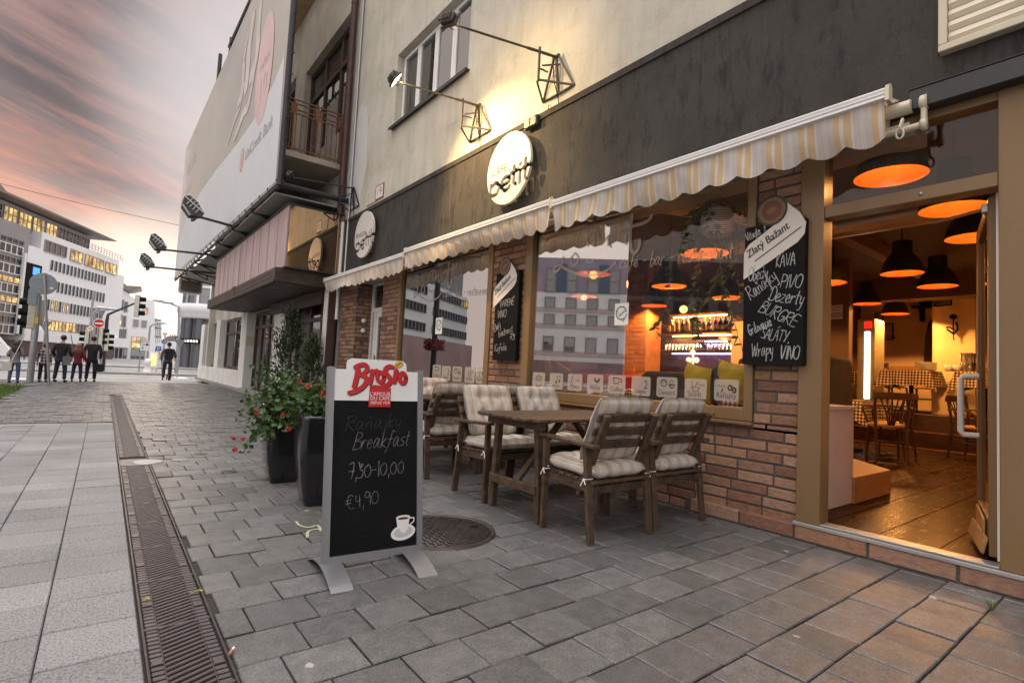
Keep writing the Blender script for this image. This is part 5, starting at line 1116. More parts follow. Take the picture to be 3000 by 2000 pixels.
LOGO = [([(1500, 1078), (1545, 1052), (1600, 1040), (1632, 1058), (1636, 1105), (1600, 1150), (1566, 1168)], 1.2), ([(1566, 1168), (1620, 1190), (1636, 1235), (1600, 1300), (1540, 1350), (1480, 1378), (1440, 1386)], 1.25), ([(1532, 1105), (1515, 1210), (1492, 1310)], 1.3),
 ([(1700, 1112), (1690, 1190), (1676, 1262)], 1.15), ([(1700, 1150), (1728, 1118), (1758, 1108)], 1.1), (arc(1800, 1185, 40, 62, 0, 360, 16), 1.05), ([(1942, 1052), (1895, 1052), (1858, 1090), (1866, 1130), (1908, 1180), (1925, 1232), (1890, 1276), (1830, 1290)], 1.25), ([(1993, 1096), (1982, 1170), (1970, 1236)], 1.3), (arc(2076, 1186, 38, 66, 0, 360, 16), 1.15)]
for off, mi, d in (((11, 9), 1, .0035), ((0, 0), 0, .0065)):
    for pts, k in LOGO: ribbon(lg, AP, [lp(x+off[0], y+off[1]) for x, y in (smooth2(pts, 5) if len(pts) < 12 else pts)], W*k, d, mi)
lg.build('brush_lettering', [M['red'], M['signblack']], st)
b = MB(); c = lp(2025, 1017); poly2(b, AP, ell(c[0]+.002, c[1]-.002, .026, .017, 24, rot=.35), .003, 1); poly2(b, AP, ell(c[0], c[1], .0245, .0165, 24, rot=.35), .0045, 0); ribbon(b, AP, smooth2([lp(1990, 1038), lp(2015, 1022), lp(2035, 1008), lp(2058, 992)], 4), .0045, .0052, 1); b.build('coffee_bean', [M['yellow'], M['signblack']], st)
b = MB(); x0, x1 = lp(1672, 0)[0], lp(1932, 0)[0]; wv = [lp(x, y) for x, y in ((1932, 1312), (1890, 1322), (1840, 1312), (1800, 1290), (1740, 1282), (1690, 1290), (1676, 1300))]
poly2(b, AP, [(x0-.003, .748), (x1-.002, .748)]+wv, .0028, 0, .003)
cx = (x0+x1)/2
for s, z, k in (("L'AMOUR", .806, .0225), ('DU CAFÉ', .784, .0225), ('DEPUIS 1929', .763, .0165)): text2(b, AP, s, cx, z, k*1.25, .0064, 1, 'CENTER', .92)
b.build('red_label', [M['red'], M['white']], st)
def cpn(x, y): return .031+(x-338)/549*.446, .034+(1290-y)/925*.744
L = MB()
for s, q, e, h in (('Raňajky', (410, 555), (780, 525), .075), ('Breakfast', (465, 670), (835, 650), .085), ('7,30-10,00', (440, 845), (805, 828), .075), ('€4,90', (437, 1030), (645, 1000), .075)):
    a, z = cpn(*q); a2, z2 = cpn(*e); tot = sum((max(x for stt in HW.get(ACC.get('E€' if ch == '€' else ch, ('E€' if ch == '€' else ch,))[0], HW['o']) for x, y in stt)+.1) for ch in s)
    hand(L, AP, s, a, z, h, .0026 if s != 'Raňajky' else .002, -.0035, 1 if s == 'Raňajky' else 0, .28 if s[0] in 'RB' else .05, math.atan2(z2-z, a2-a), .1, .02, (a2-a)/(tot*h), 5)
L.build('chalk_writing', [M['soft'], M['faint']], st)
cup = MB(); P = lambda x, y: cpn(x, y)
poly2(cup, AP, [P(*q) for q in ell(798, 1202, 82, 48, 28, rot=-.12)], -.0036, 0); poly2(cup, AP, [P(*q) for q in ell(798, 1200, 62, 32, 28, rot=-.12)], -.0033, 2)
poly2(cup, AP, [P(*q) for q in ((750, 1112), (758, 1160), (775, 1188), (790, 1205), (812, 1205), (830, 1180), (840, 1112))], -.003, 0); poly2(cup, AP, [P(*q) for q in ell(797, 1108, 48, 13, 24)], -.0027, 0); poly2(cup, AP, [P(*q) for q in ell(797, 1115, 37, 8, 20)], -.0024, 1)
ribbon(cup, AP, [P(*q) for q in smooth2([(842, 1118), (868, 1118), (866, 1142), (838, 1160)], 5)], .006, -.0029, 0)
cup.build('coffee_cup_print', [M['white'], flat('coffee', (.1, .03, .015), .3), pm('saucer_shade', (.55, .54, .52), .5)], st)
for fa, nm in ((.035, 0), (.445, 1)):
    b = MB(); pts = []
    for i in range(13):
        u = -1+2*i/12; pts.append((u*.235, .05*(1-u*u)+.004))
    for i in range(12):
        c0, c1 = A0.xy, 0
        def pp(w, k): q = A0+AU*(fa+w)+V((.085, .996, 0))*pts[k][0]; return V((q.x, q.y, pts[k][1]))
        b.add([pp(-.05, i), pp(.05, i), pp(.05, i+1), pp(-.05, i+1)]+[pp(-.05, i)+V((0, 0, -.004)), pp(.05, i)+V((0, 0, -.004)), pp(.05, i+1)+V((0, 0, -.004)), pp(-.05, i+1)+V((0, 0, -.004))], [(0, 1, 2, 3), (7, 6, 5, 4), (0, 4, 5, 1), (2, 6, 7, 3), (0, 3, 7, 4), (1, 5, 6, 2)])
    b.build('foot', M['alu'], st)
# ------------------------------------------------------------------ planters and geraniums
def planter(x, y, a, label):
    t = thing('planter', label, 'planter', (x, y, 0), a); b = MB()
    prof = [(.135, 0), (.15, .05), (.178, .18), (.196, .34), (.2, .48), (.194, .6), (.196, .615), (.19, .63), (.172, .628), (.165, .6), (.165, .56)]
    n = 8; vs = []
    def ring(r): 
        o = [];
        for q in range(4):
            t0 = q*pi/2+pi/4
            for k in range(n):
                aa = q*pi/2+pi/2*k/(n-1); cr = r*.22; cx, cy = (r-cr)*(1 if cos(t0) > 0 else -1), (r-cr)*(1 if sin(t0) > 0 else -1)
                o.append((cx+cr*cos(aa), cy+cr*sin(aa)))
        return o
    for r, z in prof: vs += [(px, py, z) for px, py in ring(r)]
    m = 4*n
    b.add(vs, [(i*m+k, i*m+(k+1) % m, (i+1)*m+(k+1) % m, (i+1)*m+k) for i in range(len(prof)-1) for k in range(m)], 0, True); b.build('pot', M['pot'], t, world=False)
    b = MB(); b.add([(px, py, .565) for px, py in ring(.166)], [tuple(range(m))]); b.build('soil', M['soil'], t, world=False); return t
planter(1.335, 3.9, rad(-8), 'tall black glazed planter partly hidden by the advertising stand'); planter(1.3, 4.74, rad(-4), 'tall black glazed planter further back with trailing geraniums')
def gleaf(mb, c, nrm, s, R):
    n = nrm.normalized(); a = n.orthogonal().normalized(); ph = R.uniform(0, 6); a = a*cos(ph)+n.cross(a)*sin(ph); q = n.cross(a)
    vs = [c]; k = 10
    for i in range(k):
        t = .35+(2*pi-.7)*i/(k-1); r = s*(1 if i % 2 else .8); vs.append(c+(a*cos(t)+q*sin(t))*r+n*s*.22)
    mb.add(vs, [(0, i+1, i+2) for i in range(k-1)])
def geranium(x, y, label, sprays, flowers, seed):
    R = random.Random(seed); t = thing('geranium', label, 'plant', (x, y, .57)); lv = MB(); stm = MB(); fl = MB()
    for (e, n, sp) in sprays:
        e = V(e); base = V((x+R.uniform(-.06, .06), y+R.uniform(-.06, .06), .58)); mid = (base+e)/2+V((0, 0, .1)); pts = [base*(1-u)**2+mid*2*u*(1-u)+e*u*u for u in [i/7 for i in range(8)]]; stm.tube(pts, [.006-.0005*i for i in range(8)], 5)
        for k in range(n):
            u = R.uniform(.25, 1.05); p = base*(1-u)**2+mid*2*u*(1-u)+e*u*u; o = V((R.gauss(0, sp), R.gauss(0, sp), R.gauss(0, sp*.8))); q = p+o
            if q.z < .3+.0*u and u < .6: continue
            stm.tube([p, q], .0016, 4, cap=False); gleaf(lv, q, V((R.uniform(-.8, .6), R.uniform(-1.1, .5), R.uniform(.1, 1))), R.uniform(.014, .03), R)
    lv.build('foliage', M['geran'], t); stm.build('stem', M['geran'], t)
    for f in flowers:
        fl = MB(); f = V(f)
        for k in range(14):
            d = V((R.gauss(0, 1), R.gauss(0, 1), R.gauss(0, .8))).normalized(); gleaf(fl, f+d*R.uniform(.006, .018), d, .011, R)
        fl.build('flower', M['petal'], t)
G = lambda px, py, Y: tuple(onY(px, py, Y))
R_ = random.Random(11)
geranium(1.3, 4.72, 'trailing geranium with red flowers spilling left over the further planter',
 [(G(760, 1090, 4.7), 38, .045), (G(800, 1120, 4.7), 60, .06), (G(840, 1110, 4.75), 60, .06), (G(730, 1170, 4.65), 60, .055), (G(760, 1180, 4.55), 70, .06), (G(720, 1230, 4.6), 55, .05), (G(760, 1250, 4.5), 60, .055), (G(800, 1215, 4.5), 70, .06), (G(840, 1200, 4.5), 60, .06), (G(735, 1290, 4.55), 40, .035), (G(715, 1320, 4.6), 26, .025), (G(790, 1160, 4.8), 60, .06), (G(865, 1170, 4.7), 60, .06), (G(785, 1260, 4.5), 40, .045), (G(775, 1290, 4.5), 30, .035)],
 [G(752, 1208, 4.45), G(712, 1285, 4.5), G(688, 1316, 4.55), G(683, 1282, 4.6), G(828, 1215, 4.4), G(878, 1117, 4.6)], 3)
geranium(1.335, 3.9, 'bushy geranium in the nearer planter behind the advertising stand',
 [(G(880, 1150, 3.9), 60, .05), (G(920, 1140, 3.9), 70, .05), (G(900, 1190, 3.85), 80, .05), (G(945, 1190, 3.85), 70, .05), (G(860, 1200, 3.95), 50, .045), (G(990, 1180, 3.9), 50, .05), (G(930, 1210, 3.8), 60, .035), (G(838, 1250, 3.95), 34, .028)],
 [G(902, 1132, 3.8), G(945, 1152, 3.75), G(845, 1256, 3.85)], 5)
# ------------------------------------------------------------------ garden tables and armchairs
def garden_chair(label):
    t = thing('garden_armchair', label, 'chair', (0, 0, 0), group='brown slatted armchairs of the cafe terrace'); W = M['teak']
    for s in (-1, 1):
        b = MB(); b.bar((s*.268, .215, 0), (s*.268, .215, .585), .045, .028, (0, 1, 0), 0, .003); b.build('leg', W, t, world=False)
        b = MB(); b.bar((s*.268, -.225, 0), (s*.268, -.16, .585), .05, .028, (0, 1, 0), 0, .003); b.build('leg', W, t, world=False)
        b = MB(); b.bar((s*.272, -.25, .582), (s*.272, .265, .602), .06, .022, (0, 0, 1), 0, .004); b.build('armrest', W, t, world=False)
        b = MB(); b.bar((s*.243, -.2, .325), (s*.243, .2, .345), .022, .06, (0, 0, 1), 0, .003); b.tube([(s*.283, .215, .33), (s*.287, .215, .33)], .007, 8); b.tube([(s*.283, -.188, .325), (s*.287, -.188, .325)], .007, 8); b.build('side_rail', W, t, world=False)
        b = MB(); b.bar((s*.222, -.07, .265), (s*.222, -.285, .775), .055, .032, (0, 1, 0), 0, .005); b.build('back_post', W, t, world=False)
    b = MB(); d = V((0, -.215, .51)).normalized(); nn = V((0, d.z, -d.y))
    for k, z in enumerate((.745, .66, .575)):
        y = -.07-.215*(z-.265)/.51; c = V((0, y, z))+nn*.028
        b.obox(c, V((.27, 0, 0)), nn*.011, d*.028, 0, .009)
    b.build('backrest', W, t, world=False)
    b = MB()
    for k in range(7): y = -.19+.065*k; b.box(-.262, .262, y-.026, y+.026, .362+y*.05, .38+y*.05, 0, .007)
    b.box(-.24, .24, .19, .212, .31, .36, 0, .003); b.box(-.24, .24, -.2, -.178, .29, .34, 0, .003); b.build('seat', W, t, world=False)
    return t
def pad(mb, c, w, h, t, U, Vv, N, tuft, nx=26, ny=22, seed=0):
    R = random.Random(seed); vs = []
    for s in (1, -1):
        for i in range(nx+1):
            for j in range(ny+1):
                a, b_ = -1+2*i/nx, -1+2*j/ny
                e = (max(0, 1-abs(a)**7)*max(0, 1-abs(b_)**7))**.5
                k = e*t/2
                for ta, tb in tuft:
                    r2 = ((a-ta)*w/2)**2+((b_-tb)*h/2)**2; k -= e*.03*math.exp(-r2/.0011)+e*.011*math.exp(-((b_-tb)*h/2)**2/.0004)*math.exp(-((a-ta)*w/2)**2/.02)
                k += e*.004*sin(a*11+b_*7+seed)
                ro = 1-.05*(abs(a)*abs(b_))**3
                vs.append(V(c)+U*(a*w/2*ro)+Vv*(b_*h/2*ro)+N*(s*k))
    m = ny+1; Nn = (nx+1)*m; fs = []
    for s in (0, 1):
        for i in range(nx):
            for j in range(ny):
                q = [s*Nn+i*m+j, s*Nn+(i+1)*m+j, s*Nn+(i+1)*m+j+1, s*Nn+i*m+j+1]; fs.append(q if s == 0 else q[::-1])
    for i in range(nx): fs += [(i*m, Nn+i*m, Nn+(i+1)*m, (i+1)*m), (i*m+ny, (i+1)*m+ny, Nn+(i+1)*m+ny, Nn+i*m+ny)]
    for j in range(ny): fs += [(j, j+1, Nn+j+1, Nn+j), (nx*m+j, Nn+nx*m+j, Nn+nx*m+j+1, nx*m+j+1)]
    mb.add(vs, fs, 0, True)
def cushion(label, seed):
    t = thing('chair_cushion', label, 'cushion', (0, 0, 0), group='striped cushions on the terrace chairs')
    X_ = V((1, 0, 0)); d = V((0, -.215, .51)).normalized(); nn = V((0, d.z, -d.y))
    b = MB(); pad(b, (0, .02, .43), .51, .47, .1, X_, V((0, 1, .04)).normalized(), V((0, -.04, 1)).normalized(), [(-.35, .3), (.35, .3), (-.35, -.3), (.35, -.3)], seed=seed); b.build('seat_pad', M['cush'], t, world=False)
    b = MB(); c = V((0, -.07-.215*(.648-.265)/.51, .648))+nn*.082; pad(b, c, .5, .45, .1, X_, d, nn, [(-.35, .45), (.35, .45), (-.35, -.25), (.35, -.25)], ny=24, seed=seed+1); b.build('back_pad', M['cush'], t, world=False)
    b = MB()
    for sx, yy in ((-1, .2), (1, .2), (-1, -.18), (1, -.18)):
        p = V((sx*.25, yy, .4)); e = V((sx*.292, yy+.01, .385)); b.tube([p, e, e+V((sx*.006, .02, -.045))], .004, 4); b.tube([e, e+V((sx*.01, -.025, -.03))], .004, 4); b.tube([e+V((-sx*.05, -.025, 0)), e+V((0, -.024, 0)), e], .0035, 4)
    b.build('tie', M['white'], t, world=False)
    return t
CH0 = garden_chair('x'); CU0 = cushion('x', 2)
SEATS = [(2.64, 2.42, 0, 'nearest armchair with its slatted back to the viewer', 'at the street end of the near table'), (3.262, 2.425, 0, 'armchair with its back to the viewer beside the brick wall', 'on the near chair by the brick wall'),
 (2.655, 3.545, 180, 'armchair facing the viewer across the near table, street side', 'facing the viewer on the street side of the near table'), (3.245, 3.56, 180, 'armchair facing the viewer across the near table, wall side', 'facing the viewer on the wall side of the near table'),
 (2.68, 4.5, 0, 'armchair of the second table right beside the advertising stand', 'on the chair seen just right of the advertising stand'), (3.3, 4.52, 0, 'armchair hidden behind the near group, wall side of the second table', 'peeping out behind the near far chairs'),
 (2.7, 5.66, 180, 'armchair at the far side of the second table, street side', 'at the far side of the second table just beside the stand frame'), (3.3, 5.68, 180, 'armchair at the far side of the second table by the wall', 'at the far side of the second table by the window sill'),
 (2.62, 7.05, 0, 'armchair of the third table seen between geraniums and advertising stand', 'seen between the geraniums and the advertising stand'), (3.25, 7.05, 0, 'armchair of the third table by the wall', 'on the third table chair by the wall')]
for i, (x, y, a, lab, cl) in enumerate(SEATS):
    o = CH0 if i == 0 else copy_tree(CH0); o.location = (x, y, 0); o.rotation_euler = (0, 0, rad(a+random.uniform(-1.5, 1.5))); o['label'] = 'brown slatted '+lab
    c = CU0 if i == 0 else copy_tree(CU0); c.location = (x, y, 0); c.rotation_euler = o.rotation_euler; c['label'] = 'striped tufted cushion '+cl
def garden_table(label):
    t = thing('garden_table', label, 'table', (0, 0, 0), group='slatted tables of the cafe terrace'); W = M['teak']; b = MB()
    n = 9; y = -.36
    for k in range(n):
        w = .074; cx = .66 if 0 < k < n-1 else .61
        b.box(-cx, cx, y+.003, y+w-.002, .682, .702, 0, .003); y += .08
    b.build('tabletop', W, t, world=False)
    for s in (-1, 1):
        x = s*.49
        for sy in (-1, 1):
            b = MB(); b.bar((x, sy*.265, 0), (x, sy*.225, .64), .045, .05, (1, 0, 0), 0, .003); b.build('leg', W, t, world=False)
        b = MB(); b.box(x-.022+s*.03, x+.022+s*.03, -.31, .31, .622, .68, 0, .003); b.build('end_rail', W, t, world=False); b = MB(); b.box(x-.014+s*.032, x+.014+s*.032, -.262, .262, .19, .25, 0, .003); b.tube([(x+s*.046, 0, .22), (x+s*.052, 0, .22)], .008, 8); b.build('stretcher', W, t, world=False)
        b = MB(); b.bar((x, 0, .22), (s*.06, 0, .66), .03, .05, (0, 1, 0), 0, .003); b.build('brace', W, t, world=False)
    b = MB(); b.box(-.45, .45, -.02, .02, .64, .68); b.build('centre_beam', W, t, world=False)
    return t
T0 = garden_table('brown slatted garden table at the front, between four armchairs'); T0.location = (2.885, 2.975, 0)
copy_tree(T0, (2.93, 5.08, 0), None, 'brown slatted garden table behind the front group of chairs'); copy_tree(T0, (2.9, 7.62, 0), None, 'brown slatted garden table of the farthest group by the entrance')
# ------------------------------------------------------------------ conifer by the neighbour's window
def conifer(x, y, h, w, label, seed, pot=True):
    R = random.Random(seed); t = thing('thuja', label, 'tree', (x, y, 0)); b = MB(); b.tube([(x, y, 0), (x+.02, y, h*.5), (x, y+.02, h*.95)], [.04, .03, .006], 8); b.build('trunk', M['canopy'], t)
    lv = MB(); tw = MB()
    for k in range(105):
        z = .15+h*.85*(R.random()**.85); r = w*(1.05-(z/h)**1.5)*R.uniform(.4, 1.08); a = R.uniform(0, 2*pi)
        e = V((x+r*cos(a), y+r*sin(a), z+.12+R.uniform(-.05, .1))); s = V((x, y, z-.12)); tw.tube([s, e], [.006, .002], 4, cap=False)
        for q in range(22):
            u = R.uniform(.35, 1.03); p = s+(e-s)*u+V((R.gauss(0, .04), R.gauss(0, .04), R.gauss(0, .05))); d = (e-s).normalized()+V((R.uniform(-.7, .7), R.uniform(-.7, .7), R.uniform(-.2, .9))); d.normalize(); n = d.cross(V((R.uniform(-1, 1), R.uniform(-1, 1), R.uniform(-1, 1)))).normalized(); l = R.uniform(.03, .085)
            lv.add([p-n*.006, p+n*.006, p+d*l*.6+n*.016, p+d*l, p+d*l*.6-n*.016], [(0, 1, 2, 3), (0, 3, 4)])
    lv.build('crown', M['thuja'], t); tw.build('twig', M['canopy'], t)
conifer(3.05, 11.5, 2.25, .6, 'loose dark thuja standing before the neighbouring shop window', 4); conifer(3.3, 10.75, 1.55, .36, 'low thuja bush beside the corner brick pillar', 6)
# ------------------------------------------------------------------ neighbouring building with billboard
NB = thing('neighbour_building', 'shabby neighbouring building with dark timber canopy and pink metal panels', 'building', (3.6, 18, 0))
b = MB(); bo = (11.3, 14.9, 5.3, 8.6)
pr = onX(*(895, 190), 3.72)
for y0, y1, z0, z1 in ((10.63, 10.9, 2.5, 10.6), (10.9, 13.2, 2.5, 6.1), (13.2, 14.1, 2.5, 5.2), (14.1, 14.5, 2.5, 6.1), (10.9, 14.5, 8.75, 10.6), (14.5, 15.45, 2.5, 10.6), (15.45, 16.75, 2.5, 5.2), (15.45, 16.75, 9.1, 10.6), (16.75, 26.2, 2.5, 10.6)): b.box(3.72, 4.05, y0, y1, z0, z1)
b.box(3.5, 9, 26.0, 26.2, 0, 11); b.box(4.05, 9, 10.63, 26.0, 10.8, 11.0); b.box(8.9, 9, 10.63, 26, 0, 10.8)
YC = [onX(p, 1000, 3.5).y for p in (828, 719, 642, 596)]
b.build('wall', pm('weathered_render', (.66, .63, .55), .9, 0, .12, 1.5, .4, 60, .2, dirt=.5), NB); b = MB()
for yc, w in zip(YC, (1.0, .85, .9, .9)): b.box(3.5, 3.95, yc, yc+w, 0, 2.5)
b.box(3.49, 3.9, YC[1]+.85, YC[3]+.95, 0, .62); b.box(3.49, 3.9, 10.66, 10.9, 0, 2.5)
b.build('ground_floor_wall', pm('whitewashed_render', (.78, .77, .73), .9, 0, .1, 1.5, .4, 60, .2, dirt=.25), NB)
b = MB(); b.box(3.35, 3.55, 14.9, YC[1]-.1, -.02, .12, 0, .01); b.box(3.4, 3.5, YC[1], YC[3]+1, -.02, .08); b.build('doorstep', M['kerb'], NB)
def timber_opening(name, y0, y1, z0, z1, X, muls, trans, fw=.09):
    b = MB(); b.box(X, X+.09, y0, y1, z0, z0+fw); b.box(X, X+.09, y0, y1, z1-fw, z1); b.box(X, X+.09, y0, y0+fw, z0+fw, z1-fw); b.box(X, X+.09, y1-fw, y1, z0+fw, z1-fw)
    for m in muls: b.box(X+.004, X+.085, m-fw/2, m+fw/2, z0+fw, z1-fw)
    for z in trans: b.box(X-.003, X+.088, y0+fw, y1-fw, z-fw/2, z+fw/2)
    o = b.build(name, pm('dark_brown_timber', (.06, .03, .022), .5, 0, .25, 5), NB)
    b = MB(); b.box(X+.04, X+.045, y0+fw, y1-fw, z0+fw, z1-fw); b.build('pane', M['glasswin'], o)
    b = MB(); b.box(X+.5, X+.52, y0-.3, y1+.3, z0-.2, z1+.2); b.build('room_back', M['plasterdk'], o); return o
timber_opening('shop_window', 11.2, YC[0]-.05, .3, 2.45, 3.8, (12.0, 12.8), (2.0,)); dn = timber_opening('entrance_door', YC[0]+1.0, YC[1]-.02, .05, 2.45, 3.75, (15.6, 16.5, 17.4), (2.02,))
timber_opening('tall_window', YC[1]+.87, YC[2]-.02, .64, 2.48, 3.72, ((YC[1]+.85+YC[2])/2,), (1.95,)); timber_opening('tall_window', YC[2]+.92, YC[3]-.02, .64, 2.48, 3.72, ((YC[2]+.9+YC[3])/2,), ())
timber_opening('balcony_window', 10.9, 14.5, 6.12, 8.75, 3.88, (12.1, 13.25), (7.95,), .13); timber_opening('balcony_door', 13.2, 14.1, 5.2, 6.1, 3.9, (), (), .1); timber_opening('upper_window', 15.45, 16.75, 5.2, 9.1, 3.9, (16.1,), (7.6,))
c = onX(729, 996, 3.49); b = MB(); b.box(3.52, 3.9, YC[1]-.012, YC[1]-.002, c.z-.16, c.z+.14); b.build('notice_plate', M['cream'], NB)
b = MB(); b.box(2.48, 3.72, 10.72, 19.05, 2.53, 2.8); cn = b.build('canopy', M['canopy'], NB)
b = MB()
for k in range(3): b.box(2.468, 2.48, 10.72, 19.05, 2.535+.09*k, 2.62+.09*k, 0, .004)
b.box(2.44, 2.47, 10.7, 14.9, 2.515, 2.55); b.box(2.46, 2.485, 14.7, 14.95, 2.5, 2.82)
for k in range(14): b.box(2.55, 3.72, 10.76+.58*k, 11.3+.58*k, 2.515, 2.53)
b.build('cladding', M['canopy'], cn)
b = MB(); n = 11; Ya, Yb = 10.66, 18.9
for k in range(n): y0 = Ya+(Yb-Ya)*k/n; b.box(2.62, 3.7, y0+.004, y0+(Yb-Ya)/n-.004, 2.83, 4.03); b.box(2.605, 2.62, y0-.008, y0+.008, 2.83, 4.03)
b.build('panel_box', pm('faded_pink_panel', (.52, .39, .39), .5, .1, .16, 2.0, .05, 40, .5, dirt=.25, stretch=(1, 1.6, .25)), NB)
b = MB(); b.box(2.64, 3.7, 10.62, 10.655, 2.83, 4.03); b.build('end_glazing', M['smoke'], NB)
b = MB(); b.box(2.6, 3.7, 10.6, 18.95, 2.8, 2.83); b.box(2.59, 3.7, 10.6, 18.95, 4.03, 4.06); b.build('capping', M['dark'], NB)
b = MB(); b.tube([(3.62, 10.69, 2.4), (3.62, 10.69, 4.2), (3.62, 10.69, 10)], .07, 12); b.tube([(3.6, 10.75, 0), (3.6, 10.75, 2.5)], .05, 10); b.box(3.5, 3.7, 10.62, 10.9, 0, 2.5)
for k in range(8): b.lathe((3.62, 10.69, 2.6+k), [(.071, -.02), (.08, 0), (.071, .02)], 12)
b.build('downpipe', M['pipe'], NB)
b = MB(); b.tube([(3.66, 10.58, 1.9), (3.66, 10.58, 3.9)], .035, 10); b.tube([(3.66, 10.58, .3), (3.66, 10.58, 1.9)], .02, 8, 1); solo(b, 'white_downpipe', [M['white'], M['black']], 'thin white pipe running down the corner between the two buildings', 'pipe', (3.66, 10.58, .3))
b = MB(); b.box(2.45, 3.72, 11.0, 16.0, 5.1, 5.2); b.box(2.42, 3.72, 10.97, 11.0, 5.1, 5.215); sb = b.build('balcony_slab', pm('stained_concrete', (.42, .36, .29), .85, 0, .2, 2, .3, 40, dirt=.4), NB)
b = MB(); b.box(2.45, 3.72, 10.7, 26, 10.6, 10.75); b.build('eaves', pm('stained_eaves', (.4, .27, .16), .85, 0, .2, 2), NB)
bl = MB(); Y_ = 11.03
for z in (6.3, 6.22, 6.1, 6.02, 5.3): bl.box(2.46, 3.71, Y_-.012, Y_+.012, z-.012, z+.012); bl.box(2.46, 2.484, Y_, 15.9, z-.012, z+.012)
for k in range(12): bl.box(2.5+k*.104, 2.516+k*.104, Y_-.008, Y_+.008, 5.2, 6.02)
for k in range(40): bl.box(2.464, 2.48, Y_+.1+k*.12, Y_+.116+k*.12, 5.2, 6.02)
for x in (2.66, 3.14, 3.62): bl.box(x-.018, x+.018, Y_-.02, Y_+.02, 5.2, 6.3); bl.box(x-.06, x+.06, Y_-.014, Y_+.014, 6.02, 6.22)
bl.build('railing', M['rust'], sb)
b = MB(); b.box(2.35, 3.72, 10.7, 26, 4.2, 4.23); b.build('soffit', pm('grey_soffit', (.3, .29, .27), .8, 0, .15, 2), NB)
c0 = onX(838, 892, 3.44); c1 = onX(873, 880, 3.44); pl = Plane((3.44, 0, 0), (0, -1, 0)); b = MB(); rect2(b, pl, -YC[0]-1.2, -10.95, 2.22, 2.5, -.04, 0, .04); text2(b, pl, 'CAFÉ', -c0.y, 2.28, .17, .003, 1, 'LEFT', 1.6); b.build('fascia_lettering', [M['canopy'], M['alu']], NB)
# billboard
BB = thing('billboard', 'huge bank billboard on a scaffold along the neighbouring building', 'billboard', (2.25, 18, 4.3))
d = V((-.13, 16.3, 0)).normalized(); bp_ = Plane((2.3, 10.4, 4.32), -d); Lb, Hb = 16.6, 5.75
def bbp(px, py): p = onP(px, py, bp_.o, bp_.n); q = p-bp_.o; return q.dot(bp_.u), q.z
t = NT('faded_billboard_print'); vo = t.n('ShaderNodeVectorMath', {0: t.pos(), 1: (0, 0, 0)}, operation='ADD').outputs[0]
cc = t.ramp(t.noise(t.mapv(vo, (.3, .12, .25)), 1.2, 3, .5), [(.3, (.66, .63, .59)), (.5, (.72, .68, .62)), (.7, (.6, .585, .57))]); df_ = t.n('ShaderNodeBsdfDiffuse', {'Color': cc}).outputs[0]; tl_ = t.n('ShaderNodeBsdfTranslucent', {'Color': cc}).outputs[0]; t.t.links.new(t.n('ShaderNodeMixShader', {0: .35, 1: df_, 2: tl_}).outputs[0], t.out.inputs[0]); BBM = t.mat
b = MB(); rect2(b, bp_, -Lb, 0, 0, Hb, -.004); b.build('print', BBM, BB)
b = MB(); pts = [bbp(*p) for p in ((808, 532), (835, 160), (800, 250), (745, 350), (690, 430), (640, 490), (590, 560), (545, 640), (524, 720), (516, 800))]; poly2(b, bp_, [(max(-Lb+.02, min(-.02, x)), max(.02, min(Hb-.02, y))) for x, y in pts], .004); b.build('pale_lower_print', pm('pale_blue_print', (.6, .635, .67), .45, 0, .06, .4), BB)
b = MB(); c = bbp(775, 235); ex = bbp(796, 130); poly2(b, bp_, ell(c[0]-.1, c[1]+.3, .75, 1.25, 32, rot=0), .008); text2(b, bp_, '10', c[0]-.45, c[1]-.35, .75, .012, 1); text2(b, bp_, 'rokov', c[0]-.5, c[1]+.35, .35, .012, 1); b.build('red_roundel', [pm('pale_red_print', (.64, .46, .46), .5, 0, .08, 1), pm('pale_print', (.6, .5, .48), .5)], BB)
b = MB(); q0, q1 = bbp(706, 505), bbp(786, 405); text2(b, bp_, 'UniCredit Bank', q0[0]+.35, q0[1]+.15, (q1[0]-q0[0])*.155, .008, 0, 'LEFT'); poly2(b, bp_, ell(q0[0]+.0, q0[1]+.3, .2, .3), .008, 1); ribbon(b, bp_, [(q0[0]-.05, q0[1]+.12), (q0[0]+.05, q0[1]+.5)], .06, .01, 2)
q0, q1 = bbp(557, 500), bbp(580, 425); text2(b, bp_, 'Viac ako', q0[0]-1.2, q0[1]+.0, .8, .008, 3); text2(b, bp_, 'váš úver', q0[0]-1.2, q0[1]-.9, .6, .008, 3)
b.build('print_lettering', [pm('grey_print', (.34, .34, .35), .5), pm('faded_red_print', (.55, .32, .3), .5), M['white'], pm('pale_print2', (.62, .58, .54), .5)], BB)
b = MB(); R_ = random.Random(2)
for pts, w in ((((742, 60), (733, 120), (728, 180), (722, 250)), .5), (((765, 10), (758, 90), (752, 170), (735, 230)), .35), (((728, 100), (715, 180), (712, 240)), .2), (((760, 120), (730, 300), (715, 330), (690, 400)), .25), (((715, 250), (705, 310), (690, 350), (668, 420)), .14), (((716, 200), (709, 270), (700, 300)), .3)):
    ribbon(b, bp_, smooth2([bbp(*p) for p in pts], 5), w, .006)
b.build('figure_print', pm('brown_grey_print', (.57, .53, .5), .5, 0, .3, .9), BB)
b = MB(); e = .06
for q, r in (((.03, -.05), (.03, Hb+.6)), ((-Lb, -.05), (-Lb, Hb))): b.tube([bp_.p(*q, -.05), bp_.p(*r, -.05)], e if q[0] > 0 else .04, 10)
b.tube([bp_.p(0, -.03, -.05), bp_.p(-Lb, -.03, -.05)], .04, 8); b.tube([bp_.p(0, Hb+.03, -.05), bp_.p(-Lb, Hb+.03, -.05)], .04, 8)
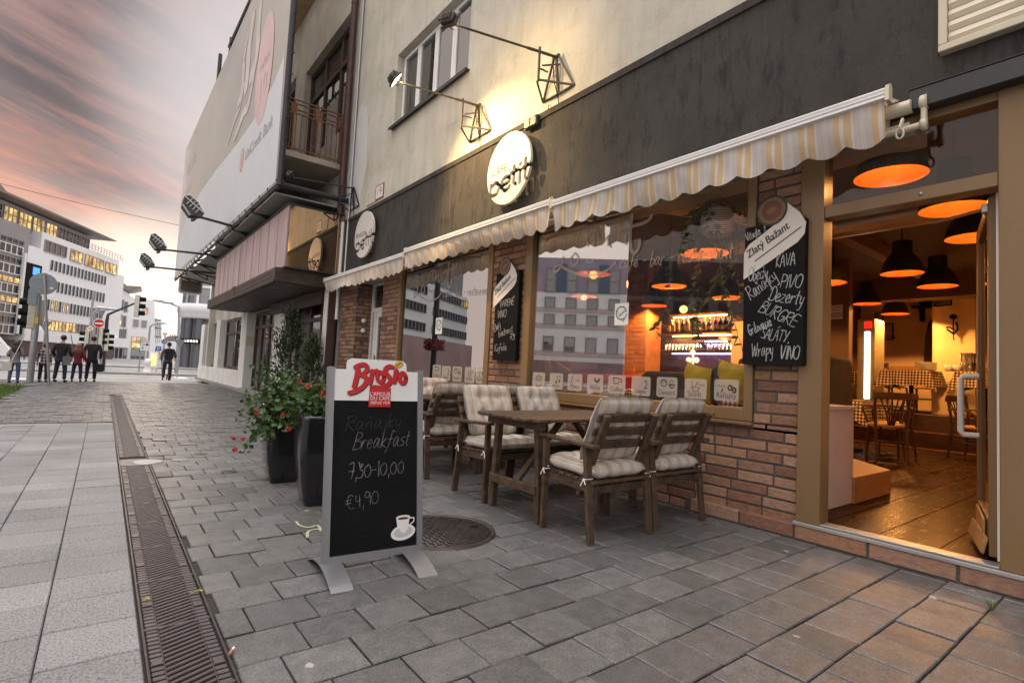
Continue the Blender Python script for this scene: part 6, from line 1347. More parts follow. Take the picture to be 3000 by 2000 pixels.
for k in range(26): y = -Lb*k/25; b.tube([bp_.p(y, Hb-.1, -.02), bp_.p(y, Hb+.16, -.06)], .02, 5); b.tube([bp_.p(y, -.1, -.06), bp_.p(y, .06, .01)], .018, 5)
for k in range(14): z = Hb*k/14; b.tube([bp_.p(.06, z, -.05), bp_.p(.15, z+.02, -.1)], .012, 5)
b.tube([bp_.p(-4.4, Hb+.4, -.1), bp_.p(-7.6, Hb+.5, -.1)], .06, 8); b.tube([bp_.p(-4.5, Hb, -.1), bp_.p(-4.5, Hb+.6, -.1)], .05, 6); b.tube([bp_.p(-7.4, Hb, -.1), bp_.p(-7.4, Hb+.7, -.1)], .05, 6); b.tube([bp_.p(-9.4, Hb, -.1), bp_.p(-9.4, Hb+1.1, -.1)], .06, 6)
b.tube([bp_.p(0, -.02, -.05), (3.72, 10.42, 4.3)], .06, 8)
for k in range(7):
    y = 12.5+k*2.1; x0 = 2.3-.008*(y-10.4)
    b.bar((x0, y, 4.22), (3.7, y, 4.0), .05, .05); b.bar((x0+.1, y, 4.22), (x0+.7, y, 3.95), .04, .04); b.bar((x0+.7, y, 4.15), (x0+.7, y, 3.95), .04, .04); b.bar((x0, y, 4.25), (3.7, y, 5.0), .05, .05)
b.build('scaffold', M['dark'], BB)
for i, (bx, by, hx, hy, X, lab) in enumerate(((720, 674, 572, 632, 2.6, 'nearest big floodlight on an arm under the billboard'), (636, 745, 468, 730, 2.6, 'middle floodlight on a long arm under the billboard'), (600, 795, 436, 781, 2.6, 'farthest floodlight on an arm at the end of the billboard'))):
    p = onX(bx, by, X); q = onY(hx, hy, p.y); q.z = q.z*.5+p.z*.5+.06 if False else q.z
    t = thing('billboard_floodlight', lab, 'floodlight', p, group='floodlights on arms under the billboard'); b = MB(); s = (.82, .8, .78)[i]
    b.tube([p+V((.3, 0, -.02)), q], [.04, .03], 8); b.build('arm', M['dark'], t)
    b = MB(); c = q+V((-.05, 0, .27*s)); a = V((.22, 0, -.2))*s; u = V((.09, 0, .13))*s
    b.prism([c+a*1.0-u*.4, c+a*1.1+u*.5, c+u*1.1, c-a*.9+u*.9, c-a*1.15+u*.1, c-a*.75-u*1.3, c+a*.35-u*1.7], V((0, .42*s, 0))); b.build('lamp_head', pm('flood_housing', (.08, .065, .065), .5, .3), t); b = MB()
    for k in range(4): b.obox(c+a*(-.55+.35*k)+u*.1+V((0, -.012*s, 0)), V((.012, 0, 0)), u*.75, V((0, .012, 0)))
    b.bar(c-a*1.1+V((0, -.02, 0))+u*.1, c+a*1.08+V((0, -.02, 0))+u*.5, .02, .03); b.bar(c-a*.75-u*1.25+V((0, -.02, 0)), c+a*.35-u*1.65+V((0, -.02, 0)), .02, .03); b.build('cooling_fin', M['steel'], t)
    b = MB(); b.bar(c+V((0, .2*s, -.3*s)), q, .05, .2); b.tube([q+V((.15, .1, 0)), q+V((-.1, .1, -.02)), q+V((-.12, .1, .12))], .02, 6); b.build('mount', M['dark'], t)
c = onX(556, 838, 2.75); b = MB(); pl = Plane(c, (1, 0, 0)); poly2(b, pl, rrect(-.42, .42, -.36, .36, .12), 0, 0, .5); poly2(b, pl, rrect(-.36, .36, -.3, .3, .1), .502, 1); b.tube([c+V((0, .2, .36)), c+V((.1, .2, 1.2))], .03, 6); b.tube([c+V((.3, .2, .36)), c+V((.4, .2, 1.2))], .03, 6)
solo(b, 'hanging_lightbox', [M['steel'], pm('brown_lightbox', (.12, .085, .06), .4)], 'unlit rounded lightbox hanging at the far end of the billboard', 'lightbox', c)
# ------------------------------------------------------------------ buildings across the junction
def block(mb, pl, pts, depth, mi=0): return mb.prism([pl.p(a, b_, 0) for a, b_ in pts], -pl.n*depth, mi)
def win(parent, pl, a0, a1, b0, b1, mt='officeglass', fw=.1, nx=1, ny=1, fm='officegrey', d=.02, name='window'):
    b = MB(); t = .12
    rect2(b, pl, a0-fw, a1+fw, b1, b1+fw, d, 0, t); rect2(b, pl, a0-fw, a1+fw, b0-fw, b0, d, 0, t); rect2(b, pl, a0-fw, a0, b0, b1, d, 0, t); rect2(b, pl, a1, a1+fw, b0, b1, d, 0, t)
    for i in range(1, nx): x = a0+(a1-a0)*i/nx; rect2(b, pl, x-fw*.5, x+fw*.5, b0, b1, d+.01, 0, t-.02)
    for i in range(1, ny): z = b0+(b1-b0)*i/ny; rect2(b, pl, a0, a1, z-fw*.5, z+fw*.5, d+.012, 0, t-.03)
    o = b.build(name, M[fm], parent); b = MB(); rect2(b, pl, a0, a1, b0, b1, d+.02); b.build('pane', M[mt], o); return o
AZ = rad(26); OD = V((sin(AZ), cos(AZ), 0)); OP0 = EYE+ray(344, 1050)*95; OP0.z = -.12
OP = Plane(OP0, OD)
def of(px, py): p = onP(px, py, OP.o, OP.n)-OP.o; return p.dot(OP.u), p.z
OB = thing('office_building', 'long white office building with glazed top storey and rows of slit windows', 'building', OP0)
par = of(344, 761.5)[1]; aR = of(346, 800)[0]; aW = of(122, 700)[0]; aW2 = of(80, 760)[0]; b = MB()
st1 = of(344, 803)[1]
block(b, OP, [(aW, st1), (aR-.0, st1), (aR, par), (aW, par)], 16); block(b, OP, [(aW2+.0, of(112, 972)[1]), (aR+2.2, of(112, 972)[1]), (aR+2.2, st1), (aW2, st1)], 18)

b2 = of(54, 996)[1]; block(b, Plane(OP.p(0, 0, .6), OD), [(of(54, 996)[0], b2), (of(367, 1000)[0], b2), (of(367, 1000)[0], of(112, 966)[1]), (of(54, 996)[0], of(112, 966)[1])], 10)
b.build('wall', M['officewhite'], OB)
b = MB(); block(b, OP, [(-60, 3.0), (aW2-.05, 3.0), (aW2-.05, par-.2), (-60, par-.2)], 14); b.build('curtain_wall', M['officegrey'], OB)
b = MB(); block(b, Plane(OP.p(0, 0, -1.5), OD), [(-60, 0), (aR+4, 0), (aR+4, b2), (-60, b2)], 8); b.build('ground_floor', pm('reddish_glazed_base', (.12, .06, .05), .3, 0, .3, .3), OB)
ev0, ev1 = of(0, 617), of(318, 703); zE = ev1[1]
b = MB(); block(b, Plane(OP.p(0, 0, .9), OD), [(-60, zE-.12), (ev1[0]+.3, zE-.12), (ev1[0]+1.0, zE+.1), (-60, zE+.25)], 18); b.build('roof', M['roofdk'], OB)
b = MB(); block(b, Plane(OP.p(0, 0, -1), OD), [(-60, zE+.3), (of(62, 600)[0], zE+.3), (of(40, 600)[0]-4, zE+3.0), (-60, zE+3.5)], 12); b.build('roof_terrace', M['roofdk'], OB)
GP = Plane(OP.p(0, 0, -1.2), OD); aE = ev1[0]-3.0; b = MB(); block(b, GP, [(-60, par-.3), (aE, par-.3), (aE, zE-.3), (-60, zE-.3)], 12); b.build('top_storey', M['officegrey'], OB)
k = 0; x = aE-.3
while x > -46:
    win(OB, GP, x-2.3, x, par+.1, zE-.9, 'litglass' if (k in (3, 4, 5, 6, 8, 9, 10, 11)) else 'darkglass', .1, 3, 2); x -= 2.75; k += 1
b = MB()
for z in (.35, .7, 1.05): rect2(b, OP, aW, aR+1.5, par+z, par+z+.05, -.2, 0, .05)
for i in range(26): x = aW+(aR+1.5-aW)*i/25; rect2(b, OP, x, x+.05, par, par+1.1, -.2, 0, .05)
b.build('railing', M['officegrey'], OB)
for x0, x1, y0, y1, m, n in ((132, 196, 704, 727, 'officeglass', 4), (207.5, 242, 731, 752, 'litglass', 3), (250, 304, 746, 772, 'litglass', 5), (310, 341, 768, 792, 'litglass', 3)):
    a0, z1 = of(x0, y0); a1, _ = of(x1, y0); z0 = of(x0, y0+ (30 if x0 < 300 else 28))[1]; win(OB, OP, a0, a1, z0, z1, m, .12, n, 1)
for i in range(16):
    a = of(151, 770)[0]+(of(307, 812)[0]-of(151, 770)[0])*i/15; win(OB, OP, a-.19, a+.19, of(150.5, 791)[1], of(150.5, 762)[1], 'darkglass', .03)
for i in range(14):
    a = of(169, 840)[0]+(of(302, 870)[0]-of(169, 840)[0])*i/13; win(OB, OP, a-.19, a+.19, of(167, 856)[1], of(167, 826)[1], 'darkglass', .035)
for i in range(16):
    a = of(139, 895)[0]+(of(291, 930)[0]-of(139, 895)[0])*i/15; win(OB, OP, a-.19, a+.19, of(175, 914)[1], of(175, 884)[1], 'litglass' if i in (1, 2, 4, 5) else 'darkglass', .035)
a0, a1 = of(137, 950)[0], of(291, 960)[0]
for i in range(8): win(OB, OP, a0+(a1-a0)*i/8+.06, a0+(a1-a0)*(i+1)/8-.06, of(160, 968)[1], of(160, 941)[1], 'litglass' if i in (0, 1, 2, 3) else 'officeglass', .1, 2, 1, d=.04)
# curtain wall on the left part
zs_ = [of(60, y)[1] for y in (700, 755, 812, 868, 925, 985)]
for i in range(5):
    for j in range(5):
        a = aW2-1.2-4.4*j; lit = (i == 2 and j < 3) or (i == 3 and j == 0)
        win(OB, OP, a-4.1, a, zs_[i+1]+1.6, zs_[i]-.3, 'litglass' if lit else 'darkglass', .1, 4, 1, d=.03); win(OB, OP, a-4.1, a, zs_[i+1]+.25, zs_[i+1]+1.3, 'darkglass', .1, 4, 1, 'officewhite', .03)
a = of(100, 800)[0]; b = MB(); rect2(b, OP, a-2.4, a+.9, 3.0, of(100, 775)[1], .05, 0, .3); rect2(b, OP, a-2.9, a-2.5, 3, of(80, 745)[1], .2, 1, .3); rect2(b, OP, a-.9, a+.5, of(100, 800)[1]-.3, of(100, 790)[1]+.3, .37, 2); b.build('sign_tower', [M['black'], M['white'], emis('blue_screen', (.1, .35, .9), 1.2)], OB)
# blocks behind, facing the junction
Q0 = EYE+ray(395, 1060)*112; Q0.z = -.12; QP = Plane(Q0, V((cos(rad(-4)), sin(rad(-4)), 0)))
def qf(px, py): p = onP(px, py, QP.o, QP.n)-QP.o; return p.dot(QP.u), p.z
QB = thing('corner_building', 'white corner building with sparse square windows at the far side of the junction', 'building', Q0); b = MB()
block(b, QP, [qf(*p) for p in ((318, 1062), (453, 1062), (452, 881), (420, 876), (392, 873), (384, 868), (372, 856), (356, 848), (335, 838), (318, 840))], 20); b.build('wall', M['officewhite'], QB)
b = MB(); block(b, Plane(QP.p(0, 0, 1.2), QP.u), [qf(*p) for p in ((340, 822), (352, 820), (372, 838), (414, 841), (414, 845), (392, 850), (372, 852), (352, 838))], 8); b.build('roof', M['roofdk'], QB)
for x0, x1, y0, y1, m, nx, ny in ((322, 336, 818, 862, 'officeglass', 2, 3), (321, 333, 868, 900, 'officeglass', 2, 2), (335, 343, 873, 896, 'officeglass', 1, 2), (350, 359, 878, 908, 'officeglass', 1, 2), (367, 371, 885, 913, 'officeglass', 1, 2), (421, 431, 902, 918, 'litglass', 1, 2), (318, 328, 917, 940, 'litglass', 2, 2), (329, 337, 918, 941, 'litglass', 1, 1), (346, 354, 922, 953, 'litglass', 1, 2), (362, 366, 926, 957, 'officeglass', 1, 2), (393, 403, 937, 956, 'officeglass', 1, 1), (417, 427, 940, 958, 'officeglass', 1, 1), (388, 422, 987, 1019, 'litglass', 3, 2), (386, 421, 1022, 1058, 'officeglass', 3, 2), (360, 392, 840, 846, 'officeglass', 4, 1)):
    a0, z1 = qf(x0, y0); a1, z0 = qf(x1, y1); win(QB, QP, a0, a1, z0, z1, m, .12, nx, ny)
for i in range(7): a0, z1 = qf(332+i*5.6, 964); a1, z0 = qf(334.5+i*5.6, 990); win(QB, QP, a0, a1, z0, z1, 'officeglass', .06)
for i in range(4): a0, z1 = qf(325+i*12, 1018); a1, z0 = qf(333+i*12, 1058); win(QB, QP, a0, a1, z0, z1, 'officeglass', .1)
RP = Plane(EYE+ray(460, 1060)*122+V((0, 0, -1)), QP.u); rp = lambda px, py: ((onP(px, py, RP.o, RP.n)-RP.o).dot(RP.u), onP(px, py, RP.o, RP.n).z-RP.o.z)
RB = thing('grey_building', 'low grey block with gridded windows beyond the corner building', 'building', RP.o); b = MB(); block(b, RP, [rp(*p) for p in ((440, 1064), (474, 1064), (473, 937), (450, 931), (440, 930))], 15); b.build('wall', M['officegrey'], RB)
for y0, y1 in ((942, 956), (966, 981), (991, 1001)):
    a0, z1 = rp(449, y0); a1, z0 = rp(469, y1); win(RB, RP, a0, a1, z0, z1, 'officeglass', .12, 4, 2, 'officewhite')
b = MB(); block(b, Plane(RP.p(0, 0, 2), RP.u), [rp(*p) for p in ((440, 1022), (520, 1022), (520, 1004), (440, 1004))], 4); b.build('shop_fascia', M['officewhite'], RB)
win(RB, Plane(RP.p(0, 0, 2), RP.u), *[v for v in (rp(443, 1024)[0], rp(518, 1024)[0], rp(443, 1060)[1], rp(443, 1026)[1])], 'litglass', .2, 6, 1)
TP = Plane(EYE+ray(495, 1060)*190+V((0, 0, -2)), QP.u); tp = lambda px, py: ((onP(px, py, TP.o, TP.n)-TP.o).dot(TP.u), onP(px, py, TP.o, TP.n).z-TP.o.z)
TB = thing('distant_house', 'distant house with brown pitched roof on the horizon', 'house', TP.o); b = MB(); block(b, TP, [tp(*p) for p in ((430, 1064), (600, 1064), (600, 1000), (430, 1000))], 20); b.build('wall', M['officewhite'], TB); b = MB(); block(b, TP, [tp(*p) for p in ((468, 1000), (600, 1000), (600, 984), (492, 984))], 20); b.build('roof', M['roofdk'], TB)
for x in (498, 505, 511): b = MB(); block(b, TP, [tp(*p) for p in ((x, 984), (x+2.5, 984), (x+2.5, 979), (x, 979))], 3); b.build('chimney', M['roofdk'], TB)
# round-cornered building on the right
DB = EYE+ray(603, 1060)*50; DB.z = -.12; db = thing('round_corner_building', 'white building with rounded corner bay and dark ground floor columns', 'building', DB)
zat = lambda py: onP(560, py, DB, V((CF.x, CF.y, 0)).normalized()).z
b = MB(); r1 = 2.55; r2 = 2.15
b.lathe((DB.x, DB.y, 0), [(r1-.3, zat(936)), (r1, zat(931)), (r1, zat(921)), (r1+.12, zat(919)), (r1+.12, zat(899)), (r1, zat(896)), (r2, zat(896)), (r2, 14), (0, 14)], 48); b.lathe((DB.x, DB.y, 0), [(r1-.25, zat(936)), (0, zat(936))], 48)
b.box(DB.x, DB.x+12, DB.y+.5, DB.y+25, zat(936), 14); b.build('wall', M['officewhite'], db)
for an, nm in ((-172, 0), (-142, 1), (-112, 1), (-75, 1)):
    d = V((cos(rad(an)), sin(rad(an)), 0)); pl = Plane(V((DB.x, DB.y, 0))+d*(r2-.03), V((-d.y, d.x, 0))); win(db, pl, -.36, .36, zat(893), zat(852), 'officeglass', .07, 1, 2); win(db, pl, -.36, .36, zat(840), zat(800), 'officeglass', .07, 1, 2)
b = MB()
for an in (-175, -150, -120, -90, -60): d = V((cos(rad(an)), sin(rad(an)), 0)); b.tube([V((DB.x, DB.y, -.1))+d*2.0, V((DB.x, DB.y, zat(936)))+d*2.0], .3, 14)
b.build('column', pm('slate_column', (.11, .12, .14), .5), db)
b = MB(); b.lathe((DB.x, DB.y, 0), [(1.4, -.1), (1.4, zat(936))], 32); b.box(DB.x, DB.x+12, DB.y+1.5, DB.y+24, -.1, zat(936)); b.build('ground_floor', pm('pale_lobby', (.45, .43, .42), .4), db)
pl = Plane(V((DB.x-1.4, DB.y-1.9, zat(1002))), V((.88, -.48, 0))); b = MB(); rect2(b, pl, -1.0, .9, -.2, .25, 0, 0, .06); 
for k in range(5): rect2(b, pl, -.75+k*.25, -.6+k*.25, -.06, .13, .065, 1)
b.build('shop_sign', [M['black'], emis('white_sign_glow', (1, .9, .75), 2.0)], db)
# buildings behind the viewer's left, across the street; the shop windows mirror them
XM = 3.752
def mir(p): return V((2*XM-p.x, p.y, p.z))
def refl(px, py, t): return EYE+(onX(px, py, XM)-EYE)*t
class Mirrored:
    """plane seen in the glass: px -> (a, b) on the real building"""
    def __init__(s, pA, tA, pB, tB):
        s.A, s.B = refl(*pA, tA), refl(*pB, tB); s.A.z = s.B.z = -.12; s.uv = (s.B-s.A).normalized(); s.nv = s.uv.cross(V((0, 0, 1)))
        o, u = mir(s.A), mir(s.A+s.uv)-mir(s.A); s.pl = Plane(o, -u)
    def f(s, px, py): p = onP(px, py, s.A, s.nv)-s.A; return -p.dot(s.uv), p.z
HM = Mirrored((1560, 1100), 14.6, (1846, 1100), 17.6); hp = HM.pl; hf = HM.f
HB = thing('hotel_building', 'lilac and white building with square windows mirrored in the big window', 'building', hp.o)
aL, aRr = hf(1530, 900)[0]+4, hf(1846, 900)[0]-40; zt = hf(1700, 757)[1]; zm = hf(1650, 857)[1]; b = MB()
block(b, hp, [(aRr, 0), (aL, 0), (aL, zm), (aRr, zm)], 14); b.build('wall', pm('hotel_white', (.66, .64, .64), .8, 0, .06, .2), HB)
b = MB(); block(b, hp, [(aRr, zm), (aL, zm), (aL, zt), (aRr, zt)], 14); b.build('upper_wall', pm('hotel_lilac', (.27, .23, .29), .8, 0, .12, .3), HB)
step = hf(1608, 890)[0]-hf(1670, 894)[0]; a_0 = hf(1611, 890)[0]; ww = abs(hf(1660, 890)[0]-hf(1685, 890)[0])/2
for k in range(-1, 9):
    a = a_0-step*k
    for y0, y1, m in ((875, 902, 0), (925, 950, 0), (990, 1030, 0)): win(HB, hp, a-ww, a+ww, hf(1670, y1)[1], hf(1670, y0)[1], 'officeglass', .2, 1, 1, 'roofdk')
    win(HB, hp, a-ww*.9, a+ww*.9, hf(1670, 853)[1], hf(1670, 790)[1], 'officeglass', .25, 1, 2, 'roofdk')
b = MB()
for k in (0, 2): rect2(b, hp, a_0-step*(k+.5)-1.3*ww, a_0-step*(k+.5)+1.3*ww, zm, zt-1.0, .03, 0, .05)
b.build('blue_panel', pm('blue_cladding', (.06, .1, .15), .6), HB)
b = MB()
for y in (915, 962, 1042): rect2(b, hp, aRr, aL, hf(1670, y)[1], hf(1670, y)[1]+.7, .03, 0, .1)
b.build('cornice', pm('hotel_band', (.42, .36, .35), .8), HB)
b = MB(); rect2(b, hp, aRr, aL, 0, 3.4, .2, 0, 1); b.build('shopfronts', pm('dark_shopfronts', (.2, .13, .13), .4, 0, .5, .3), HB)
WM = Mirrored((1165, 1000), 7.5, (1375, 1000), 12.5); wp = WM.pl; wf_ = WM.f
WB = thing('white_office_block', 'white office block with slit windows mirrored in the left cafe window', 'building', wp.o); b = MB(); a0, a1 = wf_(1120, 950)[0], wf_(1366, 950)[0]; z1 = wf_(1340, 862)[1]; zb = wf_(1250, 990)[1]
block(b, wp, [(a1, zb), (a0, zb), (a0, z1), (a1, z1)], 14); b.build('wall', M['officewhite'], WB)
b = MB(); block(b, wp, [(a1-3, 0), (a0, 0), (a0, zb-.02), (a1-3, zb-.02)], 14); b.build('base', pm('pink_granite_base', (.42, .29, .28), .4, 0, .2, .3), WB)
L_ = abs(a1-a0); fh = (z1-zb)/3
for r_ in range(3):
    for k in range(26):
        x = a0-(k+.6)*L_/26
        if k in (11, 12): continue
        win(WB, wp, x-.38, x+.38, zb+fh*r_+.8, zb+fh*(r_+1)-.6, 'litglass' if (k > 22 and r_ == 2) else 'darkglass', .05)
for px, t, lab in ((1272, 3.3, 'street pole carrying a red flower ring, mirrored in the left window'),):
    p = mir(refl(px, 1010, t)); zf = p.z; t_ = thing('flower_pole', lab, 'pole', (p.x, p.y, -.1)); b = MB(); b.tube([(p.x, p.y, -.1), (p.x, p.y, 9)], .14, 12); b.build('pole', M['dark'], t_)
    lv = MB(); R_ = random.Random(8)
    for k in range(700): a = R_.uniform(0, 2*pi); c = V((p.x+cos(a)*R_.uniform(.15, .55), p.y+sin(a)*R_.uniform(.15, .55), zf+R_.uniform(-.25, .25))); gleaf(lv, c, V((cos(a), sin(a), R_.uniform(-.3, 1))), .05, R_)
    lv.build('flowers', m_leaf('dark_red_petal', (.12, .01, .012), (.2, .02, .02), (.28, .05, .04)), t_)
# ------------------------------------------------------------------ street furniture at the junction
def pole(name, px, py, z0, top, r, label, cat, X=None):
    p = onZ(px, py, z0); t = thing(name, label, cat, p); b = MB(); b.tube([p, V((p.x, p.y, top))], r, 10); b.build('pole', M['plate'], t); return t, p
p = onZ(143, 1129, 0); t = thing('round_sign_post', 'round road sign seen from its grey back on a thin pole', 'road sign', p)
c = onY(127, 831, p.y); b = MB(); b.tube([V((p.x, p.y+.09, 0)), V((c.x, p.y-.02, c.z+.3))], .034, 10); b.build('pole', M['plate'], t)
rr = (onY(127, 800, p.y).z-c.z)*1.02; b = MB(); c.x = c.x; b.lathe((c.x, p.y+.05, c.z), [(0, .0), (rr, .0), (rr, .012), (rr-.015, .016), (0, .016)], 40, axis=(0, -1, 0), smooth=False); b.build('plate', pm('sign_back', (.24, .26, .28), .5, .5, .1, 2), t)
b = MB(); b.box(c.x-rr*.55, c.x+rr*.55, p.y+.02, p.y+.034, c.z+rr*.45, c.z+rr*.5); b.box(c.x-rr*.5, c.x+rr*.5, p.y+.02, p.y+.034, c.z-rr*.5, c.z-rr*.45); b.build('clamp', M['plate'], t)
b = MB(); b.box(c.x+rr*.45, c.x+rr*.72, p.y+.03, p.y+.033, c.z-rr*.42, c.z-rr*.24); b.build('inspection_label', M['white'], t)
def signal(b_, P, d, s=1.0, n=3):
    """signal head: housing body with hooded lenses towards d"""
    d = V(d).normalized(); q = d.cross(V((0, 0, 1)))
    b_.obox(P, d*.09*s, q*.13*s, V((0, 0, .17*s*n)), 0, .02*s)
    for k in range(n):
        c = P+V((0, 0, (k-(n-1)/2)*.32*s))+d*.09*s
        b_.tube([c, c+d*.22*s+V((0, 0, -.0))], [.115*s, .105*s], 12, 1, cap=False); b_.obox(c+d*.01*s, d*.004*s, q*.1*s, V((0, 0, .1*s)), 1)
SIGM = [pm('signal_housing', (.55, .52, .42), .5), M['black']]
t, p = pole('traffic_light', 87, 1119, 0, 2.6, .085, 'near traffic light on a thick stickered pole beside the waiting people', 'traffic light'); b = MB()
hc = onY(88, 915, p.y); signal(b, V((p.x-.12, p.y, hc.z)), (-1, -.12, 0), .95); b.build('signal_head', SIGM, t)
for k, (zz, m) in enumerate(((1, 'litred'), )): pass
b = MB(); b.ball((p.x-.3, p.y-.04, hc.z), .07, 8, 6); b.build('amber_lens', emis('amber_lens', (1, .25, .02), .8), t)
b = MB(); pl = Plane((p.x, p.y-.1, 0), (1, 0, 0)); b.tube([V((p.x, p.y, 2.5)), V((p.x+.03, p.y, onY(100, 830, p.y).z))], .04, 8); q = onY(100, 835, p.y); poly2(b, pl, [(q.x-p.x-.1, q.z-.2), (q.x-p.x+.1, q.z-.25), (q.x-p.x+.05, q.z+.22)], 0, 0, .02); q = onY(97, 868, p.y); rect2(b, pl, q.x-p.x-.1, q.x-p.x+.1, q.z-.25, q.z+.2, .03, 0, .02); b.build('sign_back', pm('sign_back', (.24, .26, .28)), t)
b = MB(); q = onY(122, 905, p.y+.3); b.box(q.x-.22, q.x+.08, p.y+.2, p.y+.4, q.z-.5, q.z+.3, 0, .03); b.build('rear_signal', SIGM[0], t)
b = MB(); rect2(b, Plane((p.x, p.y-.09, 0), (1, 0, 0)), -.05, .05, 1.75, 1.95, 0); b.build('sticker', M['yellow'], t)
def tri_back(px0, px1, py0, py1, Y, base, lab, mt=None, face=None):
    a, c, d = onY(px0, py0, Y), onY(px1, py0, Y), onY((px0+px1)/2, py1, Y); t = thing('triangle_sign', lab, 'road sign', (d.x, Y, base)); b = MB(); b.tube([(d.x, Y+.05, base), (d.x, Y+.05, a.z)], .03, 8); b.build('pole', M['plate'], t)
    pl = Plane((0, Y, 0), (1, 0, 0)); b = MB(); poly2(b, pl, [(a.x, a.z), (d.x, d.z), (c.x, c.z)], 0, 0, .02)
    if face: m = V((d.x, 0, a.z*.66+d.z*.34)); poly2(b, pl, [((x-m.x)*.62+m.x, (z-m.z)*.62+m.z) for x, z in ((a.x, a.z), (d.x, d.z), (c.x, c.z))], .022, 1)
    b.build('plate', [M['red'], M['white']] if face else pm('sign_back', (.24, .26, .28)), t)
tri_back(112, 152, 941, 975, 24.5, -.118, 'grey back of a give way sign between traffic light and round sign')
tri_back(476, 491, 975, 990, 37.0, -.1, 'red and white give way triangle above the blue arrow sign', None, True); tri_back(509, 545, 995, 1018, 32.0, -.118, 'grey back of a give way sign right of the scooter rider')
tri_back(288, 309, 911, 932, 36.2, 0, 'small grey back of a give way sign above the no entry sign')
IY = 35.4
def disc(b_, px, py, r, Y, mi): p = onY(px, py, Y); q = onY(px, py-r, Y); R = q.z-p.z; b_.lathe((p.x, Y, p.z), [(0, .02), (R, .02), (R, 0), (0, 0)], 28, mi, axis=(0, -1, 0), smooth=False); return p, R
def round_face(px, py, r, Y, lab, kind, base):
    t = thing('round_road_sign', lab, 'road sign', (onY(px, py, Y).x, Y, base)); b = MB(); p, R = disc(b, px, py, r, Y, 1); pl = Plane((p.x, Y-.021, p.z), (1, 0, 0)); poly2(b, pl, ell(0, 0, R*.9), .002, 0)
    if kind == 'no': rect2(b, pl, -R*.72, R*.72, -R*.16, R*.16, .004, 1)
    else: rect2(b, pl, -R*.55, R*.3, -R*.12, R*.12, .004, 1); poly2(b, pl, [(R*.2, -R*.35), (R*.65, 0), (R*.2, R*.35)], .005, 1)
    b.build('plate', [M['red'] if kind == 'no' else flat('sign_blue', (.01, .12, .45)), M['white']], t); b = MB(); b.tube([(p.x, Y+.06, base), (p.x, Y+.06, p.z+R)], .04, 8); b.build('pole', M['plate'], t); return t
round_face(290, 947, 13, IY, 'red no entry sign, the higher and larger of two', 'no', 0); round_face(309, 971, 9.5, IY+.4, 'small red no entry sign lower right of the other', 'no', 0); round_face(482, 1000, 8, 37.1, 'blue round arrow sign above the scooter rider', 'go', -.1)
c = onY(264, 962, IY); t = thing('priority_sign', 'yellow and white diamond priority sign by the traffic lights', 'road sign', (c.x, IY, 0)); pl = Plane((c.x, IY, c.z), (1, 0, 0)); q = onY(264, 952.5, IY).z-c.z; b = MB(); poly2(b, pl, [(q, 0), (0, q), (-q, 0), (0, -q)], 0, 1, .015); poly2(b, pl, [(q*.6, 0), (0, q*.6), (-q*.6, 0), (0, -q*.6)], .018, 0); b.build('plate', [M['yellow'], M['white']], t); b = MB(); b.tube([(c.x, IY+.08, 0), (c.x, IY+.08, c.z+2)], .05, 8); b.build('pole', M['plate'], t)
for px, py, d, lab in ((253, 994, (-1, -.1, 0), 'traffic light facing left below the diamond sign'), (297, 985, (1, -.3, 0), 'traffic light under the big no entry sign'), (313, 1001, (1, -.1, 0), 'traffic light facing right, lowest of the junction group')):
    c = onY(px, py, IY-.1); t = thing('traffic_light', lab, 'traffic light', (c.x, IY, 0)); b = MB(); signal(b, c, d, .95); b.build('signal_head', SIGM, t); b = MB(); s = -1 if d[0] > 0 else 1; b.tube([(c.x+s*.16, IY-.1, 0), (c.x+s*.16, IY-.1, c.z+.4)], .05, 8); b.build('pole', M['plate'], t)
c0, c1, c2, c3 = onY(310, 985, IY+.3), onY(313, 940, IY+.3), onY(330, 915, IY+.3), onY(396, 888, IY+.3)
t = thing('mast_arm_signal', 'traffic light hung from a curved mast arm over the road', 'traffic light', (c0.x, IY+.3, 0)); b = MB(); b.tube([V((c0.x, c0.y, 0)), c0, c1, (c1+c2)/2+V((-.08, 0, .1)), c2, c3], [.1, .09, .08, .07, .06, .05], 8); b.build('mast', M['dark'], t); b = MB(); signal(b, onY(402, 896, IY+.3), (1, -.25, 0), 1.2); b.build('signal_head', SIGM, t)
def lamp_post(pts, Y, base, heads, lab):
    P = [onY(*q, Y) for q in pts]; t = thing('street_lamp', lab, 'street lamp', (P[0].x, Y, base)); b = MB(); b.tube([V((P[0].x, Y, base))]+P, .07, 8); b.build('pole', M['plate'], t)
    for h in heads: c = onY(*h, Y); b = MB(); b.ball(c, .3, 12, 6, 0, (1.2, .4, .3)); b.build('lamp_head', M['steel'], t)
lamp_post([(272, 960), (272, 925), (280, 910), (297, 902)], 44, -.12, [(298, 902)], 'slender street lamp before the white office, left of a pair'); lamp_post([(277, 960), (277, 922), (290, 910), (328, 905)], 46, -.12, [(328, 905)], 'second slender street lamp with longer arm before the white office')
lamp_post([(436, 1000), (439, 958), (448, 950), (470, 946)], 50, -.12, [(474, 946)], 'street lamp with curved arm before the low grey block')
lamp_post([(523, 990), (525, 900), (510, 893), (495, 886), (472, 882)], 40, -.12, [(466, 881), (490, 886)], 'street lamp with two heads beside the rounded corner bay')
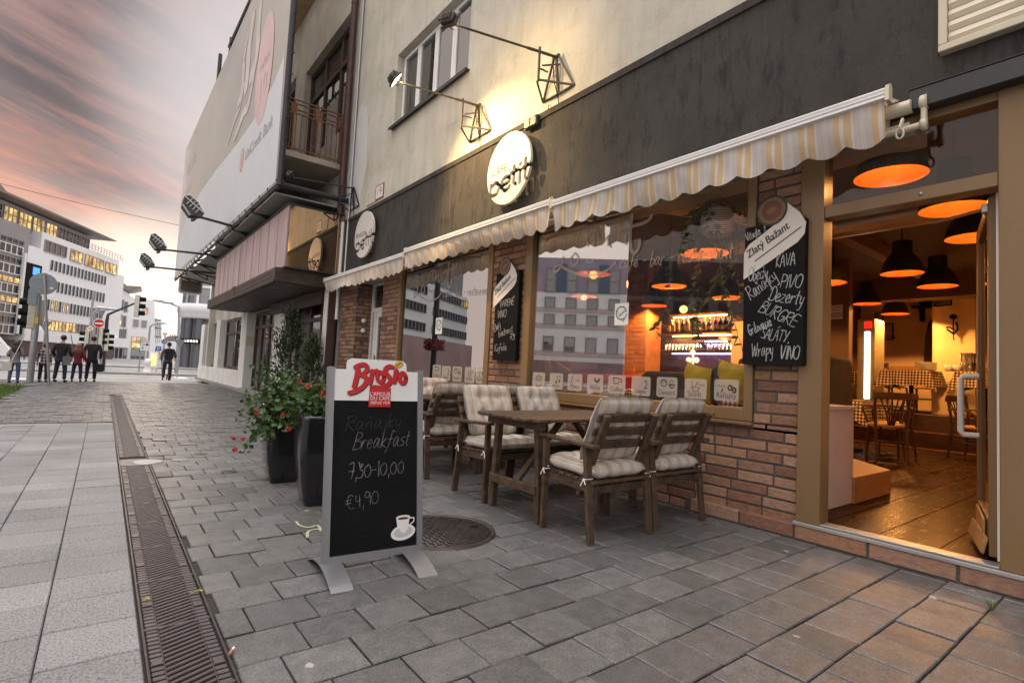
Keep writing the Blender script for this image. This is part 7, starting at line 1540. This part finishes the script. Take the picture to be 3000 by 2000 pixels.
c = onY(424.5, 1012, 36.5); pl = Plane((c.x, 36.5, c.z), (1, 0, 0)); w = onY(438, 1012, 36.5).x-c.x; h = onY(424.5, 996, 36.5).z-c.z; t = thing('zone_sign', 'white rectangular ZONA parking zone sign with round symbols', 'road sign', (c.x, 36.5, 0)); b = MB(); rect2(b, pl, -w, w, -h, h, -.02, 1, .02); rect2(b, pl, -w*.95, w*.95, -h*.96, h*.96, .002, 0); text2(b, pl, 'ZONA', 0, h*.58, h*.38, .006, 1, 'CENTER', 1.1)
poly2(b, pl, ell(-w*.42, h*.2, w*.36), .004, 2); poly2(b, pl, ell(-w*.42, h*.2, w*.28), .006, 0); text2(b, pl, '30', -w*.42, h*.08, h*.24, .008, 1, 'CENTER'); poly2(b, pl, ell(w*.45, h*.2, w*.36), .004, 2); poly2(b, pl, ell(w*.45, h*.2, w*.29), .006, 3); ribbon(b, pl, [(w*.25, h*.36), (w*.65, h*.04)], w*.09, .007, 2); rect2(b, pl, -w*.65, -w*.2, -h*.75, -h*.2, .004, 4)
b.build('plate', [M['white'], M['signblack'], M['red'], flat('sign_blue', (.01, .12, .45)), flat('sign_pale_blue', (.25, .45, .65))], t); b = MB(); b.tube([(c.x-w*.8, 36.54, -.1), (c.x-w*.8, 36.54, c.z)], .03, 8); b.tube([(c.x+w*.8, 36.54, -.1), (c.x+w*.8, 36.54, c.z)], .03, 8); b.build('pole', M['plate'], t)
c = onY(464, 1021, 45); pl = Plane((c.x, 45, c.z), (1, 0, 0)); q = onY(464, 1014, 45).z-c.z; t = thing('parking_sign', 'blue square parking sign with white P', 'road sign', (c.x, 45, -.12)); b = MB(); rect2(b, pl, -q*.95, q*.95, -q, q, 0, 0, .02); text2(b, pl, 'P', 0, -q*.62, q*1.7, .024, 1, 'CENTER'); b.build('plate', [flat('sign_blue', (.01, .12, .45)), M['white']], t); b = MB(); b.tube([(c.x, 45.04, -.12), (c.x, 45.04, c.z)], .04, 8); b.build('pole', M['plate'], t)
c = onY(521, 990, 42); pl = Plane((c.x, 42, c.z), (1, 0, 0)); q = onY(521, 983, 42).z-c.z; t = thing('arrow_sign', 'dark square sign with a white arrow beside the rounded building', 'road sign', (c.x, 42, -.12)); b = MB(); rect2(b, pl, -q, q, -q*.9, q*.9, 0, 0, .02); ribbon(b, pl, [(-q*.5, -q*.4), (q*.1, q*.1)], q*.3, .024, 1); poly2(b, pl, [(-q*.1, q*.4), (q*.6, q*.5), (q*.4, -q*.2)], .025, 1); b.build('plate', [flat('slate_sign', (.06, .08, .11)), M['white']], t); b = MB(); b.tube([(c.x, 42.04, -.12), (c.x, 42.04, c.z)], .04, 8); b.build('pole', M['plate'], t)
a, c = onY(434, 1070, 43), onY(465, 1033, 43); t = thing('backlit_poster', 'glowing orange backlit poster case across the road', 'poster case', (a.x, 43, -.12)); b = MB(); b.box(a.x, c.x, 43, 43.25, a.z-.2, c.z, 0, .03); b.box(a.x+.3, c.x-.3, 43.05, 43.2, -.12, a.z-.2); b.build('case', M['white'], t)
t_ = NT('poster_glow'); f = t_.noise(t_.pos(), 1.6, 4, .6); e = t_.n('ShaderNodeEmission', {'Color': t_.ramp(f, [(.3, (.6, .12, .02)), (.5, (1, .55, .12)), (.62, (1, .85, .4)), (.75, (.3, .5, .1))]), 'Strength': 1.3}); t_.t.links.new(e.outputs[0], t_.out.inputs[0]); b = MB(); b.quad((a.x+.1, 42.99, a.z+.0), (c.x-.1, 42.99, a.z+.0), (c.x-.1, 42.99, c.z-.1), (a.x+.1, 42.99, c.z-.1)); b.build('poster', t_.mat, t)
p = onZ(430, 1092, -.0); q = onY(430, 1050, p.y); r_ = onY(441, 1070, p.y).x-onY(430, 1070, p.y).x; b = MB(); b.lathe((p.x, p.y, 0), [(r_*1.1, 0), (r_*1.1, .1), (r_*.8, .12), (r_*.8, q.z*.55), (r_*1.0, q.z*.6), (r_*.95, q.z*.85), (r_*.6, q.z*.97), (0, q.z)], 18); solo(b, 'traffic_island_beacon', M['white'], 'white domed beacon on the traffic island left of the scooter rider', 'beacon', p)
p = EYE+ray(2, 1055)*43; t = thing('white_van', 'white van cut by the left edge of the photo', 'van', (p.x, p.y, -.118)); b = MB(); X0_, Y0_ = p.x+.35, p.y
b.prism([(X0_-5, Y0_, .3), (X0_, Y0_, .3), (X0_+.05, Y0_, .9), (X0_-.25, Y0_, 1.2), (X0_-.9, Y0_, 2.1), (X0_-1.2, Y0_, 2.25), (X0_-5, Y0_, 2.25)], (0, 1.9, 0)); b.build('body', pm('white_car_paint', (.7, .7, .7), .25, 0, .03, 1), t)
b = MB(); b.prism([(X0_-1.5, Y0_-.01, 1.3), (X0_-.45, Y0_-.01, 1.3), (X0_-1.0, Y0_-.01, 2.0), (X0_-1.5, Y0_-.01, 2.0)], (0, 1.92, 0)); b.build('side_window', M['black'], t)
for dx in (-.9, -4.0):
    for dy in (.08, 1.72): b = MB(); b.lathe((X0_+dx, Y0_+dy-.08, .22), [(0, -.03), (.18, -.02), (.33, 0), (.33, .2), (0, .2)], 20, axis=(0, 1, 0)); b.build('wheel', M['black'], t)
b = MB(); b.box(X0_-.1, X0_+.06, Y0_+.1, Y0_+.35, .7, .88); b.build('headlight', emis('headlight', (1, .85, .6), 3), t)
a, c = EYE+ray(-500, 395)*34, EYE+ray(528, 661)*36; b = MB(); b.tube([a+(c-a)*(k/12)+V((0, 0, -.3*sin(pi*k/12))) for k in range(13)], .014, 6); solo(b, 'overhead_wire', M['black'], 'single thin wire sagging across the sky to the billboard', 'wire', c)
# ------------------------------------------------------------------ people
def skin(name, nodes, edges, mat, parent, sub=1):
    """one continuous surface grown round a skeleton"""
    me = bpy.data.meshes.new(name); me.from_pydata([tuple(n[:3]) for n in nodes], edges, []); o = bpy.data.objects.new(name, me); COL.objects.link(o)
    m = o.modifiers.new('skin', 'SKIN'); m.use_smooth_shade = True
    for i, n in enumerate(nodes): s = me.skin_vertices[0].data[i]; s.radius = (n[3], n[4] if len(n) > 4 else n[3]); s.use_root = (i == 0)
    if sub: q = o.modifiers.new('round', 'SUBSURF'); q.levels = q.render_levels = sub
    dg = bpy.context.evaluated_depsgraph_get(); dg.update(); new = bpy.data.meshes.new_from_object(o.evaluated_get(dg)); o.modifiers.clear(); o.data = new; bpy.data.meshes.remove(me)
    new.materials.clear(); new.materials.append(mat)
    if parent: o.parent = parent
    return o
def person(px, py, top, label, jacket, legs, hair, long_hair=False, female=False, arms=((.26, .0, .85), (.26, .0, .85)), head_turn=0, stance=.1, coat=.82, z0=0.0, beanie=None, scale=None):
    p = onZ(px, py, z0); head_turn += (int(px)*37 % 41)-20; Hh = (onY(px, top, p.y).z-z0) if scale is None else scale; s = Hh/1.75
    t = thing('person', label, 'person', p); t.scale = (s, s, s); t.rotation_euler = (0, 0, rad(head_turn))
    w = .17 if female else .2; hp_ = .1
    body = [(0, 0, .95, .1, .08), (0, 0, 1.2, .11, .08), (0, 0, 1.42, .1, .07), (0, 0, 1.5, .05), (0, .02, 1.58, .055), (0, .03, 1.66, .078, .09), (0, .02, 1.72, .06)]; ed = [(0, 1), (1, 2), (2, 3), (3, 4), (4, 5), (5, 6)]
    jk = [(0, 0, .95, .155 if female else .165, .11), (0, 0, 1.12, .14 if female else .165, .11), (0, -.01, 1.32, .17 if female else .19, .12), (0, 0, 1.45, .1, .08)]; je = [(0, 1), (1, 2), (2, 3)]
    if True: coat = min(coat, .84); jk.append((0, 0, coat, .16, .115)); je.append((0, 4))
    for i, sd in enumerate((-1, 1)):
        hx, hy, hz = arms[i]; el = V((sd*(w+.075), -.05, 1.14)); ha = V((sd*hx, hy+.02, hz)); ha = el+(ha-el).normalized()*.27
        b0 = len(body); body += [(sd*w*.9, 0, 1.42, .05), (el.x, el.y, el.z, .04), (ha.x, ha.y, ha.z, .026), (ha.x, ha.y+.01, ha.z-.07, .034, .016)]; ed += [(2, b0), (b0, b0+1), (b0+1, b0+2), (b0+2, b0+3)]
        for f in range(4): k = len(body); fx_ = ha.x+sd*0; yy = ha.y-.02+.02*f; body += [(fx_, yy, ha.z-.12, .008), (fx_-sd*.012, yy+.006, ha.z-.155-.008*(f in (1, 2)), .007)]; ed += [(b0+3, k), (k, k+1)]
        k = len(body); body += [(ha.x-sd*.005, ha.y+.05, ha.z-.07, .009), (ha.x-sd*.01, ha.y+.065, ha.z-.105, .008)]; ed += [(b0+3, k), (k, k+1)]
        j0 = len(jk); jk += [(sd*w*.95, 0, 1.41, .075, .07), (el.x, el.y, el.z, .06), (ha.x, ha.y, ha.z+.02, .045)]; je += [(2, j0), (j0, j0+1), (j0+1, j0+2)]
    for sd in (-1, 1): b0 = len(body); body += [(sd*hp_, 0, .86, .085), (sd*(hp_+stance*.3), .015, .48, .055), (sd*(hp_+stance*.5), -.02, .08, .035)]; ed += [(0, b0), (b0, b0+1), (b0+1, b0+2)]
    skin('body', body, ed, M['skin'], t, 1)
    skin('jacket', jk, je, M[jacket], t, 2)
    tr = [(0, 0, .93, .15, .11)]; te = []
    for sd in (-1, 1): b0 = len(tr); tr += [(sd*hp_, 0, .82, .1), (sd*(hp_+stance*.3), .015, .48, .072), (sd*(hp_+stance*.5), -.02, .09, .06)]; te += [(0, b0), (b0, b0+1), (b0+1, b0+2)]
    skin('trousers', tr, te, M[legs], t, 2)
    for sd in (-1, 1): b = MB(); b.ball((sd*(hp_+stance*.5), .05, .045), .07, 10, 6, 0, (.65, 1.9, .62)); b.build('shoe', M['blackcloth'], t, world=False)
    b = MB(); b.ball((0, .015, 1.675), .1, 14, 10, 0, (.92, 1.02, 1.08))
    if long_hair: b.ball((0, -.04, 1.6), .12, 12, 8, 0, (1.1, .8, 1.3)); b.ball((0, -.07, 1.42), .13, 12, 8, 0, (1.15, .6, 1.5))
    b.build('hair', M[hair] if not beanie else M[beanie], t, world=False)
    b = MB()
    for sd in (-1, 1): b.ball((sd*.085, .03, 1.64), .025, 8, 6, 0, (.5, 1, 1.4)); b.ball((sd*.032, .112, 1.66), .012, 8, 6)
    b.ball((0, .125, 1.635), .018, 8, 6); b.build('face', M['skin'], t, world=False)
    return t, s
person(38, 1121, 997, 'person with long dark hair, grey jacket and blue jeans at the left', 'greyjacket', 'jeans', 'hair', True, True, ((.22, .16, 1.1), (.22, .16, 1.1)), 0, .06, .9)
person(123, 1119, 1006, 'short haired person in a black and white plaid jacket behind the sign pole', 'plaid', 'blackcloth', 'hair', False, True, stance=.05, coat=.8)
person(173, 1119, 982, 'tall person in black leather jacket and blue jeans', 'blackcloth', 'navy', 'hair', False, False, ((.27, .1, .95), (.27, .1, .95)), -8, .12)
person(222, 1118, 1005, 'person with long auburn hair and dark red jacket', 'redknit', 'navy', 'fairhair', True, True, ((.3, .05, .85), (.3, .05, .85)), 0, .1, .86)
person(263, 1118, 985, 'person in black padded coat and dark trousers, rightmost of the waiting group', 'blackcloth', 'blackcloth', 'hair', False, False, stance=.05, coat=.74)
tS, sS = person(487, 1113.5, 1003, 'person in blue camouflage jacket with helmet standing on a kick scooter', 'bluecloth', 'blackcloth', 'hair', False, False, ((.25, .05, .9), (.3, .3, 1.0)), 0, .08, .9, beanie='blackcloth')
def bagthing(name, P, sx, sy, sz, mt, lab, strap=None):
    b = MB(); pl_ = Plane((P[0], P[1]-sy, P[2]), (1, 0, 0)); poly2(b, pl_, rrect(-sx, sx, -sz, sz, sx*.35), -2*sy, 0, 2*sy); 
    if strap: b.tube(strap, .012, 6)
    solo(b, name, M[mt], lab, 'bag')
q = onZ(38, 1121); c = onY(19, 1072, q.y-.15); bagthing('tote_bag', tuple(c), .11, .05, .12, 'bag', 'white tote bag hanging from the shoulder of the leftmost person', [c+V((.1, 0, .15)), V((q.x+.1, q.y-.15, 1.15)), V((q.x+.15, q.y-.05, 1.4))])
q = onZ(173, 1119); c = onY(196, 1056, q.y-.1); bagthing('shoulder_bag', tuple(c), .1, .06, .14, 'greyjacket', 'grey shoulder bag held by the tall person in black', [c+V((0, 0, .15)), V((q.x+.24, q.y-.1, 1.2)), V((q.x+.17, q.y-.06, 1.5))])
q = onZ(263, 1118); c = onY(288, 1077, q.y-.05); bagthing('briefcase', tuple(c), .15, .09, .13, 'blackcloth', 'black bulky bag in the hand of the rightmost waiting person', [c+V((0, 0, .12)), c+V((-.08, 0, .3))])
q = onZ(487, 1113.5); bagthing('backpack', (q.x, q.y-.19*sS, 1.22*sS), .17*sS, .11*sS, .24*sS, 'blackcloth', 'dark backpack on the back of the scooter rider')
t = thing('kick_scooter', 'purple kick scooter under the rider with the backpack', 'scooter', (q.x+.32, q.y, 0)); X0_ = q.x+.05
b = MB(); b.box(X0_-.07, X0_+.07, q.y-.35, q.y+.35, .09, .12, 0, .01); b.build('deck', M['dark'], t)
b = MB(); b.tube([(X0_+.02, q.y+.4, .12), (X0_+.03, q.y+.46, .1), (X0_+.02, q.y+.3, .98)], .022, 8); b.tube([(X0_-.22, q.y+.3, .98), (X0_+.28, q.y+.3, .98)], .018, 8); b.build('steering_bar', flat('purple_paint', (.12, .05, .25)), t)
for yy in (-.4, .46): b = MB(); b.lathe((X0_-.02, q.y+yy, .09), [(0, 0), (.09, 0), (.09, .04), (0, .04)], 16, axis=(1, 0, 0)); b.build('wheel', M['black'], t)
# ------------------------------------------------------------------ sky, sun, camera
w = bpy.data.worlds.new('World'); SC.world = w; w.use_nodes = True; wt = w.node_tree; wt.nodes.clear()
class WN(NT):
    def __init__(s): s.t = wt; s.out = wt.nodes.new('ShaderNodeOutputWorld')
n = WN(); D = n.n('ShaderNodeTexCoord').outputs['Generated']; x, y, z = n.sep(D)
zz = n.math('MAXIMUM', z, 0.0); el = zz
az = n.math('ARCTAN2', x, y)
sv = n.n('ShaderNodeCombineXYZ', {'X': n.math('MULTIPLY', az, 1.6), 'Y': n.math('MULTIPLY', n.math('ADD', zz, n.math('MULTIPLY', az, .22)), 7.5), 'Z': 0.3}).outputs[0]
c1 = n.noise(sv, 1.15, 7, .6, .6); c2 = n.noise(n.mapv(sv, (1, 1.5, 1), (0, 0, 0), (4.3, 2.1, 0)), 1.5, 6, .62, .5); c3 = n.noise(n.mapv(sv, (.6, .35, 1), (0, 0, 0), (1.3, 7, 0)), 1.3, 3, .5, .3)
cl = n.math('ADD', n.math('MULTIPLY', c1, .6), n.math('MULTIPLY', c3, .4))
base = n.ramp(el, [(0.0, (.8, .56, .43)), (.07, (.66, .45, .37)), (.16, (.52, .375, .325)), (.26, (.3, .235, .222)), (.36, (.18, .15, .15)), (.5, (.14, .125, .13)), (.8, (.4, .38, .39))])
dark = n.ramp(el, [(0, (.74, .52, .42)), (.1, (.5, .345, .3)), (.22, (.25, .182, .172)), (.34, (.115, .092, .096)), (.55, (.095, .082, .09)), (.9, (.3, .29, .3))])
pink = n.ramp(el, [(0, (.95, .66, .48)), (.12, (.74, .46, .36)), (.25, (.58, .27, .2)), (.36, (.32, .19, .172)), (.6, (.26, .19, .19))])
col = n.mix(n.ramp(cl, [(.38, 0.0), (.58, 1.0)]), dark, base); col = n.mix(n.math('MULTIPLY', n.ramp(c2, [(.46, 0.0), (.64, 1.0)]), .9), col, pink)
def glow(v, lo, hi, k, c):
    global col
    d = n.n('ShaderNodeVectorMath', {0: D, 1: tuple(V(v).normalized())}, operation='DOT_PRODUCT').outputs['Value']
    m = n.math('MULTIPLY', n.ramp(d, [(lo, 0.0), (hi, 1.0)], 'EASE'), k); col = n.mix(m, col, c)
glow((sin(rad(4)), cos(rad(4)), .06), .98, .9995, .9, (1.0, .86, .72))
glow((sin(rad(15)), cos(rad(15)), .42), .95, .992, .8, (.58, .53, .53))
glow((-.85, .3, .32), .5, .86, .85, (.95, .8, .72))
col = n.mix(n.ramp(z, [(.66, 0.0), (.9, 1.0)]), col, (3.0, 2.9, 2.9))  # overhead sky, out of view, brightened well beyond the visible sky as added fill
col = n.mix(n.math('MULTIPLY', n.ramp(n.math('MULTIPLY', y, -1.0), [(.0, 0.0), (.45, 1.0)]), .9), col, (.9, .86, .86))  # unseen sky behind the camera, also brightened to add fill light
sky = n.n('ShaderNodeTexSky', sky_type='NISHITA', sun_disc=False, sun_elevation=rad(5), sun_rotation=rad(4), air_density=1.0, dust_density=2.0, altitude=100)
clear = n.math('MULTIPLY', n.ramp(cl, [(.5, .0), (.75, .2)]), 1.0)
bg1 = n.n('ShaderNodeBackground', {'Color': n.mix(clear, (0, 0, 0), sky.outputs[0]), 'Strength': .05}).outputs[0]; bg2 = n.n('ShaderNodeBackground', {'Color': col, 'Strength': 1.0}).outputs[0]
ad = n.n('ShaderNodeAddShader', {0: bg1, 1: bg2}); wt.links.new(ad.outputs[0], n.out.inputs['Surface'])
sd = bpy.data.lights.new('sun', 'SUN'); sd.energy = .6; sd.angle = rad(14); sd.color = (1, .8, .62); so_ = bpy.data.objects.new('sun', sd); COL.objects.link(so_); so_.rotation_euler = V((-sin(rad(4)), -cos(rad(4)), -math.tan(rad(5)))).to_track_quat('-Z', 'Y').to_euler()
cd = bpy.data.cameras.new('camera'); cam = bpy.data.objects.new('camera', cd); COL.objects.link(cam)
cd.sensor_width = 36; cd.sensor_fit = 'HORIZONTAL'; cd.lens = FPX/3000*36; cd.clip_start = .05; cd.clip_end = 2000
mw = Matrix((CR, CU, -CF)).transposed().to_4x4(); mw.translation = EYE; cam.matrix_world = mw
SC.camera = cam
vs_ = SC.view_settings; vs_.view_transform = 'Standard'; vs_.look = 'None'; vs_.exposure = 0.55; vs_.gamma = 1.0; vs_.use_curve_mapping = False
SC.cycles.max_bounces = 7; SC.cycles.transparent_max_bounces = 16; SC.cycles.diffuse_bounces = 3; SC.cycles.glossy_bounces = 4; SC.cycles.use_denoising = True
SC.cycles.sample_clamp_indirect = 6.0; SC.cycles.caustics_reflective = False; SC.cycles.caustics_refractive = False
